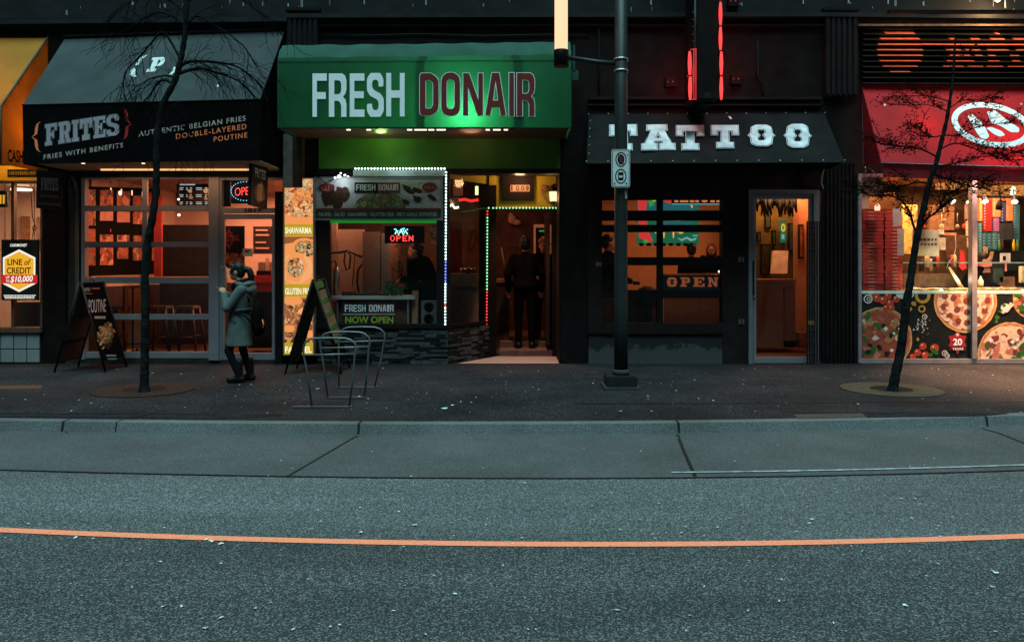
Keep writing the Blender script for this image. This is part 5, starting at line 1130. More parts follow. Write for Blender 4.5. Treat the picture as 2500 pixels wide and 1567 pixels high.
q = MB(); q.pb(1556, 470, 1706, 598, 14.3, .06); q.build("panel", glow("deep_green_glow", (.008, .20, .10), .55), sg)
V = facing(14.3)
GRE, GYE, GTE, GPA, GDK = glow("drape_red", (.75, .045, .04), .8), glow("drop_yellow", (.95, .55, .06), .9), glow("teal_glow", (.015, .13, .15), .8), glow("mint_glow", (.25, .55, .45), .7), glow("leaf_green", (.05, .5, .06), .6)
dec = [(rect(1572, 476, 1706, 520), 2), ([(1557, 470), (1583, 470), (1577, 512), (1581, 560), (1594, 588), (1586, 593), (1560, 580)], 0), ([(1618, 470), (1652, 470), (1648, 490), (1634, 498), (1622, 492)], 0), ([(1582, 486), (1600, 482), (1596, 500), (1586, 506)], 4), (rect(1600, 541, 1690, 552), 2)]
dec += [([(x, 560), (x + 6, 560), (x + 4, 580), (x + 2, 583)], 1) for x in (1618, 1641)] + [(circ(1662, 566, 7, 5), 1), (circ(1602, 567, 4, 3), 1), ([(1592, 490), (1602, 486), (1600, 492)], 1), (circ(1576, 590, 6, 4), 4), ([(1684, 494), (1692, 506), (1688, 508)], 1)]
dec += [([(1652, 580), (1664, 584), (1676, 578), (1690, 584), (1701, 579), (1698, 586), (1686, 589), (1676, 583), (1664, 589)], 3), (rect(1690, 574, 1703, 577), 3)]
decal("picture", V, dec, [GRE, GYE, GTE, GPA, GDK], sg, (1557, 470, 1705, 597), .003, .0006)
q = MB()
for k in range(8): q.ell(at(1566 + k * 18, 597, 14.3), (.05, .02, .03), 8, 6)
q.build("lower_trim", BLACKG, sg)
s2 = thing("lit_sign", "cropped row of glowing orange letters at the top of the tattoo window", "sign", at(1700, 500, 13.6))
q = MB(); q.pb(1640, 464, 1762, 500, 13.62, .03); q.build("board", BLACKG, s2)
V = facing(13.62); OG = glow("orange_sign_glow", (1, .22, .06), .8)
letters("lettering", V, SLAB, [('I', 1646, 494, 1656, 494, 26), ('E', 1660, 494, 1680, 494, 26), ('R', 1684, 494, 1706, 494, 26), ('O', 1710, 494, 1730, 494, 26), ('H', 1734, 494, 1760, 494, 26)], OG, s2)
q = MB(); q.pb(1640, 497, 1762, 500, 13.61, .01); q.build("teal_line", glow("teal_line_glow", (.1, .45, .45), .7), s2)
ob = thing("open_sign", "dark open sign with orange slab letters in the tattoo window", "sign", at(1688, 707, 13.12))
q = MB(); q.pb(1619, 672, 1758, 708, 13.12, .025); q.build("board", mat("navy_board", (.010, .014, .018), .5), ob)
letters("lettering", facing(13.12), SLAB, [('O', 1626, 700, 1655, 700, 23), ('P', 1661, 700, 1686, 700, 23), ('E', 1692, 700, 1720, 700, 23), ('N', 1728, 700, 1753, 700, 23)], glow("rusty_letters", (.42, .105, .035), .5), ob)
sc = thing("armchair", "dark round backed chair low in the tattoo shop window", "chair", at(1576, 790, 14))
q = MB(); q.lathe(at(1579, 742, 14.0), [(.15, -.05), (.19, .0), (.19, .15), (.15, .26), (.06, .31)], 16); q.build("backrest", mat("chair_black", (.012, .01, .01), .5), sc)
q = MB(); q.tube([at(1545, 690, 14.0), at(1562, 692, 14.0)], .03, 6); q.tube([at(1579, 760, 14.0), at(1579, 850, 14.0)], .04, 8); q.build("leg", BLACKG, sc)
tb_ = thing("desk", "low orange fronted desk inside the tattoo shop window", "desk", at(1690, 790, 13.8))
q = MB(); q.pb(1622, 668, 1762, 672, 14.0, .5); q.build("top", mat("desk_edge", (.5, .22, .1), .4), tb_); q = MB(); q.pb(1622, 724, 1762, 800, 13.9, .05); q.build("front", mat("orange_board", (.42, .17, .06), .7, var=.15), tb_)
simple("side_panel", "grey brown panel low behind the lamp pole in the tattoo window", "panel", [(1470, 728, 1606, 800, 14.2, .05)], mat("grey_brown_low", (.12, .075, .06), .7, var=.25))
q = MB(); q.ell(at(1756, 663, 13.9), (.02, .02, .02)); tag(q.build("desk_lamp", glow("cool_bulb", (.8, 1, 1), 3)), "tiny bright bulb on the desk in the tattoo window", "light")
# door
dr = thing("shop_door", "grey framed glass door of the tattoo shop with orange interior", "door", at(1915, 888, 12.97))
q = MB(); q.pb(1828, 463, 1839, 892, 12.95, .14); q.pb(1839, 463, 2001, 474, 12.95, .14); q.pb(1986, 474, 2001, 890, 12.95, .14); q.build("door_frame", mat("grey_door_paint", (.15, .145, .16), .5, var=.1), dr, bevel=.004)
q = MB(); q.pb(1840, 475, 1846, 886, 12.985, .06); q.pb(1846, 475, 1985, 486, 12.985, .06); q.pb(1846, 872, 1985, 886, 12.985, .06); q.pb(1976, 486, 1985, 872, 12.985, .06); q.build("door_leaf", ALU, dr)
q = MB(); q.face([at(1846, 872, 13.02), at(1976, 872, 13.02), at(1976, 486, 13.02), at(1846, 486, 13.02)]); q.build("pane", GLASS, dr)
q = MB(); q.pb(1838, 636, 1842, 720, 12.93, .04); q.ell(at(1841, 729, 12.94), (.018, .02, .018)); q.build("handle", BLACKG, dr)
gt = thing("folding_gate", "black folding security gate bunched beside the tattoo shop door", "gate", at(1985, 890, 12.85))
q = MB()
for k in range(6): q.pb(1970 + k * 6, 540, 1973 + k * 6, 888, 12.84 + (k % 2) * .03, .02)
q.build("bar", BLACKG, gt)
q = MB()
for j in range(12):
    for k in range(4): q.tube([at(1971 + k * 6, 552 + j * 28, 12.83), at(1979 + k * 6, 566 + j * 28, 12.83)], .004, 4)
q.build("lattice", DARKM, gt)
q = MB(); q.pb(1973, 783, 1988, 793, 12.82, .03); q.build("latch", mat("brass_latch", (.2, .12, .04), .4, .6), gt)
ct = thing("reception_counter", "orange brown reception counter seen through the tattoo shop door", "counter", at(1900, 850, 14.2))
q = MB(); q.pb(1820, 682, 1945, 690, 14.2, .6); q.pb(1820, 690, 1942, 700, 14.24, .5); q.build("top", mat("tan_ledge", (.42, .2, .1), .5), ct)
q = MB(); q.pb(1820, 700, 1913, 848, 14.25, .5); q.pb(1915, 700, 1942, 832, 14.28, .5); q.build("front", mat("tan_board", (.34, .155, .07), .6, var=.1), ct)
q = MB(); q.pb(1913, 832, 1942, 848, 14.3, .5); q.build("plinth", BLACKG, ct)
q = MB(); A = [at(1881, 668, 14.4), at(1922, 668, 14.4), at(1925, 612, 14.55), at(1886, 612, 14.55)]; q.hull8(A, [p + Vector((0, .02, 0)) for p in A]); tag(q.build("white_card", mat("white_board_card", (.75, .62, .52), .6)), "large blank white card standing on the reception counter", "card")
simple("side_wall", "bright orange wall end right of the reception counter", "wall", [(1941, 470, 1980, 860, 14.9, .1)], mat("orange_bright_plaster", (.62, .33, .18), .8, var=.08))
simple("rear_partition", "dim olive back wall hung with framed pictures behind the counter", "wall", [(1826, 470, 1941, 700, 15.4, .08)], mat("olive_wall", (.16, .12, .03), .8, var=.25))
for (a, b_, c_, d_), lb in zip(((1868, 500, 1882, 558), (1885, 562, 1895, 600), (1848, 566, 1858, 590), (1858, 596, 1880, 670), (1925, 545, 1940, 615)), ("narrow tall black frame high on the olive wall", "small black frame in the middle of the olive wall", "smallest black frame low beside the door edge", "broad black cabinet shape behind the counter", "black frame around a green picture near the orange wall")):
    f = thing("picture_frame", lb, "picture", at(a, d_, 15.35)); q = MB(); q.pb(a, b_, c_, d_, 15.34, .05); q.build("frame", BLACKG, f)
    q = MB(); q.pb(a + 2.5, b_ + 3, c_ - 2.5, d_ - 3, 15.335, .01); q.build("picture", mat("dim_green_print", (.05, .07, .03), .5, var=.6, scale=12), f)
sg = thing("lit_sign", "small glowing green picture with yellow ring behind the counter", "sign", at(1912, 592, 15.2)); q = MB(); q.pb(1905, 538, 1919, 592, 15.2, .02); q.build("panel", glow("deep_green_glow", ()), sg)
decal("picture", facing(15.2), [(circ(1912, 556, 5.5, 10), 0), (circ(1912, 556, 3, 6), 1), (rect(1908, 572, 1915, 584), 2)], [GYE, GDK, GPA], sg)
q = MB()
for _ in range(60):
    x_ = random.uniform(1846, 1940); p = at(x_, 486, 14.7 + random.uniform(-.2, .2)); l_ = random.uniform(.05, .34) * (1 if x_ < 1880 or x_ > 1900 else .6); q.tube([p, p + Vector((random.uniform(-.08, .08), 0, -l_))], [.05, .012], 5)
tag(q.build("hanging_plant", mat("dark_dry_leaves", (.02, .022, .012), .7, var=.5)), "dark dried leaves hanging from the ceiling inside the tattoo shop door", "plant", kind="thing")
pf = thing("picture_frame", "tall black framed picture on the bright orange wall", "picture", at(1957, 632, 14.8)); q = MB(); q.pb(1950, 548, 1962, 632, 14.84, .05); q.build("frame", BLACKG, pf); q = MB(); q.pb(1953, 553, 1960, 627, 14.835, .01); q.build("picture", mat("orange_print2", (.3, .12, .06), .5, var=.5), pf)
q = MB(); q.lathe(at(1868, 666, 14.5), [(.03, 0), (.035, .2), (.015, .27), (.015, .33), (.02, .34)], 10); tag(q.build("bottle", mat("brown_bottle", (.06, .03, .015), .15)), "brown bottle standing on the reception counter", "bottle")
q = MB(); q.pb(1953, 812, 1972, 850, 14.2, .25); q.tube([at(1957, 812, 14.3), at(1960, 800, 14.3), at(1972, 802, 14.3)], .014, 6); tag(q.build("shopping_bag", mat("tan_bag", (.4, .2, .1), .7)), "tan bag with dark handle on the floor right of the counter", "bag")
# neon blade sign
NE = glow("neon_red_tube", (1, .055, .055), 1.6)
ns = thing("neon_sign", "tall black vertical sign box edged with glowing red neon tubes", "neon sign", at(1728, 268, 12.3))
q = MB(); q.pb(1701, -420, 1756, 243, 12.1, .8); q.build("box", BLACK, ns, bevel=.01)
def neon(x, y0, y1, w_, Y): 
    q = MB(); ym = (y0 + y1) / 2; s = Y / F; q.tube([at(x, y0, Y), at(x, y0 + 6, Y), at(x, y0 + 18, Y), at(x, ym, Y), at(x, y1 - 18, Y), at(x, y1 - 6, Y), at(x, y1, Y)], [w_ * .25 * s, w_ * .36 * s, w_ * .46 * s, w_ * .5 * s, w_ * .46 * s, w_ * .36 * s, w_ * .25 * s], 8)
    return q.build("neon_tube", NE, ns)
for x, y0, y1 in ((1761, 187, 244), (1761, 126, 184), (1759, 66, 123), (1759, 6, 63), (1759, -60, 2), (1759, -125, -64)): neon(x, y0, y1, 9, 12.08)
for x, y0, y1 in ((1685, 187, 244), (1684, 126, 184)): neon(x, y0, y1, 9.5, 12.3)
q = MB()
for x in (1694, 1699):
    q.tube([at(x, 120, 12.05), at(x, 243, 12.05)], .008, 5)
q.tube([at(1686, 122, 12.1), at(1700, 120, 12.05)], .008, 5); q.tube([at(1688, 243, 12.1), at(1700, 243, 12.05)], .008, 5); q.build("thin_tube", glow("neon_red_thin", (.75, .03, .04), .9), ns)
q = MB(); q.tube([at(1697, -100, 12.06), at(1697, 118, 12.06)], .016, 6)
for k in range(5): q.tube([at(1690, 30 + k * 18, 12.1), at(1699, 30 + k * 18, 12.08)], .005, 4)
q.build("unlit_tube", mat("dull_glass_tube", (.10, .16, .17), .25, var=.4), ns)
q = MB()
for y_ in (2, 64, 124.5, 185.5): q.pb(1755, y_ - 1.6, 1764, y_ + 1.6, 12.06, .03)
q.pb(1679, 184, 1690, 187, 12.28, .03); q.pb(1718, 226, 1735, 240, 12.09, .02); q.pb(1714, 244, 1742, 256, 12.3, .5); q.build("clamp", DARKM, ns)
lamp("neon_glow", at(1668, 180, 12.5), 18, (1, .08, .06), .2, parent=ns); lamp("neon_glow", at(1778, 150, 12.5), 20, (1, .08, .06), .3, parent=ns)
for x_, y_, lb in ((1637, 200, "pair of red reflectors on a dark box between pole and neon sign"), (1797, 193, "pair of red reflectors on a dark box right of the neon tubes"), (1790, 3, "pair of red reflectors on a dark box at the top edge")):
    t = thing("junction_box", lb, "junction box", at(x_, y_ + 12, 12.95)); q = MB(); q.pb(x_ - 12, y_ - 12, x_ + 14, y_ + 12, 12.93, .07); q.build("box", BLACK, t)
    q = MB(); q.ell(at(x_ - 6, y_, 12.93), (.010, .006, .010), 6, 5); q.ell(at(x_ + 6, y_, 12.93), (.012, .006, .012), 6, 5); q.build("reflector", glow("dim_red_reflector", (.6, .05, .05), .6), t)
# ================================================================== pizza shop
random.seed(21)
room(XX(2100), 11, .05, 3.1, 15.4, mat("tan_kitchen_wall", (.10, .055, .025), .7, var=.6, scale=3), mat("brown_floor3", (.15, .09, .05), .5), mat("amber_ceiling", (.5, .25, .1), .7))
lamp("room_light", (6.9, 14.3, 3.0), 70, (1, .50, .24), 1.0, 'AREA'); lamp("room_light", (8.4, 14.0, 3.0), 75, (1, .50, .25), .8, 'AREA'); lamp("room_light", (6.1, 13.8, 3.0), 14, (1, .58, .3), .4, 'AREA')
sf = thing("shop_window", "wide silver framed pizza shop window with two tall panes", "window", at(2300, 886, 13))
q = MB(); q.pb(2096, 424, 2104, 886, 12.95, .14); q.pb(2104, 424, 2900, 432, 12.95, .14); q.pb(2104, 876, 2900, 887, 12.95, .14); q.build("window_frame", mat("grey_pink_frame", (.26, .23, .24), .4, .3), sf)
q = MB(); q.pb(2374, 432, 2386, 876, 12.94, .12); q.pb(2650, 432, 2662, 876, 12.94, .12); q.build("mullion", mat("grey_pink_frame", ()), sf)
q = MB(); q.face([at(2104, 876, 13.02), at(2900, 876, 13.02), at(2900, 432, 13.02), at(2104, 432, 13.02)]); q.build("pane", GLASS, sf)
q = MB(); q.pb(2104, 711, 2900, 717, 12.985, .25); q.build("glass_shelf_edge", mat("green_glass_edge", (.45, .62, .50), .2, var=.2), sf)
q = MB(); q.pb(2096, 887, 2900, 891, 13.0, .1); q.build("plinth", BLACK, sf)
assumed_lamp = thing("downlight", "assumed warm downlight added under the red awning near the right edge", "light", at(2470, 425, 12.55))  # lamp out of sight, assumed and added to brighten the pavement below
p = at(2470, 425, 12.62); q = MB(); q.lathe(p, [(.05, 0), (.06, .05), (.04, .1)], 12); q.build("housing", BLACKG, assumed_lamp); q = MB(); q.lathe(p + Vector((0, 0, -.012)), [(.03, 0), (.042, .008)], 12); q.build("bulb", glow("cream_bulb"), assumed_lamp)
lamp("assumed_down_glow", p + Vector((0, 0, -.06)), 2800, (1, .50, .25), .05, 'SPOT', assumed_lamp, (R(-16), 0, 0)).data.spot_size = R(88)
wp = thing("window_graphic", "black printed panel of pizzas and vegetables below the pizza shop window", "window graphic", at(2300, 876, 12.98))
q = MB(); q.pb(2104, 717, 2900, 876, 12.99, .03); q.build("panel", mat("black_print", (.010, .012, .010), .4, var=.3), wp)
V = facing(12.99)
PM = [mat("crust", (.36, .15, .06), .6, var=.3, scale=20), mat("tomato_sauce", (.30, .06, .03), .6, var=.3, scale=20), mat("pale_cheese", (.60, .40, .28), .6, var=.2, scale=20), mat("pepperoni", (.16, .035, .025), .6, var=.3, scale=30), mat("basil", (.025, .10, .015), .5, var=.4, scale=20), mat("aubergine", (.02, .015, .015), .4), mat("feta", (.62, .58, .52), .6), mat("ham", (.42, .13, .10), .6, var=.2), mat("yellow_cheese", (.55, .42, .08), .6, var=.3), mat("crust_edge", (.48, .24, .10), .6, var=.3, scale=25)]
def pizza(cx, cy, r, kind, bx):
    it = [(blob(cx, cy, r, 40, .012), 9), (blob(cx, cy, r * .955, 36, .015), 0), (blob(cx, cy, r * .90, 36, .03), {0: 1, 1: 2, 2: 2, 3: 8}[kind])]
    def spot(): a = random.random() * 6.283; d_ = r * .84 * math.sqrt(random.random()); return cx + d_ * math.cos(a), cy + d_ * math.sin(a)
    if kind == 1:
        for _ in range(30): x, y = spot(); it.append((blob(x, y, random.uniform(6, 13), 8, .4), 7 if random.random() < .3 else 0))
        ring_ = [(0, 0)] + [(r * .36 * math.cos(a), r * .36 * math.sin(a)) for a in [k * 1.047 + .3 for k in range(6)]] + [(r * .68 * math.cos(a), r * .68 * math.sin(a)) for a in [k * .483 for k in range(13)]]
        for x, y in ring_: it.append((blob(cx + x + random.uniform(-3, 3), cy + y + random.uniform(-3, 3), 7.6, 11, .1), 3))
        for _ in range(14): x, y = spot(); it.append((blob(x, y, random.uniform(3, 6), 7, .4), 2))
    else:
        for _ in range(60): x, y = spot(); it.append((blob(x, y, random.uniform(4, 11), 7, .45), random.choice([1, 1, 7, 0, 2] if kind == 0 else [2, 2, 7, 7, 0, 3])))
        for _ in range(11 if kind == 0 else 16): x, y = spot(); it.append((blob(x, y, random.uniform(8, 13), 9, .2, .5, random.random() * 3), 4))
        for _ in range(10 if kind == 0 else 6): x, y = spot(); it.append((blob(x, y, random.uniform(6, 9), 8, .3, .7, random.random() * 3), 5 if kind == 0 else 3))
        for _ in range(8): x, y = spot(); s = random.uniform(4, 6.5); it.append((blob(x, y, s, 4, .15), 6))
    decal("pizza_print", V, it, PM, wp, bx, .004, .00008)
pizza(2150, 827, 77, 0, (2105, 718, 2374, 875)); pizza(2357, 735, 77, 1, (2105, 718, 2900, 875)); pizza(2466, 866, 80, 2, (2386, 718, 2900, 875)); pizza(2522, 730, 50, 3, (2386, 718, 2900, 875)); pizza(2700, 800, 80, 0, (2386, 718, 2900, 875))
VG = [mat("cherry_tomato", (.40, .045, .02), .4, var=.3, scale=30), mat("tomato_shine", (.7, .35, .25), .4), PM[4], mat("onion_print", (.50, .46, .44), .5), mat("black_print", ()), mat("olive_gold", (.40, .22, .04), .5, var=.3, scale=30), PM[2]]
it = []
for x, y, r_ in ((2128, 722, 9), (2142, 728, 10), (2156, 733, 10), (2168, 722, 9), (2173, 740, 9), (2188, 730, 9), (2164, 752, 9), (2176, 752, 8), (2253, 845, 9), (2240, 860, 9), (2258, 866, 9), (2278, 862, 0), (2281, 850, 11), (2228, 870, 8)):
    if r_: it += [(blob(x, y, r_, 12, .05), 0), (blob(x - r_ * .3, y - r_ * .35, r_ * .28, 6), 1)]
it += [(blob(2282, 858, 10, 8, .3, .7, .6), 2), (blob(2272, 866, 7, 8, .3, .7, 2), 2), (blob(2434, 775, 7, 8, .4, .8), 2), (blob(2444, 760, 6, 8, .4, .8), 2), (blob(2432, 785, 5, 6), 2)]
for x, y, r_ in ((2119, 730, 11), (2257, 773, 6.5), (2306, 862, 7), (2312, 868, 6)): it += [(circ(x, y, r_), 3), (circ(x, y, r_ * .72), 4), (circ(x + 1, y, r_ * .45), 3), (circ(x + 1, y, r_ * .25), 4)]
for x, y, r_ in ((2250, 754, 9), (2252, 722, 19)): it += [(circ(x, y, r_), 5), (circ(x, y, r_ * .6), 4)]
for x, y, r_ in ((2231, 741, 6), (2221, 754, 5), (2240, 828, 4)): it += [(blob(x, y, r_), 5)]
it += [(circ(2209, 720, 22, 10), 3), (blob(2455, 752, 12, 10, .2), 3), (blob(2449, 745, 5), 2), (blob(2468, 744, 6), 6), (blob(2448, 762, 4), 6)]
for _ in range(46): it.append((blob(random.gauss(2250, 9), random.gauss(797, 10), random.uniform(.5, 2.4), 6), 3))
decal("vegetable_print", V, it, VG, wp, (2105, 718, 2900, 875), .004, .00008)
star = [(2337 + (25 if k % 2 == 0 else 17) * math.sin(k * math.pi / 6), 833 - (25 if k % 2 == 0 else 17) * math.cos(k * math.pi / 6)) for k in range(12)]
decal("badge", V, [(star, 0), (circ(2337, 817, 4), 1), (rect(2317, 847, 2357, 855), 2), ([(2332, 855), (2342, 855), (2337, 865)], 0)], [mat("badge_red", (.32, .02, .03), .5), mat("badge_pale", (.55, .4, .38), .5), mat("badge_dark", (.10, .006, .01), .5)], wp, d0=.006, dd=.001)
txt("lettering", V, "20", (2326, 842), (2348, 842), 16, WHITE, wp, d=.012, bold=.03); txt("lettering", V, "YEARS", (2324, 854), (2351, 854), 5.5, WHITE, wp, d=.012, bold=.02)
# stacks of pizza boxes
BOX = mat("red_pizza_box", (.36, .03, .03), .6, var=.18, scale=4); VENT = mat("box_slot", (.50, .25, .19), .7)
bx0 = None
for x0_, x1_, lb in ((2106, 2157, "red pizza box in the tall stack next to the silver window frame"), (2161, 2203, "red pizza box in the tall stack beside the two hanging papers")):
    bx0 = None; n_ = 23
    for k in range(n_):
        y1_ = 710 - k * 8.55; c = at((x0_ + x1_) / 2, y1_, 13.5)
        if bx0 is None:
            bx0 = thing("pizza_box", lb, "box", c, lb.replace("red pizza box in", "pizza boxes in")); hw_ = (x1_ - x0_) / 2 * 13.5 / F; hh = 8.1 * 13.5 / F
            q = MB(); q.box(c.x - hw_, c.x + hw_, 13.5, 13.9, c.z, c.z + hh * .94); q.build("box_body", BOX, bx0)
            q = MB(); sx = -.2 if x0_ < 2150 else .15; q.box(c.x + hw_ * (sx - .3), c.x + hw_ * (sx + .3), 13.494, 13.51, c.z + hh * .3, c.z + hh * .62); q.build("side_slot", VENT, bx0)
        else:
            d_ = dup(bx0, c + Vector((random.uniform(-.008, .008), random.uniform(-.01, .01), 0)))
simple("notice", "upper grey white paper hanging beside the red pizza boxes", "notice", [(2180, 508, 2202, 552, 13.3, .006)], mat("grey_paper", (.45, .40, .40), .7))
simple("notice", "lower narrow paper hanging beside the red pizza boxes", "notice", [(2191, 558, 2207, 624, 13.3, .006)], mat("grey_paper", ()))
q = MB(); q.lathe(at(2142, 518, 13.6), [(.03, 0), (.045, .04), (.045, .1), (.02, .14)], 10); tag(q.build("wall_lamp", glow("salmon_lamp", (1, .5, .3), 1.8)), "small salmon lamp glowing above the red pizza boxes", "lamp")
simple("panel", "pale upper panel in the top corner of the pizza shop window", "panel", [(2104, 434, 2156, 478, 13.4, .02), (2104, 478, 2122, 510, 13.4, .02)], mat("pale_corner", (.62, .45, .36), .7, var=.15))
simple("cupboard", "brown wooden cupboard behind the dark leaves in the pizza shop", "cupboard", [(2122, 470, 2185, 512, 14.0, .4)], mat("brown_cupboard", (.12, .055, .02), .6))
simple("ceiling_panel", "orange lit ceiling strip behind the pizza shop spotlights", "panel", [(2290, 446, 2360, 462, 14.8, .1), (2390, 452, 2520, 478, 14.8, .1)], glow("amber_strip", (1, .34, .08), .75))
spb = None
for x_, y_, lb, an in ((2327, 493, "spotlight on the pizza shop track, left of the window bar and tilted", -.6), (2366, 492, "round bright spotlight touching the window bar in the pizza shop", -.25), (2405, 492, "round spotlight just right of the window bar", .1), (2477, 493, "largest tilted spotlight near the right edge", .45)):
    t = thing("spotlight", lb, "spotlight", at(x_, y_, 13.9), "track spotlights in the pizza shop"); p = at(x_, y_, 13.9); ax = Vector((math.sin(an) * -.7, -.55, -.75)).normalized()
    q = MB(); q.lathe(p - ax * .10, [(.03, -.05), (.035, .0), (.055, .09), (.06, .10)], 12, ax); q.tube([p - ax * .1, p - ax * .1 + Vector((0, .03, .14))], .01, 5); q.build("housing", BLACKG, t)
    q = MB(); q.lathe(p, [(.054, -.004), (.05, .006), (.02, .012)], 12, ax); q.build("bulb", glow("spot_bulb", (.9, 1, .75), 4), t)
t = thing("spotlight", "black unlit spotlight between the two lit ones at the right", "spotlight", at(2440, 505, 13.9), "track spotlights in the pizza shop"); p = at(2440, 500, 13.9)
q = MB(); q.lathe(p, [(.05, -.09), (.055, -.02), (.04, .06), (.03, .08)], 12, (.15, 0, 1)); q.tube([p + Vector((.01, 0, .07)), p + Vector((.02, 0, .2))], .012, 5); q.build("housing", BLACKG, t)
q = MB(); q.pb(2386, 478, 2560, 484, 13.95, .03); q.pb(2300, 470, 2374, 475, 13.95, .03); tag(q.build("lighting_track", BLACKG), "black track carrying the spotlights in the pizza shop", "track")
q = MB(); q.ell(at(2473, 489 - 22, 14.3), (.05, .05, .085)); tag(q.build("pendant_lamp", glow("cream_bulb", ())), "bright oval bulb above the largest spotlight", "light")
# packages on the right
PK = [mat("blue_pack", (.03, .13, .20), .4, var=.3, scale=14), mat("red_pack", (.30, .02, .02), .5), mat("orange_pack", (.75, .24, .08), .5), mat("violet_pack", (.28, .10, .30), .5), mat("navy_pack", (.04, .05, .16), .4), mat("teal_pack", (.05, .20, .26), .4, var=.3, scale=12)]
pk = [((2391, 482, 2399, 540), 2, "narrow orange carton at the left of the coloured cartons"), ((2401, 488, 2422, 566), 1, "tall red carton among the coloured cartons"), ((2424, 482, 2443, 530), 2, "square orange carton with the unlit spotlight before it"), ((2426, 532, 2440, 566), 3, "violet carton below the square orange carton"), ((2444, 490, 2457, 542), 4, "navy carton leaning between two orange cartons"), ((2457, 482, 2473, 540), 2, "broad orange carton left of the teal stack"), ((2474, 500, 2490, 590), 5, "tall teal carton stack at the right edge"),
      ((2390, 544, 2398, 640), 5, "narrow teal stack beside the window bar"), ((2399, 568, 2410, 610), 0, "first blue carton in the lower row of cartons"), ((2411, 568, 2422, 610), 0, "second blue carton in the lower row, below the red carton"), ((2423, 568, 2434, 610), 5, "third carton in the lower row, teal and ribbed"), ((2435, 568, 2450, 612), 0, "last blue carton in the lower row beside the dark shelf")]
for (a, b_, c_, d_), mi, lb in pk:
    t = thing("carton", lb, "carton", at((a + c_) / 2, d_, 14.6), "coloured cartons stacked in the pizza shop"); q = MB(); q.pb(a, b_, c_, d_, 14.6, .2); q.build("body", PK[mi], t, bevel=.006)
    q = MB(); k_ = b_ + 5
    while k_ < d_ - 3: q.pb(a + 1.5, k_, a + 5, k_ + 2.5, 14.595, .01); k_ += 7
    q.build("side_print", mat("pack_print", (.25, .35, .4), .5), t)
simple("shelf", "dark shelf unit with coloured bottles behind the small white sign", "shelf", [(2385, 612, 2560, 660, 14.7, .2), (2448, 545, 2475, 585, 14.5, .2)], mat("dark_shelf", (.03, .035, .045), .5))
BT = [mat("bottle_yellow", (.6, .4, .03), .3), mat("bottle_green", (.08, .2, .04), .3), mat("bottle_dark", (.05, .03, .05), .3)]
for k, (x_, mi, lb) in enumerate(((2440, 1, "green"), (2447, 2, "dark"), (2475, 0, "yellow"), (2484, 1, "olive green"))):
    p = at(x_, 612, 14.45); q = MB(); q.lathe(p, [(.025, 0), (.028, .12), (.012, .17), (.012, .2)], 8); tag(q.build("bottle", BT[mi]), "%s bottle %s" % (lb, ("left of the white sign on the shelf", "beside the green one on the shelf", "behind the small white sign", "at the shelf end near the right edge")[k]), "bottle")
simple("chopping_board", "upright wooden board leaning at the dark shelf, taller one", "board", [(2402, 603, 2412, 640, 14.3, .03)], mat("board_wood", (.38, .25, .12), .6))
q = MB(); A = [at(2413, 642, 14.3), at(2420, 642, 14.3), at(2427, 614, 14.3), at(2420, 614, 14.3)]; q.hull8(A, [p + Vector((0, .03, 0)) for p in A]); tag(q.build("chopping_board", mat("board_wood", ())), "shorter wooden board leaning right beside the taller one", "board")
ts = thing("table_sign", "small white square sign on a pink stick by the pizza display", "sign", at(2455, 660, 13.6)); q = MB(); q.pb(2442, 618, 2467, 643, 13.6, .01); q.build("sheet", mat("warm_white_card", (.75, .66, .6), .6), ts); q = MB(); q.pb(2454, 643, 2458, 662, 13.61, .01); q.build("stick", mat("pink_stick", (.5, .18, .2), .5), ts); q = MB(); q.pb(2449, 625, 2456, 636, 13.595, .01); q.build("dark_mark", BLACKG, ts)
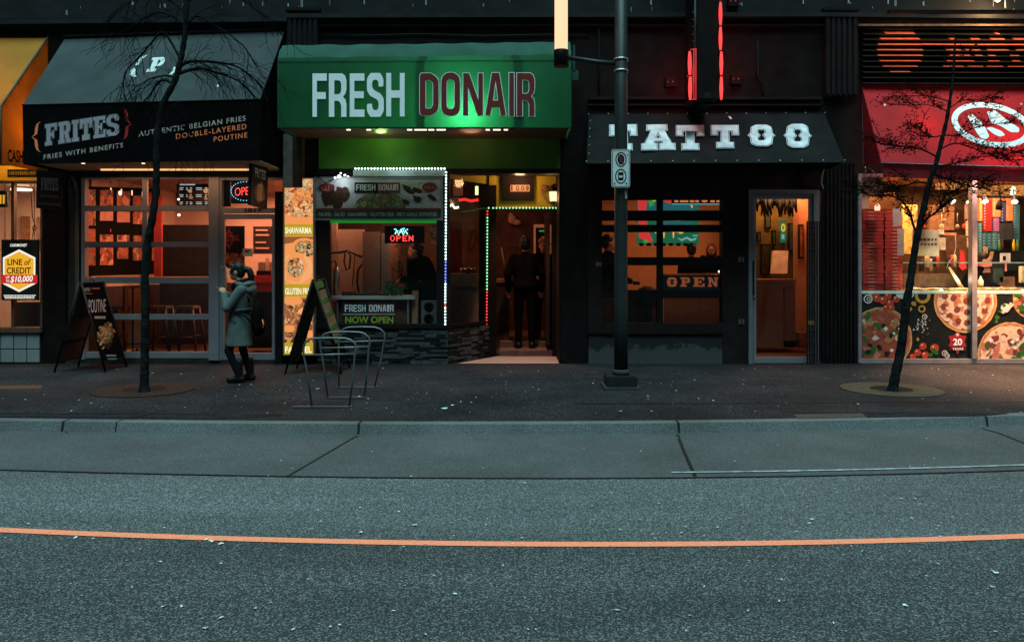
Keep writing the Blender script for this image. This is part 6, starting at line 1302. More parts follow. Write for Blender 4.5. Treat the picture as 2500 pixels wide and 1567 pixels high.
# kitchen bits left of the bar
sh = thing("paper_sheet", "big pale taped sheet of blurred writing inside the pizza shop", "notice", at(2262, 625, 13.8)); q = MB(); A = [at(2226, 624, 13.8), at(2293, 626, 13.8), at(2293, 562, 13.8), at(2228, 560, 13.8)]; q.hull8(A, [p + Vector((0, .006, 0)) for p in A]); q.build("sheet", mat("greenish_paper", (.42, .44, .34), .7, var=.15), sh)
q = MB()
for y_ in (583, 594):
    x_ = 2238
    while x_ < 2286: w_ = random.uniform(3, 7); q.pb(x_, y_ + random.uniform(-1, 1), x_ + w_, y_ + 5, 13.795, .004); x_ += w_ + 3
q.build("small_print", mat("dark_scrawl", (.06, .06, .05), .6), sh)
for (a, b_, c_, d_, Y_), c, nm, ct_, lb in (((2203, 500, 2240, 620, 14.6), (.62, .45, .12), "panel", "panel", "tall tan sheet behind the tree trunk in the pizza shop"), ((2296, 560, 2305, 572, 13.9), (.7, .62, .5), "paper_roll", "roll", "short white paper roll above the shelf in the kitchen"), ((2310, 568, 2336, 574, 14.0), (.55, .25, .12), "wall_shelf", "shelf", "short orange edged wall shelf in the pizza kitchen"), ((2310, 574, 2362, 640, 14.5), (.09, .045, .02), "oven", "oven", "dark brown oven behind the hanging cable"), ((2268, 500, 2330, 562, 14.9), (.22, .11, .05), "extractor_hood", "hood", "brown extractor hood high in the pizza kitchen"), ((2361, 498, 2375, 535, 13.6), (.40, .28, .2), "notice", "notice", "framed brownish notice at the top of the window bar"), ((2364, 540, 2374, 576, 13.55), (.75, .68, .58), "notice", "notice", "white slip in the middle beside the window bar"), ((2367, 580, 2374, 604, 13.55), (.7, .62, .52), "notice", "notice", "lowest small slip beside the window bar"), ((2205, 668, 2330, 700, 14.2), (.16, .11, .06), "back_counter", "counter", "brown back counter beyond the glass display"), ((2297, 580, 2309, 610, 13.9), (.5, .42, .3), "notice", "notice", "small picture card right of the big pale sheet"), ((2390, 640, 2422, 650, 13.9), (.65, .16, .16), "flat_box", "box", "pink red box lid lying beside the window bar"), ((2388, 655, 2430, 666, 14.0), (.5, .22, .18), "tray", "tray", "pinkish tray below the pink red lid"), ((2425, 655, 2450, 690, 13.9), (.03, .05, .04), "scale", "scale", "dark green machine leaning behind the display glass"), ((2440, 676, 2478, 700, 13.9), (.22, .12, .07), "crate", "crate", "brown low crate behind the small white sign"), ((2494, 650, 2530, 690, 13.8), (.7, .6, .35), "bowl", "bowl", "cream container at the right edge of the counter")):
    simple(nm, lb, ct_, [(a, b_, c_, d_, Y_, .08)], mat("tone_%d_%d" % (a, b_), c, .6, var=.4, scale=12), bevel=.003)
q = MB(); q.tube([at(2332, 572, 13.8), at(2334, 600, 13.8), at(2330, 625, 13.8), at(2316, 640, 13.8), at(2311, 655, 13.8)], .006, 5); tag(q.build("cable", mat("pale_cable", (.5, .38, .28), .5)), "thin pale cable hanging in the pizza kitchen", "cable")
pd = thing("pizza_peel", "pale wooden stick with broad end leaning over the pizza display", "pizza peel", at(2350, 705, 13.55)); A, B = at(2317, 652, 13.55), at(2349, 704, 13.5)
q = MB(); q.tube([A, B], [.018, .034], 7); q.build("handle", mat("peel_wood", (.72, .58, .36), .6), pd)
gd = thing("glass_display", "green edged glass display case over the row of pizzas", "display case", at(2350, 712, 13.3))
q = MB(); q.pb(2204, 640, 2900, 643, 13.3, .3); q.build("glass_top", mat("green_glass_edge", ()), gd)
q = MB(); q.face([at(2204, 712, 13.3), at(2900, 712, 13.3), at(2900, 643, 13.3), at(2204, 643, 13.3)]); q.build("pane", glass("display_glass", .06), gd)
q = MB(); q.pb(2204, 709, 2900, 716, 13.3, .6); q.build("base", mat("pale_counter", (.5, .45, .35), .5), gd)
TOP = food("topped_pizza", ((.75, .35, .1), (.8, .55, .2), (.55, .12, .05), (.8, .7, .45), (.3, .2, .05)), 26)
for k, x_ in enumerate((2232, 2287, 2342, 2410, 2470, 2530)):
    p = at(x_, 708, 13.5); q = MB(); q.lathe(p, [(.19, 0), (.2, .012), (.18, .03 + .015 * (k > 2)), (.06, .04)], 20); tag(q.build("pizza", TOP), ("pizza under glass nearest the red boxes", "pizza under glass behind the tree trunk's right side", "pizza under glass below the leaning wooden stick", "pizza under glass right after the window bar", "heaped pizza under glass below the white sign", "pizza under glass cut by the right edge")[k], "pizza", "pizzas in the glass display")
for x_, y_ in ((2298, 709), (2497, 710)):
    q = MB(); q.ell(at(x_, y_, 13.25), (.028, .02, .024)); tag(q.build("display_bulb", glow("spot_bulb", ())), "bright round lamp on the display edge %s" % ("left of the window bar" if x_ < 2400 else "at the right edge"), "light")
q = MB(); q.lathe(at(2394, 698, 13.6), [(.04, 0), (.045, .08), (.015, .14), (.012, .17)], 10); tag(q.build("squeeze_bottle", mat("cream_plastic", (.7, .6, .4), .4)), "cream squeeze bottle right beside the window bar", "bottle")

for x_ in (2232, 2298, 2342, 2410, 2470):
    lamp("display_glow", at(x_, 680, 13.42), 5, (1, .72, .42), .04, parent=gd)  # lights added inside the case to brighten the pizzas
random.seed(31)
UT = [mat("utensil_steel", (.35, .28, .2), .35, .5), mat("utensil_dark", (.02, .015, .012), .6), mat("utensil_red", (.45, .05, .03), .5), mat("utensil_cream", (.6, .48, .3), .6)]
for k in range(16):                     # ladles, pans and packets hanging and standing in the kitchen
    x_ = 2240 + k * 8.2 + random.uniform(-2, 2); y_ = random.choice([506, 520, 540, 652, 662]); p = at(x_, y_, 14.3); hang = y_ < 600; q = MB()
    if hang: q.tube([p, p - Vector((0, 0, random.uniform(.10, .22)))], .008, 5); e = p - Vector((0, 0, .24)); q.ell(e, (random.uniform(.03, .06), .02, random.uniform(.03, .06)), 10, 6); lb, ct_, nm = "utensil hanging in the dim pizza kitchen behind the tree branches", "utensil", "hanging_utensil"
    else: q.lathe(p, [(.04, 0), (.045, random.uniform(.08, .2)), (.03, .22)], 9); lb, ct_, nm = "container standing on the back counter beyond the glass display", "container", "food_container"
    tag(q.build(nm, UT[k % 4]), lb, ct_, "utensils hanging in the pizza kitchen" if hang else "containers on the back counter of the pizza kitchen")
# ================================================================== street furniture
POLE = mat("grey_green_pole", (.021, .025, .025), .45, .2, var=.25, scale=3)
pb_ = gpt(1516, 946); Yp = pb_.y; pr = 16.0 * Yp / F
sl_ = thing("street_lamp", "dark lamp post with side arm and glowing vertical tube", "street lamp", pb_)
q = MB(); q.lathe(pb_, [(pr * 1.06, .1), (pr * 1.02, 1.0), (pr, 3.0), (pr * .92, 6.2)], 20); q.build("pole", POLE, sl_)
q = MB(); q.box(pb_.x - .205, pb_.x + .185, Yp - .2, Yp + .2, .03, .17); q.build("base", mat("dark_pole_base", (.011, .012, .012), .6), sl_, bevel=.015)
q = MB(); q.box(pb_.x - .24, pb_.x + .22, Yp - .25, Yp + .25, .0, .035); q.lathe(pb_ + Vector((0, 0, .17)), [(pr * 1.3, 0), (pr * 1.25, .05), (pr * 1.07, .07)], 16); q.build("base_plate", mat("concrete_foot", (.03, .031, .031), .8), sl_)
arm = [at(1505, 156, Yp), at(1460, 152, Yp), at(1386, 141, Yp)]
q = MB(); q.tube(arm, [.034, .030, .028], 10); q.build("arm", POLE, sl_)
q = MB()
for y_ in (146, 174): c = at(1516, y_, Yp); q.lathe(c, [(pr * 1.1, -.012), (pr * 1.1, .012)], 18); q.pb(1530, y_ - 4, 1534, y_ + 3, Yp - .03, .06)
q.build("clamp", mat("galvanised_clamp", (.35, .36, .36), .35, .7), sl_)
c = at(1370, 122, Yp); rt = 16 * Yp / F
q = MB(); q.lathe(c, [(rt, -.02), (rt, 0), (rt, 1.5)], 20); q.build("tube", glow("warm_lamp_tube", (1, .62, .36), 1.25), sl_)
q = MB(); q.lathe(c + Vector((0, 0, -.22)), [(rt * 1.12, 0), (rt * 1.12, .2), (rt * 1.05, .215)], 20); q.build("lamp_cap", BLACKG, sl_)
lamp("tube_glow", c + Vector((0, 0, .7)), 7, (1, .6, .35), .15, parent=sl_)
sg = thing("parking_sign", "white plate with red no parking ring and bus ring on the lamp post", "sign", at(1515, 458, Yp - .14)); Ys = Yp - .13; V = facing(Ys)
flat("plate", V, [soften(rect(1493, 365, 1538, 458), 6)], mat("white_sign_plate", (.55, .60, .60), .45, var=.06), sg, d=0, ext=.003)
flat("border", V, [soften(rect(1494.5, 366.5, 1536.5, 456.5), 5), soften(rect(1496, 368, 1535, 455), 4.5)], BLACKG, sg, d=.005)
MR = mat("maroon_ring", (.10, .02, .02), .5)
flat("red_ring", V, [circ(1516, 390, 14, 18.5), circ(1516, 390, 11, 15)], MR, sg, d=.005)
flat("letter", V, [circ(1516, 390, 8.5, 12.5), circ(1516, 390, 5, 8.5)], BLACKG, sg, d=.0045)
flat("slash", V, [[(1508, 377), (1510.5, 375.5), (1524.5, 403), (1522, 404.5)]], MR, sg, d=.007)
flat("letter_fill", V, [circ(1516, 390, 5, 8.5)], mat("dark_sign_fill", (.03, .03, .03), .5), sg, d=.0042)
flat("bus_ring", V, [circ(1515.5, 431, 14, 18.5), circ(1515.5, 431, 11.3, 15.5)], BLACKG, sg, d=.005)
flat("bus_symbol", V, [soften(rect(1509, 421, 1522, 441), 2), rect(1511, 428, 1520, 434)], BLACKG, sg, d=.005)
flat("arrow", V, [[(1498, 449), (1502, 445), (1502, 453)], [(1532, 449), (1528, 445), (1528, 453)], circ(1532, 379, 1.6), circ(1515, 449, .8)], BLACKG, sg, d=.005)
st_ = thing("sticker", "small torn pale stickers on the lamp post under the parking sign", "stickers", at(1526, 487, Yp - pr)); q = MB()
for x_, y0_, y1_ in ((1525, 466, 474), (1526, 474, 485)): q.pb(x_, y0_, x_ + 5, y1_, Yp - pr * .93, .004)
q.build("paper", mat("torn_sticker", (.3, .32, .32), .7), st_)
# bicycle rack hoops
TUBE = mat("galvanised_tube", (.13, .135, .14), .4, .5, var=.25, scale=8)
def hoop(xl, xr, yt, fl, fr_, yf, bar, lab):
    Y = F * H / (yf - PY); P = lambda x, y: at(x, y, Y)
    t = thing("bike_rack_hoop", lab, "bike rack", P((fl + fr_) / 2, yf), "three steel hoops of the bicycle rack")
    rr = .0115
    pts = [P(fl, yf), P(fl * .35 + xl * .65, yf + (bar - yf) * .72), P(xl, bar), P(xl + .0, bar - 14), P(xl + 4, yt + 10), P(xl + 14, yt + 3), P(xl + 26, yt), P((xl + xr) / 2, yt - 1), P(xr - 26, yt), P(xr - 12, yt + 4), P(xr - 2, yt + 13), P(xr, yt + 26), P(xr - 3, bar + 4), P(fr_ * .4 + xr * .6, yf + (bar - yf) * .6), P(fr_, yf)]
    q = MB(); q.tube(pts, rr, 8); q.build("hoop", TUBE, t)
    q = MB(); q.tube([P(xl, bar + 2), P(xr - 2, bar - 1)], rr * .95, 8); q.build("crossbar", TUBE, t)
    q = MB(); c0, c1 = P(fl - (48 if yf > 985 else 4), yf), P(fr_ + 8, yf); q.box(c0.x, c1.x, Y - .02, Y + .02, .004, .022); q.build("base_rail", mat("worn_rail", (.08, .08, .082), .5, .4), t)
hoop(741, 869, 826, 762, 852, 996, 865, "nearest and lowest steel bicycle hoop by the kerb"); hoop(782, 903, 811, 801, 889, 973, 848, "middle steel bicycle hoop of the three"); hoop(827, 940, 799, 827, 914, 948, 833, "farthest steel bicycle hoop near the stone base wall")
# sandwich boards
def aframe(name, lab, xr_near, Yn, Yf_, Xl, Xc, Xr, ht, front_m, draw):
    t = thing("sandwich_board", lab, "sign", (Xc, (Yn + Yf_) / 2, 0))
    for nm, xf, m in (("rear_panel", Xl, mat("grey_board_back", (.075, .08, .08), .6, var=.1)), ("front_panel", Xr, front_m)):
        s = 1 if xf > Xc else -1; a = Vector((Xc + s * .012, 0, ht)); b_ = Vector((xf, 0, .06)); d_ = (b_ - a)
        lo = a + d_ * .93; q = MB(); th = .012 * s
        A = [Vector((a.x, Yn + .03, a.z)), Vector((a.x, Yf_ - .03, a.z)), Vector((lo.x, Yf_ - .03, lo.z)), Vector((lo.x, Yn + .03, lo.z))]
        q.hull8(A, [p + Vector((-th, 0, 0)) for p in A]); q.build(nm, m, t)
        q = MB()
        for y in (Yn, Yf_): q.tube([Vector((a.x, y, a.z + .015)), Vector((xf, y, 0))], .016, 6)
        for tt_ in (0, .38, .68, .93): p = a + d_ * tt_; q.tube([Vector((p.x - th * (2 if s < 0 else .5), Yn, p.z)), Vector((p.x - th * (2 if s < 0 else .5), Yf_, p.z))], .011, 6) if (s < 0 or tt_ in (0, .93)) else None
        q.build("frame", BLACKG, t)
    q = MB(); q.tube([(Xc, (Yn + Yf_) / 2 - .05, ht + .01), (Xc, (Yn + Yf_) / 2 - .04, ht + .05), (Xc, (Yn + Yf_) / 2 + .04, ht + .05), (Xc, (Yn + Yf_) / 2 + .05, ht + .01)], .008, 6); q.build("handle", BLACKG, t)
    a = Vector((Xc + .012, Yn + .03, ht)); lo = Vector((Xr, Yn + .03, .06)); draw(t, Pl(lo, (0, 1, 0), a - lo)); return t
def draw1(t, P):
    SM = mat("board_grey_print", (.22, .22, .23), .6)
    txt("lettering", P, "POUTINE", (216, 764), (258, 761), 34, mat("board_silver", (.33, .33, .34), .6), t, d=.004, bold=.0)
    q = MB(); q.bm.free()
    txt("lettering", P, "FRITES", (204, 712), (219, 711), 9, SM, t, d=.004, bold=.02)
    decal("small_print", P, [(rect(222, 703, 243, 706), 0), (rect(207, 716, 225, 718), 0), (rect(230, 772, 257, 778), 1), (rect(259, 866, 283, 870), 1), (rect(262, 874, 284, 878), 2)], [mat("board_rust", (.2, .08, .04), .6), SM, mat("board_teal", (.05, .18, .2), .6)], t)
    random.seed(5)
    decal("food_print", P, [([(236, 822), (246, 800), (262, 786), (272, 790), (277, 815), (270, 840), (262, 848), (252, 838)], 0)] + [(blob(random.gauss(257, 9), random.gauss(815, 14), random.uniform(3, 7), 6, .4, .5, random.random() * 3), random.choice([0, 1, 1, 2, 3])) for _ in range(46)] + [([(250, 842), (276, 832), (262, 856)], 4)], [mat("fry_brown", (.12, .06, .02), .6), mat("fry_gold", (.30, .17, .07), .6), mat("fry_pale", (.34, .25, .15), .6), mat("herb_green", (.06, .10, .03), .6), BLACKG], t)
aframe("poutine", "black poutine sandwich board with fries picture in front of the dark pier", 256, 11.95, 12.6, -6.80, -6.415, -6.04, 1.325, BLKF, draw1)
def draw2(t, P):
    decal("food_print", P, [([(766, 690), (786, 682), (792, 700), (772, 708)], 0)] + [([(774 + i * 11.5, 712 + i * 32), (794 + i * 10.8, 704 + i * 31), (800 + i * 10.8, 726 + i * 31), (781 + i * 11.5, 736 + i * 32)], 1) for i in range(4)] + [([(781 + i * 11.5, 736 + i * 32), (801 + i * 10.8, 727 + i * 31), (803 + i * 10.8, 734 + i * 31), (784 + i * 11.5, 744 + i * 32)], 0) for i in range(4)], [mat("board_green", (.03, .13, .02), .6), food("board_food", ((.22, .14, .06), (.06, .04, .02), (.3, .25, .15), (.10, .12, .03), (.28, .10, .04)), 30)], t)
aframe("menu", "black sandwich board with green topped food menu behind the bicycle hoops", 834, 11.76, 12.4, -3.32, -2.905, -2.5, 1.37, BLKF, draw2)

# ================================================================== trees
BARK = mat("dark_bark", (.0105, .0112, .0115), .9, var=.6, scale=14, spec=.03, bump=.8, bscale=30); TWIG = mat("twig_bark", (.005, .0045, .0042), .9, var=.3, spec=.0)
def smooth(P, n=4):
    out = []
    for i in range(len(P) - 1):
        p0, p1, p2, p3 = P[max(i - 1, 0)], P[i], P[i + 1], P[min(i + 2, len(P) - 1)]
        for k in range(n):
            t = k / n; out.append(.5 * ((2 * p1) + (p2 - p0) * t + (2 * p0 - 5 * p1 + 4 * p2 - p3) * t * t + (3 * p1 - p0 - 3 * p2 + p3) * t ** 3))
    return out + [P[-1]]
def tree(label, base, trunk, wid, pit_m):
    Y = base.y; t = thing("street_tree", label, "tree", base)
    P = smooth([base + Vector((0, 0, -.05))] + [at(x, y, Y) for x, y in trunk], 5); n = len(P)
    rad = [0] * n
    for i in range(n): s = i / (n - 1); rad[i] = wid[0] + (wid[1] - wid[0]) * s + (.03 * max(0, 1 - i / 3)) + .004 * math.sin(i * 2.1)
    q = MB(); q.tube(P, rad, 12); return t, q, P, rad
def grow(q, p, d, length, r, depth, droop, spread, leaves=None, seg=5):
    pts = [p]; dd = d.normalized(); n = 6
    for i in range(n):
        dd = (dd + Vector((random.uniform(-1, 1), random.uniform(-1, 1), random.uniform(-1, 1))) * .13 + Vector((0, 0, -droop * (i + 1) / n))).normalized()
        pts.append(pts[-1] + dd * length / n)
    q.tube(pts, [max(.0026, r * (1 - .8 * i / n)) for i in range(n + 1)], seg, cap=False)
    if leaves is not None and depth <= 1:
        for pp in pts[2:]:
            for _ in range(leaves[1] if random.random() < leaves[2] else 0):
                c = pp + Vector((random.gauss(0, .03), random.gauss(0, .03), random.gauss(0, .03))); a = Vector((random.uniform(-1, 1), random.uniform(-1, 1), random.uniform(-.8, .5))).normalized(); b_ = a.orthogonal().normalized() * .012; l_ = random.uniform(.03, .055)
                leaves[0].face([c, c + a * l_ * .5 + b_, c + a * l_, c + a * l_ * .5 - b_])
    if depth > 0:
        for i in range(1, n + 1):
            for _ in range(2 if depth > 1 else 1):
                if random.random() < .78:
                    ax = Vector((random.uniform(-1, 1), random.uniform(-.8, .8), random.uniform(-.5, 1))).normalized(); nd = (pts[i] - pts[i - 1]).normalized() + ax * spread
                    grow(q, pts[i], nd, length * random.uniform(.34, .6), r * .5, depth - 1, droop, spread, leaves, 4)
random.seed(4)
tb0 = gpt(352, 957)
t, q, P, rad = tree("bare leaning street tree with arching twigs before the grey awning", tb0, [(353, 900), (354, 840), (355, 760), (354, 680), (359, 600), (370, 545), (378, 490), (382, 430), (382, 360), (388, 300), (402, 246), (426, 200), (440, 150), (448, 110), (453, 70), (456, 0), (460, -80), (470, -150)], (.054, .028), None)
Y = tb0.y
tw = MB()
def limb(pts, r0, r1, depth=1, droop=.25, ln=.42, dens=.75, yo=.2):
    S = smooth([at(x, y, Y + yo * (i / len(pts)) * random.choice([1, 1])) for i, (x, y) in enumerate(pts)], 4); n = len(S)
    q.tube(S, [r0 + (r1 - r0) * i / (n - 1) for i in range(n)], 7, cap=False)
    for i in range(2, n):
        if random.random() < dens:
            d_ = (S[i] - S[i - 1]).normalized() + Vector((random.uniform(-.7, .7), random.uniform(-.7, .7), random.uniform(-1.1, .5))); grow(tw, S[i], d_, ln * random.uniform(.6, 1.3), max(.005, r1), depth, droop, .8)
limb([(436, 165), (458, 152), (490, 150), (530, 153), (570, 160), (605, 180), (640, 215), (655, 250)], .024, .006, dens=.9)
limb([(432, 182), (460, 172), (492, 168), (530, 178), (570, 192), (600, 212), (628, 243)], .026, .006, dens=.9)
limb([(420, 205), (400, 195), (380, 210), (365, 235), (350, 250), (330, 300)], .020, .005)
limb([(425, 190), (405, 185), (370, 192), (345, 205), (330, 215)], .014, .004)
limb([(438, 140), (400, 80), (370, 105), (345, 135), (315, 165), (302, 190), (305, 240)], .016, .005, dens=.7)
limb([(450, 60), (420, 40), (380, 30), (330, 60), (290, 80)], .016, .004, 1, .15)
limb([(452, 30), (420, 5), (380, -10), (330, 0), (280, 25)], .016, .004, 1, .15)
limb([(449, 70), (480, 40), (520, 60), (560, 85), (600, 120), (630, 170), (650, 200)], .014, .004, dens=.6)
limb([(452, 10), (500, -20), (560, -15), (620, 20), (650, 60)], .016, .004, 1, .2)
limb([(400, 240), (420, 260), (440, 250), (455, 300), (470, 330)], .012, .004, dens=.5)
limb([(386, 330), (410, 320), (430, 345), (440, 380)], .010, .003, dens=.4)
limb([(395, 250), (370, 270), (350, 290), (330, 330)], .010, .003, dens=.5)
limb([(640, 215), (655, 260), (662, 300), (668, 350)], .006, .003, dens=.6)
q.build("trunk", BARK, t); tw.build("crown", TWIG, t)
random.seed(9)
tb1 = gpt(2178, 954)
t, q, P, rad = tree("slim leaning street tree with dark leaves before the pizza window", tb1, [(2186, 915), (2198, 860), (2206, 800), (2213, 740), (2222, 690), (2232, 620), (2243, 560), (2257, 500), (2268, 450), (2285, 400), (2300, 340), (2312, 290), (2320, 240), (2326, 190), (2330, 130), (2333, 90)], (.062, .010), None)
Y = tb1.y; tw = MB(); lf = (MB(), 1, .65)
def limb2(pts, r0, r1, depth=1, ln=.3, dens=.85, up=.25, lv=None):
    S = smooth([at(x, y, Y + .12 * i * (1 if hash((pts[0], 1)) % 2 else -1) * .4) for i, (x, y) in enumerate(pts)], 3); n = len(S)
    q.tube(S, [r0 + (r1 - r0) * i / (n - 1) for i in range(n)], 6, cap=False)
    for i in range(2, n):
        for _ in range(2):
            if random.random() < dens:
                d_ = (S[i] - S[i - 1]).normalized() + Vector((random.uniform(-.6, .6), random.uniform(-.8, .8), random.uniform(-.35, .75))); grow(tw, S[i], d_, ln * random.uniform(.5, 1.2), max(.004, r1), depth, -.02, .7, lv)
L2_, L0 = lf, (lf[0], 1, .5)
limb2([(2240, 575), (2228, 545), (2222, 520), (2200, 490), (2170, 478), (2130, 480), (2105, 470)], .017, .005, 1, .30, .6, .2, L2_)
limb2([(2248, 560), (2262, 535), (2290, 515), (2300, 490), (2320, 470), (2360, 462)], .016, .005, 1, .28, .9, .2, L2_)
limb2([(2272, 450), (2240, 445), (2200, 455), (2150, 452), (2110, 462), (2080, 470)], .013, .004, 1, .3, .6, .2, L2_)
limb2([(2280, 425), (2320, 440), (2370, 455), (2400, 460), (2440, 470)], .013, .004, 1, .28, .8, .2, L2_)
limb2([(2290, 385), (2250, 365), (2210, 358), (2170, 355), (2145, 350)], .012, .004, 1, .26, .85, .2, L2_)
limb2([(2295, 365), (2330, 350), (2370, 360), (2410, 375), (2450, 390)], .012, .004, 1, .26, .75, .2, L0)
limb2([(2303, 330), (2270, 335), (2240, 315), (2225, 318)], .010, .003, 1, .24, .85, .2, L0)
limb2([(2305, 330), (2340, 330), (2380, 312), (2420, 305), (2460, 300)], .010, .003, 1, .24, .75, .2, L0)
limb2([(2315, 275), (2290, 262), (2250, 255), (2205, 258)], .008, .003, 1, .2, .8, .2, L0)
limb2([(2322, 262), (2350, 245), (2390, 245), (2420, 238)], .008, .003, 1, .2, .7, .2, L0)
limb2([(2322, 250), (2290, 240), (2255, 235), (2200, 235)], .008, .003, 1, .2, .8, .2, L0)
limb2([(2326, 200), (2300, 215), (2270, 232)], .006, .003, 0, .2, .6, .2, L0); limb2([(2330, 150), (2360, 130), (2380, 110)], .005, .002, 0, .15, .5, .2, L0); limb2([(2328, 170), (2310, 150), (2300, 130)], .005, .002, 0, .15, .5, .2, L0)
limb2([(2285, 405), (2330, 400), (2380, 385), (2440, 380), (2480, 372)], .010, .003, 1, .25, .7, .2, L0)
q.build("trunk", BARK, t); tw.build("twigs", TWIG, t); lf[0].build("crown", mat("dark_leaves", (.006, .0055, .004), .8, var=.5, spec=.0, scale=3), t)
# tree pits
def pit(lab, cx, cy, rx, ring_m):
    c = gpt(cx, cy); r = rx * c.y / F; t = thing("tree_surround", lab, "tree pit", c)
    q = MB(); n = 40; ri = r * .42
    for k in range(n):
        a, b_ = 2 * math.pi * k / n, 2 * math.pi * (k + 1) / n
        q.hull8([c + Vector((ri * math.cos(a), ri * math.sin(a), .001)), c + Vector((r * math.cos(a), r * math.sin(a), .001)), c + Vector((r * math.cos(b_), r * math.sin(b_), .001)), c + Vector((ri * math.cos(b_), ri * math.sin(b_), .001))],
                [c + Vector((ri * math.cos(a), ri * math.sin(a), .010)), c + Vector((r * math.cos(a), r * math.sin(a), .010)), c + Vector((r * math.cos(b_), r * math.sin(b_), .010)), c + Vector((ri * math.cos(b_), ri * math.sin(b_), .010))])
    bmesh.ops.remove_doubles(q.bm, verts=q.bm.verts, dist=1e-5)
    q.build("ring", ring_m, t); q = MB(); q.face([c + Vector((ri * 1.02 * math.cos(2 * math.pi * k / 24), ri * 1.02 * math.sin(2 * math.pi * k / 24), .006)) for k in range(24)]); q.build("soil", mat("dark_soil", (.005, .004, .004), .95, var=.5, scale=30), t)
pit("rust brown round surround at the foot of the bare tree", 352, 952, 118, mat("rust_ring", (.020, .008, .0055), .9, var=.35, scale=12))
pit("tan round surround at the foot of the leafy leaning tree", 2176, 951, 116, mat("tan_ring", (.055, .038, .024), .9, var=.35, scale=8))
# ================================================================== people
SKIN = mat("skin_tone", (.40, .22, .15), .55, var=.08); HAIRD = mat("dark_hair", (.005, .0042, .004), .5, var=.3, scale=30, spec=.25)
def person(label, base, yaw, ht, J, cols, vox=.012, hair="short", face=True, hairm=None, skin=None, slim=0.):
    """J: joints in metres for a 1.7 m figure, x forward, y to the person's left"""
    k = ht / 1.7; cy, sy = math.cos(yaw), math.sin(yaw)
    def W(p): x, y, z = p[0] * k, p[1] * k, p[2] * k; return base + Vector((x * cy - y * sy, x * sy + y * cy, z))
    D = dict(pel=(0, 0, .95), wai=(0, 0, 1.08), che=(.0, 0, 1.28), nek=(0, 0, 1.42), hed=(.02, 0, 1.58),
             shl=(0, .17, 1.38), ell=(-.02, .22, 1.10), wrl=(.06, .22, .85), shr=(0, -.17, 1.38), elr=(-.02, -.22, 1.10), wrr=(.06, -.22, .85),
             hil=(0, .09, .92), knl=(.02, .10, .50), anl=(0, .10, .08), tol=(.16, .12, .03), hir=(0, -.09, .92), knr=(.02, -.10, .50), anr=(0, -.10, .08), tor=(.16, -.12, .03)); D.update(J)
    root = thing("person", label, "person", base); sk = skin or SKIN
    rot = Matrix.Rotation(yaw, 3, 'Z')
    def ell(q, c, r): q.ell(W(c), (r[0] * k, r[1] * k, r[2] * k), 14, 10, rot)
    def body(q, g=0., parts=("head", "torso", "arms", "hands", "legs", "feet")):
        V3 = lambda n: Vector(D[n])
        def cap(a, b, ra, rb): q.cap(W(a), W(b), (ra + g) * k, (rb + g) * k, 10)
        if "torso" in parts:
            for s in (-1, 1):
                o = Vector((0, s * .07, 0)); cap(V3("che") + o + Vector((0, s * .01, .02)), V3("wai") + o * .85, .105, .092); cap(V3("wai") + o * .85, V3("pel") + o, .092, .108)
                cap(V3("che") + o, V3("shl" if s > 0 else "shr") * .8 + V3("che") * .2, .09, .062)
            cap(V3("che") + Vector((0, 0, .06)), V3("nek"), .09, .055)
        if "head" in parts:
            h = V3("hed"); cap(V3("nek"), h + Vector((-.02, 0, -.06)), .052, .05)
            ell(q, h + Vector((-.01, 0, .02)), (.098, .077, .105)); ell(q, h + Vector((.03, 0, -.05)), (.062, .056, .068)); ell(q, h + Vector((.055, 0, -.088)), (.03, .028, .024))
            ell(q, h + Vector((.092, 0, -.022)), (.018, .013, .022)); ell(q, h + Vector((.07, 0, .02)), (.03, .05, .02)); ell(q, h + Vector((.082, 0, -.062)), (.013, .022, .008))
            for s in (-1, 1): ell(q, h + Vector((-.01, s * .078, -.012)), (.02, .010, .03))
        for s, c in ((1, "l"), (-1, "r")):
            if "arms" in parts: cap(V3("sh" + c), V3("el" + c), .05, .042); cap(V3("el" + c), V3("wr" + c), .042, .030)
            if "hands" in parts:
                a, w_ = V3("el" + c), V3("wr" + c); d = (w_ - a).normalized(); up = Vector((0, 0, 1)); sd = d.cross(up); sd = sd.normalized() if sd.length > .1 else Vector((0, 1, 0))
                nn = sd.cross(d); pc = w_ + d * .045; cap(w_, pc, .026, .030); cap(w_ + sd * .018, pc + sd * .022, .02, .02); cap(w_ - sd * .018, pc - sd * .022, .02, .02)
                for i, (o, l_) in enumerate(((-.031, .062), (-.011, .072), (.011, .068), (.030, .052))):
                    b0 = pc + sd * o + d * .015; b1 = b0 + d * l_ * .5 - nn * .012; b2 = b1 + d * l_ * .3 - nn * .026; cap(b0, b1, .0095, .009); cap(b1, b2, .009, .0075)
                b0 = w_ + sd * s * -.03 + d * .02; b1 = b0 - sd * s * .022 + d * .025 - nn * .01; cap(b0, b1, .012, .010); cap(b1, b1 + d * .028 - nn * .008, .010, .008)
            if "legs" in parts: cap(V3("hi" + c), V3("kn" + c), .082, .056); cap(V3("kn" + c), V3("an" + c), .056, .038)
            if "feet" in parts: cap(V3("an" + c), V3("to" + c), .042, .034); cap(V3("an" + c), V3("an" + c) + Vector((-.03, 0, -.04)), .04, .034)
    q = MB(); body(q, 0., ("head", "hands", "feet")); body(q, -slim, ("torso", "arms", "legs")); o = remeshed(q, "body", sk, root, vox)
    if face:
        for s in (-1, 1):
            q = MB(); ell(q, Vector(D["hed"]) + Vector((.086, s * .031, .002)), (.010, .013, .008)); q.build("eye", mat("eye_dark", (.02, .015, .012), .2), root)
    return root, W, D, k, rot, body
def wear(root, body, g, parts, name, m, vox=.014, extra=None):
    q = MB(); body(q, g, parts)
    if extra: extra(q)
    return remeshed(q, name, m, root, vox, 6, .6)
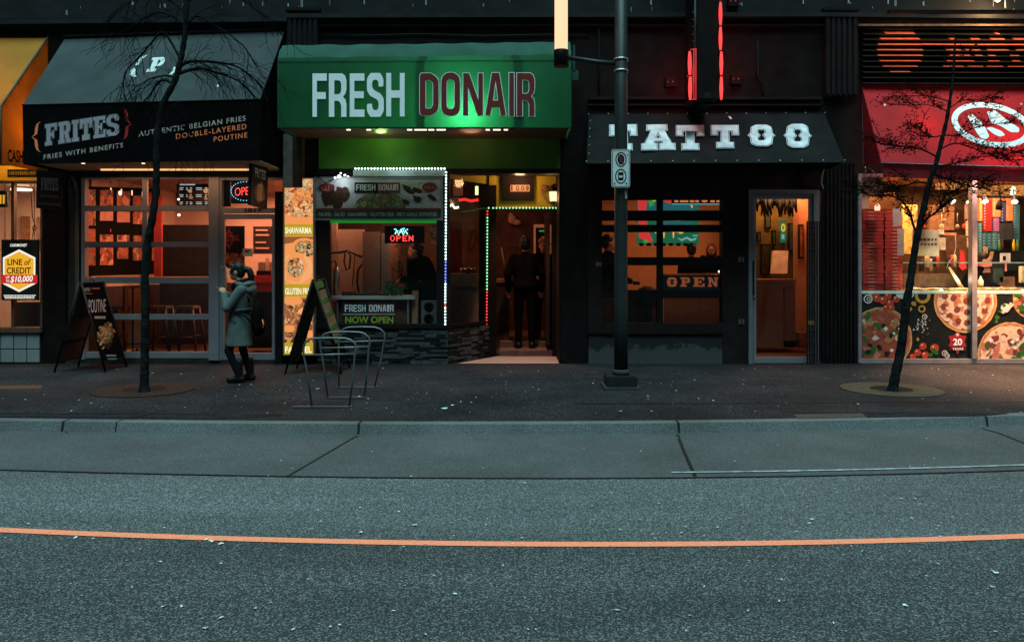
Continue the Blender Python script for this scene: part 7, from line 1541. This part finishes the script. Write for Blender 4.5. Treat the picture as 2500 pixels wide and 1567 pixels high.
def hairshort(root, W, D, k, rot, m, name="hair", big=1., extra=None, vox=.012):
    q = MB(); h = Vector(D["hed"])
    q.ell(W(h + Vector((-.022, 0, .045))), (.100 * k * big, .085 * k * big, .095 * k * big), 14, 10, rot); q.ell(W(h + Vector((-.055, 0, .0))), (.065 * k * big, .082 * k * big, .09 * k * big), 14, 10, rot)
    if extra: extra(q)
    return remeshed(q, name, m, root, vox, 3)
# ---- the woman with the phone
yaw = math.pi; base = gpt(597, 933); base.z = 0
KW = 1.7 / 1.65
f_ = lambda x, y, z: (x * KW, y * KW, z * KW)
J = dict(pel=f_(.06, 0, .84), wai=f_(.05, 0, .97), che=f_(.02, 0, 1.18), nek=f_(.05, 0, 1.34), hed=f_(.105, 0, 1.50),
         shl=f_(.0, .145, 1.26), ell=f_(.17, .20, 1.02), wrl=f_(.25, .09, 1.215), shr=f_(.0, -.145, 1.26), elr=f_(.16, -.21, 1.04), wrr=f_(.255, -.05, 1.20),
         hil=f_(.07, .075, .80), knl=f_(.19, .08, .44), anl=f_(.045, .09, .09), tol=f_(.15, .10, .035), hir=f_(.03, -.075, .80), knr=f_(.05, -.08, .45), anr=f_(-.045, -.09, .09), tor=f_(.07, -.10, .035))
root, W, D, k, rot, body = person("person in a grey green hooded coat looking down at a phone", base, yaw, 1.65, J, None, .009, slim=.032)
COAT = mat("grey_green_wool", (.080, .098, .095), .9, var=.22, scale=7, bump=.25, bscale=70); LEG = mat("black_leggings", (.0045, .0045, .005), .8, spec=.1); BOOT = mat("black_leather", (.004, .004, .004), .5, spec=.2)
def loft(q, rings, n=22):
    rs = []
    for (x, z, a, b_) in rings:
        rs.append([q.bm.verts.new(W((f_(x, 0, z)[0] + a * math.cos(2 * math.pi * i / n), b_ * math.sin(2 * math.pi * i / n), z * KW))) for i in range(n)])
    for A, B in zip(rs, rs[1:]):
        for i in range(n): q.bm.faces.new([A[i], A[(i + 1) % n], B[(i + 1) % n], B[i]])
    q.bm.faces.new(rs[0][::-1]); q.bm.faces.new(rs[-1])
q = MB()
loft(q, [(.075, .495, .180, .185), (.075, .52, .182, .188), (.075, .62, .168, .180), (.072, .74, .152, .172), (.065, .86, .142, .162), (.058, .95, .128, .150), (.045, 1.02, .132, .156), (.03, 1.12, .142, .170), (.015, 1.20, .140, .172), (.01, 1.27, .118, .150), (.03, 1.33, .075, .085), (.045, 1.36, .062, .066)])
for c in "lr":
    S, E, Wr = Vector(D["sh" + c]), Vector(D["el" + c]), Vector(D["wr" + c]); q.cap(W(S), W(E), .075 * k, .062 * k); q.cap(W(E), W(E + (Wr - E) * .86), .062 * k, .050 * k)
coat = remeshed(q, "coat", COAT, root, .010, 5, .5)
q = MB()                    # hood hanging behind the neck
q.ell(W(f_(-.045, 0, 1.325)), (.105, .15, .05), 14, 10, rot @ Matrix.Rotation(R(18), 3, 'Y')); q.ell(W(f_(-.10, 0, 1.25)), (.060, .12, .085), 14, 10, rot @ Matrix.Rotation(R(-12), 3, 'Y')); q.tube([W(f_(.09, .07, 1.345)), W(f_(.0, .13, 1.33)), W(f_(-.08, .11, 1.25)), W(f_(-.115, .03, 1.19)), W(f_(-.08, -.11, 1.25)), W(f_(.0, -.13, 1.33)), W(f_(.09, -.07, 1.345))], .036, 8)
remeshed(q, "hood", COAT, root, .010, 4)
q = MB()                    # dark scarf at the throat
q.tube([W(f_(.04 + .085 * math.cos(a), .075 * math.sin(a), 1.365 - .03 * math.cos(a))) for a in [2 * math.pi * i / 14 for i in range(15)]], .032, 8); q.ell(W(f_(.135, 0, 1.30)), (.05, .055, .06), 12, 8, rot); remeshed(q, "scarf", LEG, root, .011, 4)
q = MB()                    # belt and pocket flap
n = 26; q.tube([W((f_(.052, 0, 0)[0] + .140 * math.cos(2 * math.pi * i / n), .160 * math.sin(2 * math.pi * i / n), f_(0, 0, .985 - .012 * math.cos(2 * math.pi * i / n))[2])) for i in range(n + 1)], .018, 6, cap=False)
q.tube([W(f_(.165, .075, .97)), W(f_(.172, .09, .90)), W(f_(.176, .09, .80))], [.016, .018, .012], 6); q.build("belt", mat("dark_green_belt", (.045, .06, .058), .8), root)
q = MB(); q.tube([W(f_(.14, .135, .86)), W(f_(.06, .175, .83))], .008, 5); q.build("pocket", mat("dark_green_belt", ()), root)
wear(root, body, .004, ("legs",), "leggings", LEG, .011)
q = MB()
for c in "lr":
    a, t_ = Vector(D["an" + c]), Vector(D["to" + c]); q.cap(W(a + Vector((.0, 0, .20))), W(a + Vector((0, 0, .0))), .056 * k, .055 * k); q.cap(W(a + Vector((0, 0, -.03))), W(t_ + Vector((.02, 0, .012))), .055 * k, .046 * k); q.cap(W(a + Vector((-.035, 0, -.035))), W(a + Vector((.05, 0, -.045))), .05 * k, .045 * k)
remeshed(q, "boots", BOOT, root, .010, 3)
def ext(q):
    h = Vector(D["hed"]); q.ell(W(h + Vector((.045, 0, .075))), (.06, .075, .045), 12, 8, rot); q.ell(W(h + Vector((-.115, 0, .035))), (.04, .035, .045), 12, 8, rot)
    q.tube([W(h + Vector(p)) for p in ((-.11, 0, .05), (-.17, 0, .03), (-.205, 0, -.05), (-.20, 0, -.13), (-.165, 0, -.19))], [.035, .045, .048, .038, .014], 9)
    for s in (-1, 1): q.tube([W(h + Vector((.05, s * .07, .05))), W(h + Vector((.045, s * .082, -.02))), W(h + Vector((.02, s * .078, -.07)))], [.018, .014, .006], 6)
hairshort(root, W, D, k, rot, HAIRD, extra=ext, vox=.010)
ph = W(f_(.335, .01, 1.265)); q = MB(); dx = Vector((-.072, 0, .024)); up_ = Vector((0, .036, 0)); A = [ph - dx - up_, ph + dx - up_, ph + dx + up_, ph - dx + up_]; q.hull8(A, [p + Vector((.003, 0, .009)) for p in A])
tag(q.build("phone", BLACKG, bevel=.002), "dark phone held in both hands of the person in the coat", "phone")
bp = thing("backpack", "black backpack on the back of the person in the green coat", "backpack", W(f_(-.2, 0, .62)))
q = MB(); q.ell(W(f_(-.185, 0, .88)), (.078, .135, .235), 16, 12, rot); q.ell(W(f_(-.19, 0, .76)), (.088, .13, .14), 14, 10, rot); q.ell(W(f_(-.225, 0, .74)), (.045, .10, .10), 12, 8, rot); remeshed(q, "bag", mat("black_nylon", (.0045, .0038, .004), .85, var=.3, spec=.02), bp, .014, 4)
q = MB()
for s in (-1, 1): q.tube([W(f_(-.10, s * .09, 1.10)), W(f_(-.02, s * .135, 1.30)), W(f_(.10, s * .145, 1.24)), W(f_(.165, s * .13, 1.10)), W(f_(.10, s * .178, .99)), W(f_(-.07, s * .15, .90)), W(f_(-.14, s * .12, .80))], .014, 6)
q.build("strap", mat("black_strap", (.005, .005, .0055), .7, spec=.1), bp)
q = MB(); q.tube([W(f_(-.268, .085, .86)), W(f_(-.285, .085, .80)), W(f_(-.275, .09, .74))], [.006, .009, .005], 5); q.build("reflective_tag", mat("orange_tag", (.8, .25, .08), .5), bp)
# ---- people inside the shops (dim and far)
DKC = mat("black_clothing", (.0035, .0033, .0035), .9, var=.3, spec=.0); FACE = mat("warm_skin", (.45, .22, .14), .55, var=.08); BRH = mat("brown_hair", (.035, .015, .008), .6, var=.3, scale=40)
def inside(label, px, headtop, Y, floor, yaw, ht=None, J={}, hair=HAIRD, top=DKC, low=DKC, big=1., extra=None, skin=FACE):
    b = Vector(((px - PX) * Y / F, Y, floor)); z1 = H - (headtop - PY) * Y / F; ht = ht or (z1 - floor)
    b.z = z1 - ht
    r, W_, D_, k_, ro, bd = person(label, b, yaw, ht, J, None, .016, face=abs(math.sin(yaw) + 1) < .6, skin=skin)
    wear(r, bd, .02, ("torso", "arms"), "jacket", top, .018); wear(r, bd, .014, ("legs",), "trousers", low, .018); wear(r, bd, .014, ("feet",), "shoes", BLACKG, .016)
    hairshort(r, W_, D_, k_, ro, hair, big=big, vox=.014, extra=(lambda q: extra(q, W_, D_, k_)) if extra else None); return r
inside("person in black seen from behind inside the donair doorway", 1282, 578, 14.45, .1, R(90), J=dict(ell=(-.02, .27, 1.12), elr=(-.02, -.27, 1.12), wrl=(.1, .25, .88), wrr=(.1, -.25, .88)))
def curls(q, W_, D_, k_):
    random.seed(8); h = Vector(D_["hed"])
    for _ in range(30): a = random.random() * 6.28; b_ = random.uniform(-.2, 1.4); q.ell(W_(h + Vector((-.03 + .10 * math.cos(a) * math.cos(b_), .1 * math.sin(a) * math.cos(b_), .03 + .11 * math.sin(b_)))), (.03 * k_,) * 3, 8, 6)
inside("person with curly light hair facing out inside the donair doorway", 1328, 582, 15.3, .2, R(-95), J=dict(hed=(.05, 0, 1.57), wrl=(.22, .1, 1.05), wrr=(.22, -.12, 1.05), ell=(.05, .24, 1.12), elr=(.05, -.24, 1.12)), hair=mat("curly_fair_hair", (.30, .16, .08), .7, var=.4, scale=30), extra=curls)
WORK = dict(che=(.10, 0, 1.26), nek=(.17, 0, 1.38), hed=(.24, 0, 1.50), shl=(.10, .17, 1.34), shr=(.10, -.17, 1.34), ell=(.20, .24, 1.10), elr=(.20, -.24, 1.10), wrl=(.42, .12, 1.06), wrr=(.42, -.12, 1.08))
inside("bearded cook in black bending over the donair counter", 1052, 580, 14.0, .1, R(180), J=WORK, hair=HAIRD)
inside("second cook in black facing the bearded cook in the kitchen", 1012, 586, 15.0, .1, R(-65), J=dict(WORK), hair=HAIRD)
inside("seated customer with dark hair seen from behind in the tattoo window", 1688, 596, 14.3, .05, R(85), ht=1.6, J=dict(hil=(.1, .1, .75), hir=(.1, -.1, .75), knl=(.45, .12, .78), knr=(.45, -.12, .78), anl=(.45, .12, .35), anr=(.45, -.12, .35), tol=(.58, .12, .3), tor=(.58, -.12, .3), pel=(0, 0, .82)), big=1.1)
inside("seated person with auburn hair facing out in the tattoo window", 1737, 592, 15.2, .05, R(-105), ht=1.6, J=dict(hed=(.06, 0, 1.55), wrl=(.36, .1, 1.05), wrr=(.36, -.1, 1.05), ell=(.12, .22, 1.08), elr=(.12, -.22, 1.08)), hair=mat("auburn_hair", (.10, .03, .012), .6, var=.3, scale=30), extra=lambda q, W_, D_, k_: [q.cap(W_(Vector(D_["hed"]) + Vector((-.03, s * .07, .03))), W_(Vector(D_["hed"]) + Vector((-.02, s * .085, -.2))), .035 * k_, .03 * k_) for s in (-1, 1)])
inside("person in black at the far left of the tattoo shop behind the lamp pole", 1484, 574, 14.6, .05, R(10), J=dict(wrl=(.3, .12, 1.05), wrr=(.3, -.12, 1.02), ell=(.08, .22, 1.08), elr=(.08, -.22, 1.08)))
inside("pizza maker with dark hair and red apron strap behind the display", 2362, 606, 14.1, .05, R(-30), J=WORK, hair=HAIRD)
q = MB(); A = [at(2346, 612, 13.72), at(2354, 612, 13.72), at(2360, 655, 13.7), at(2350, 660, 13.7), at(2342, 650, 13.7)]; q.face(A); B = [p + Vector((0, .02, 0)) for p in A]; q.face(B[::-1])
for i in range(5): q.face([A[i], A[(i + 1) % 5], B[(i + 1) % 5], B[i]])
tag(q.build("red_cloth", mat("red_cloth", (.55, .03, .03), .7)), "bright red cloth hanging beside the pizza maker", "cloth")
bpy.context.view_layer.update()
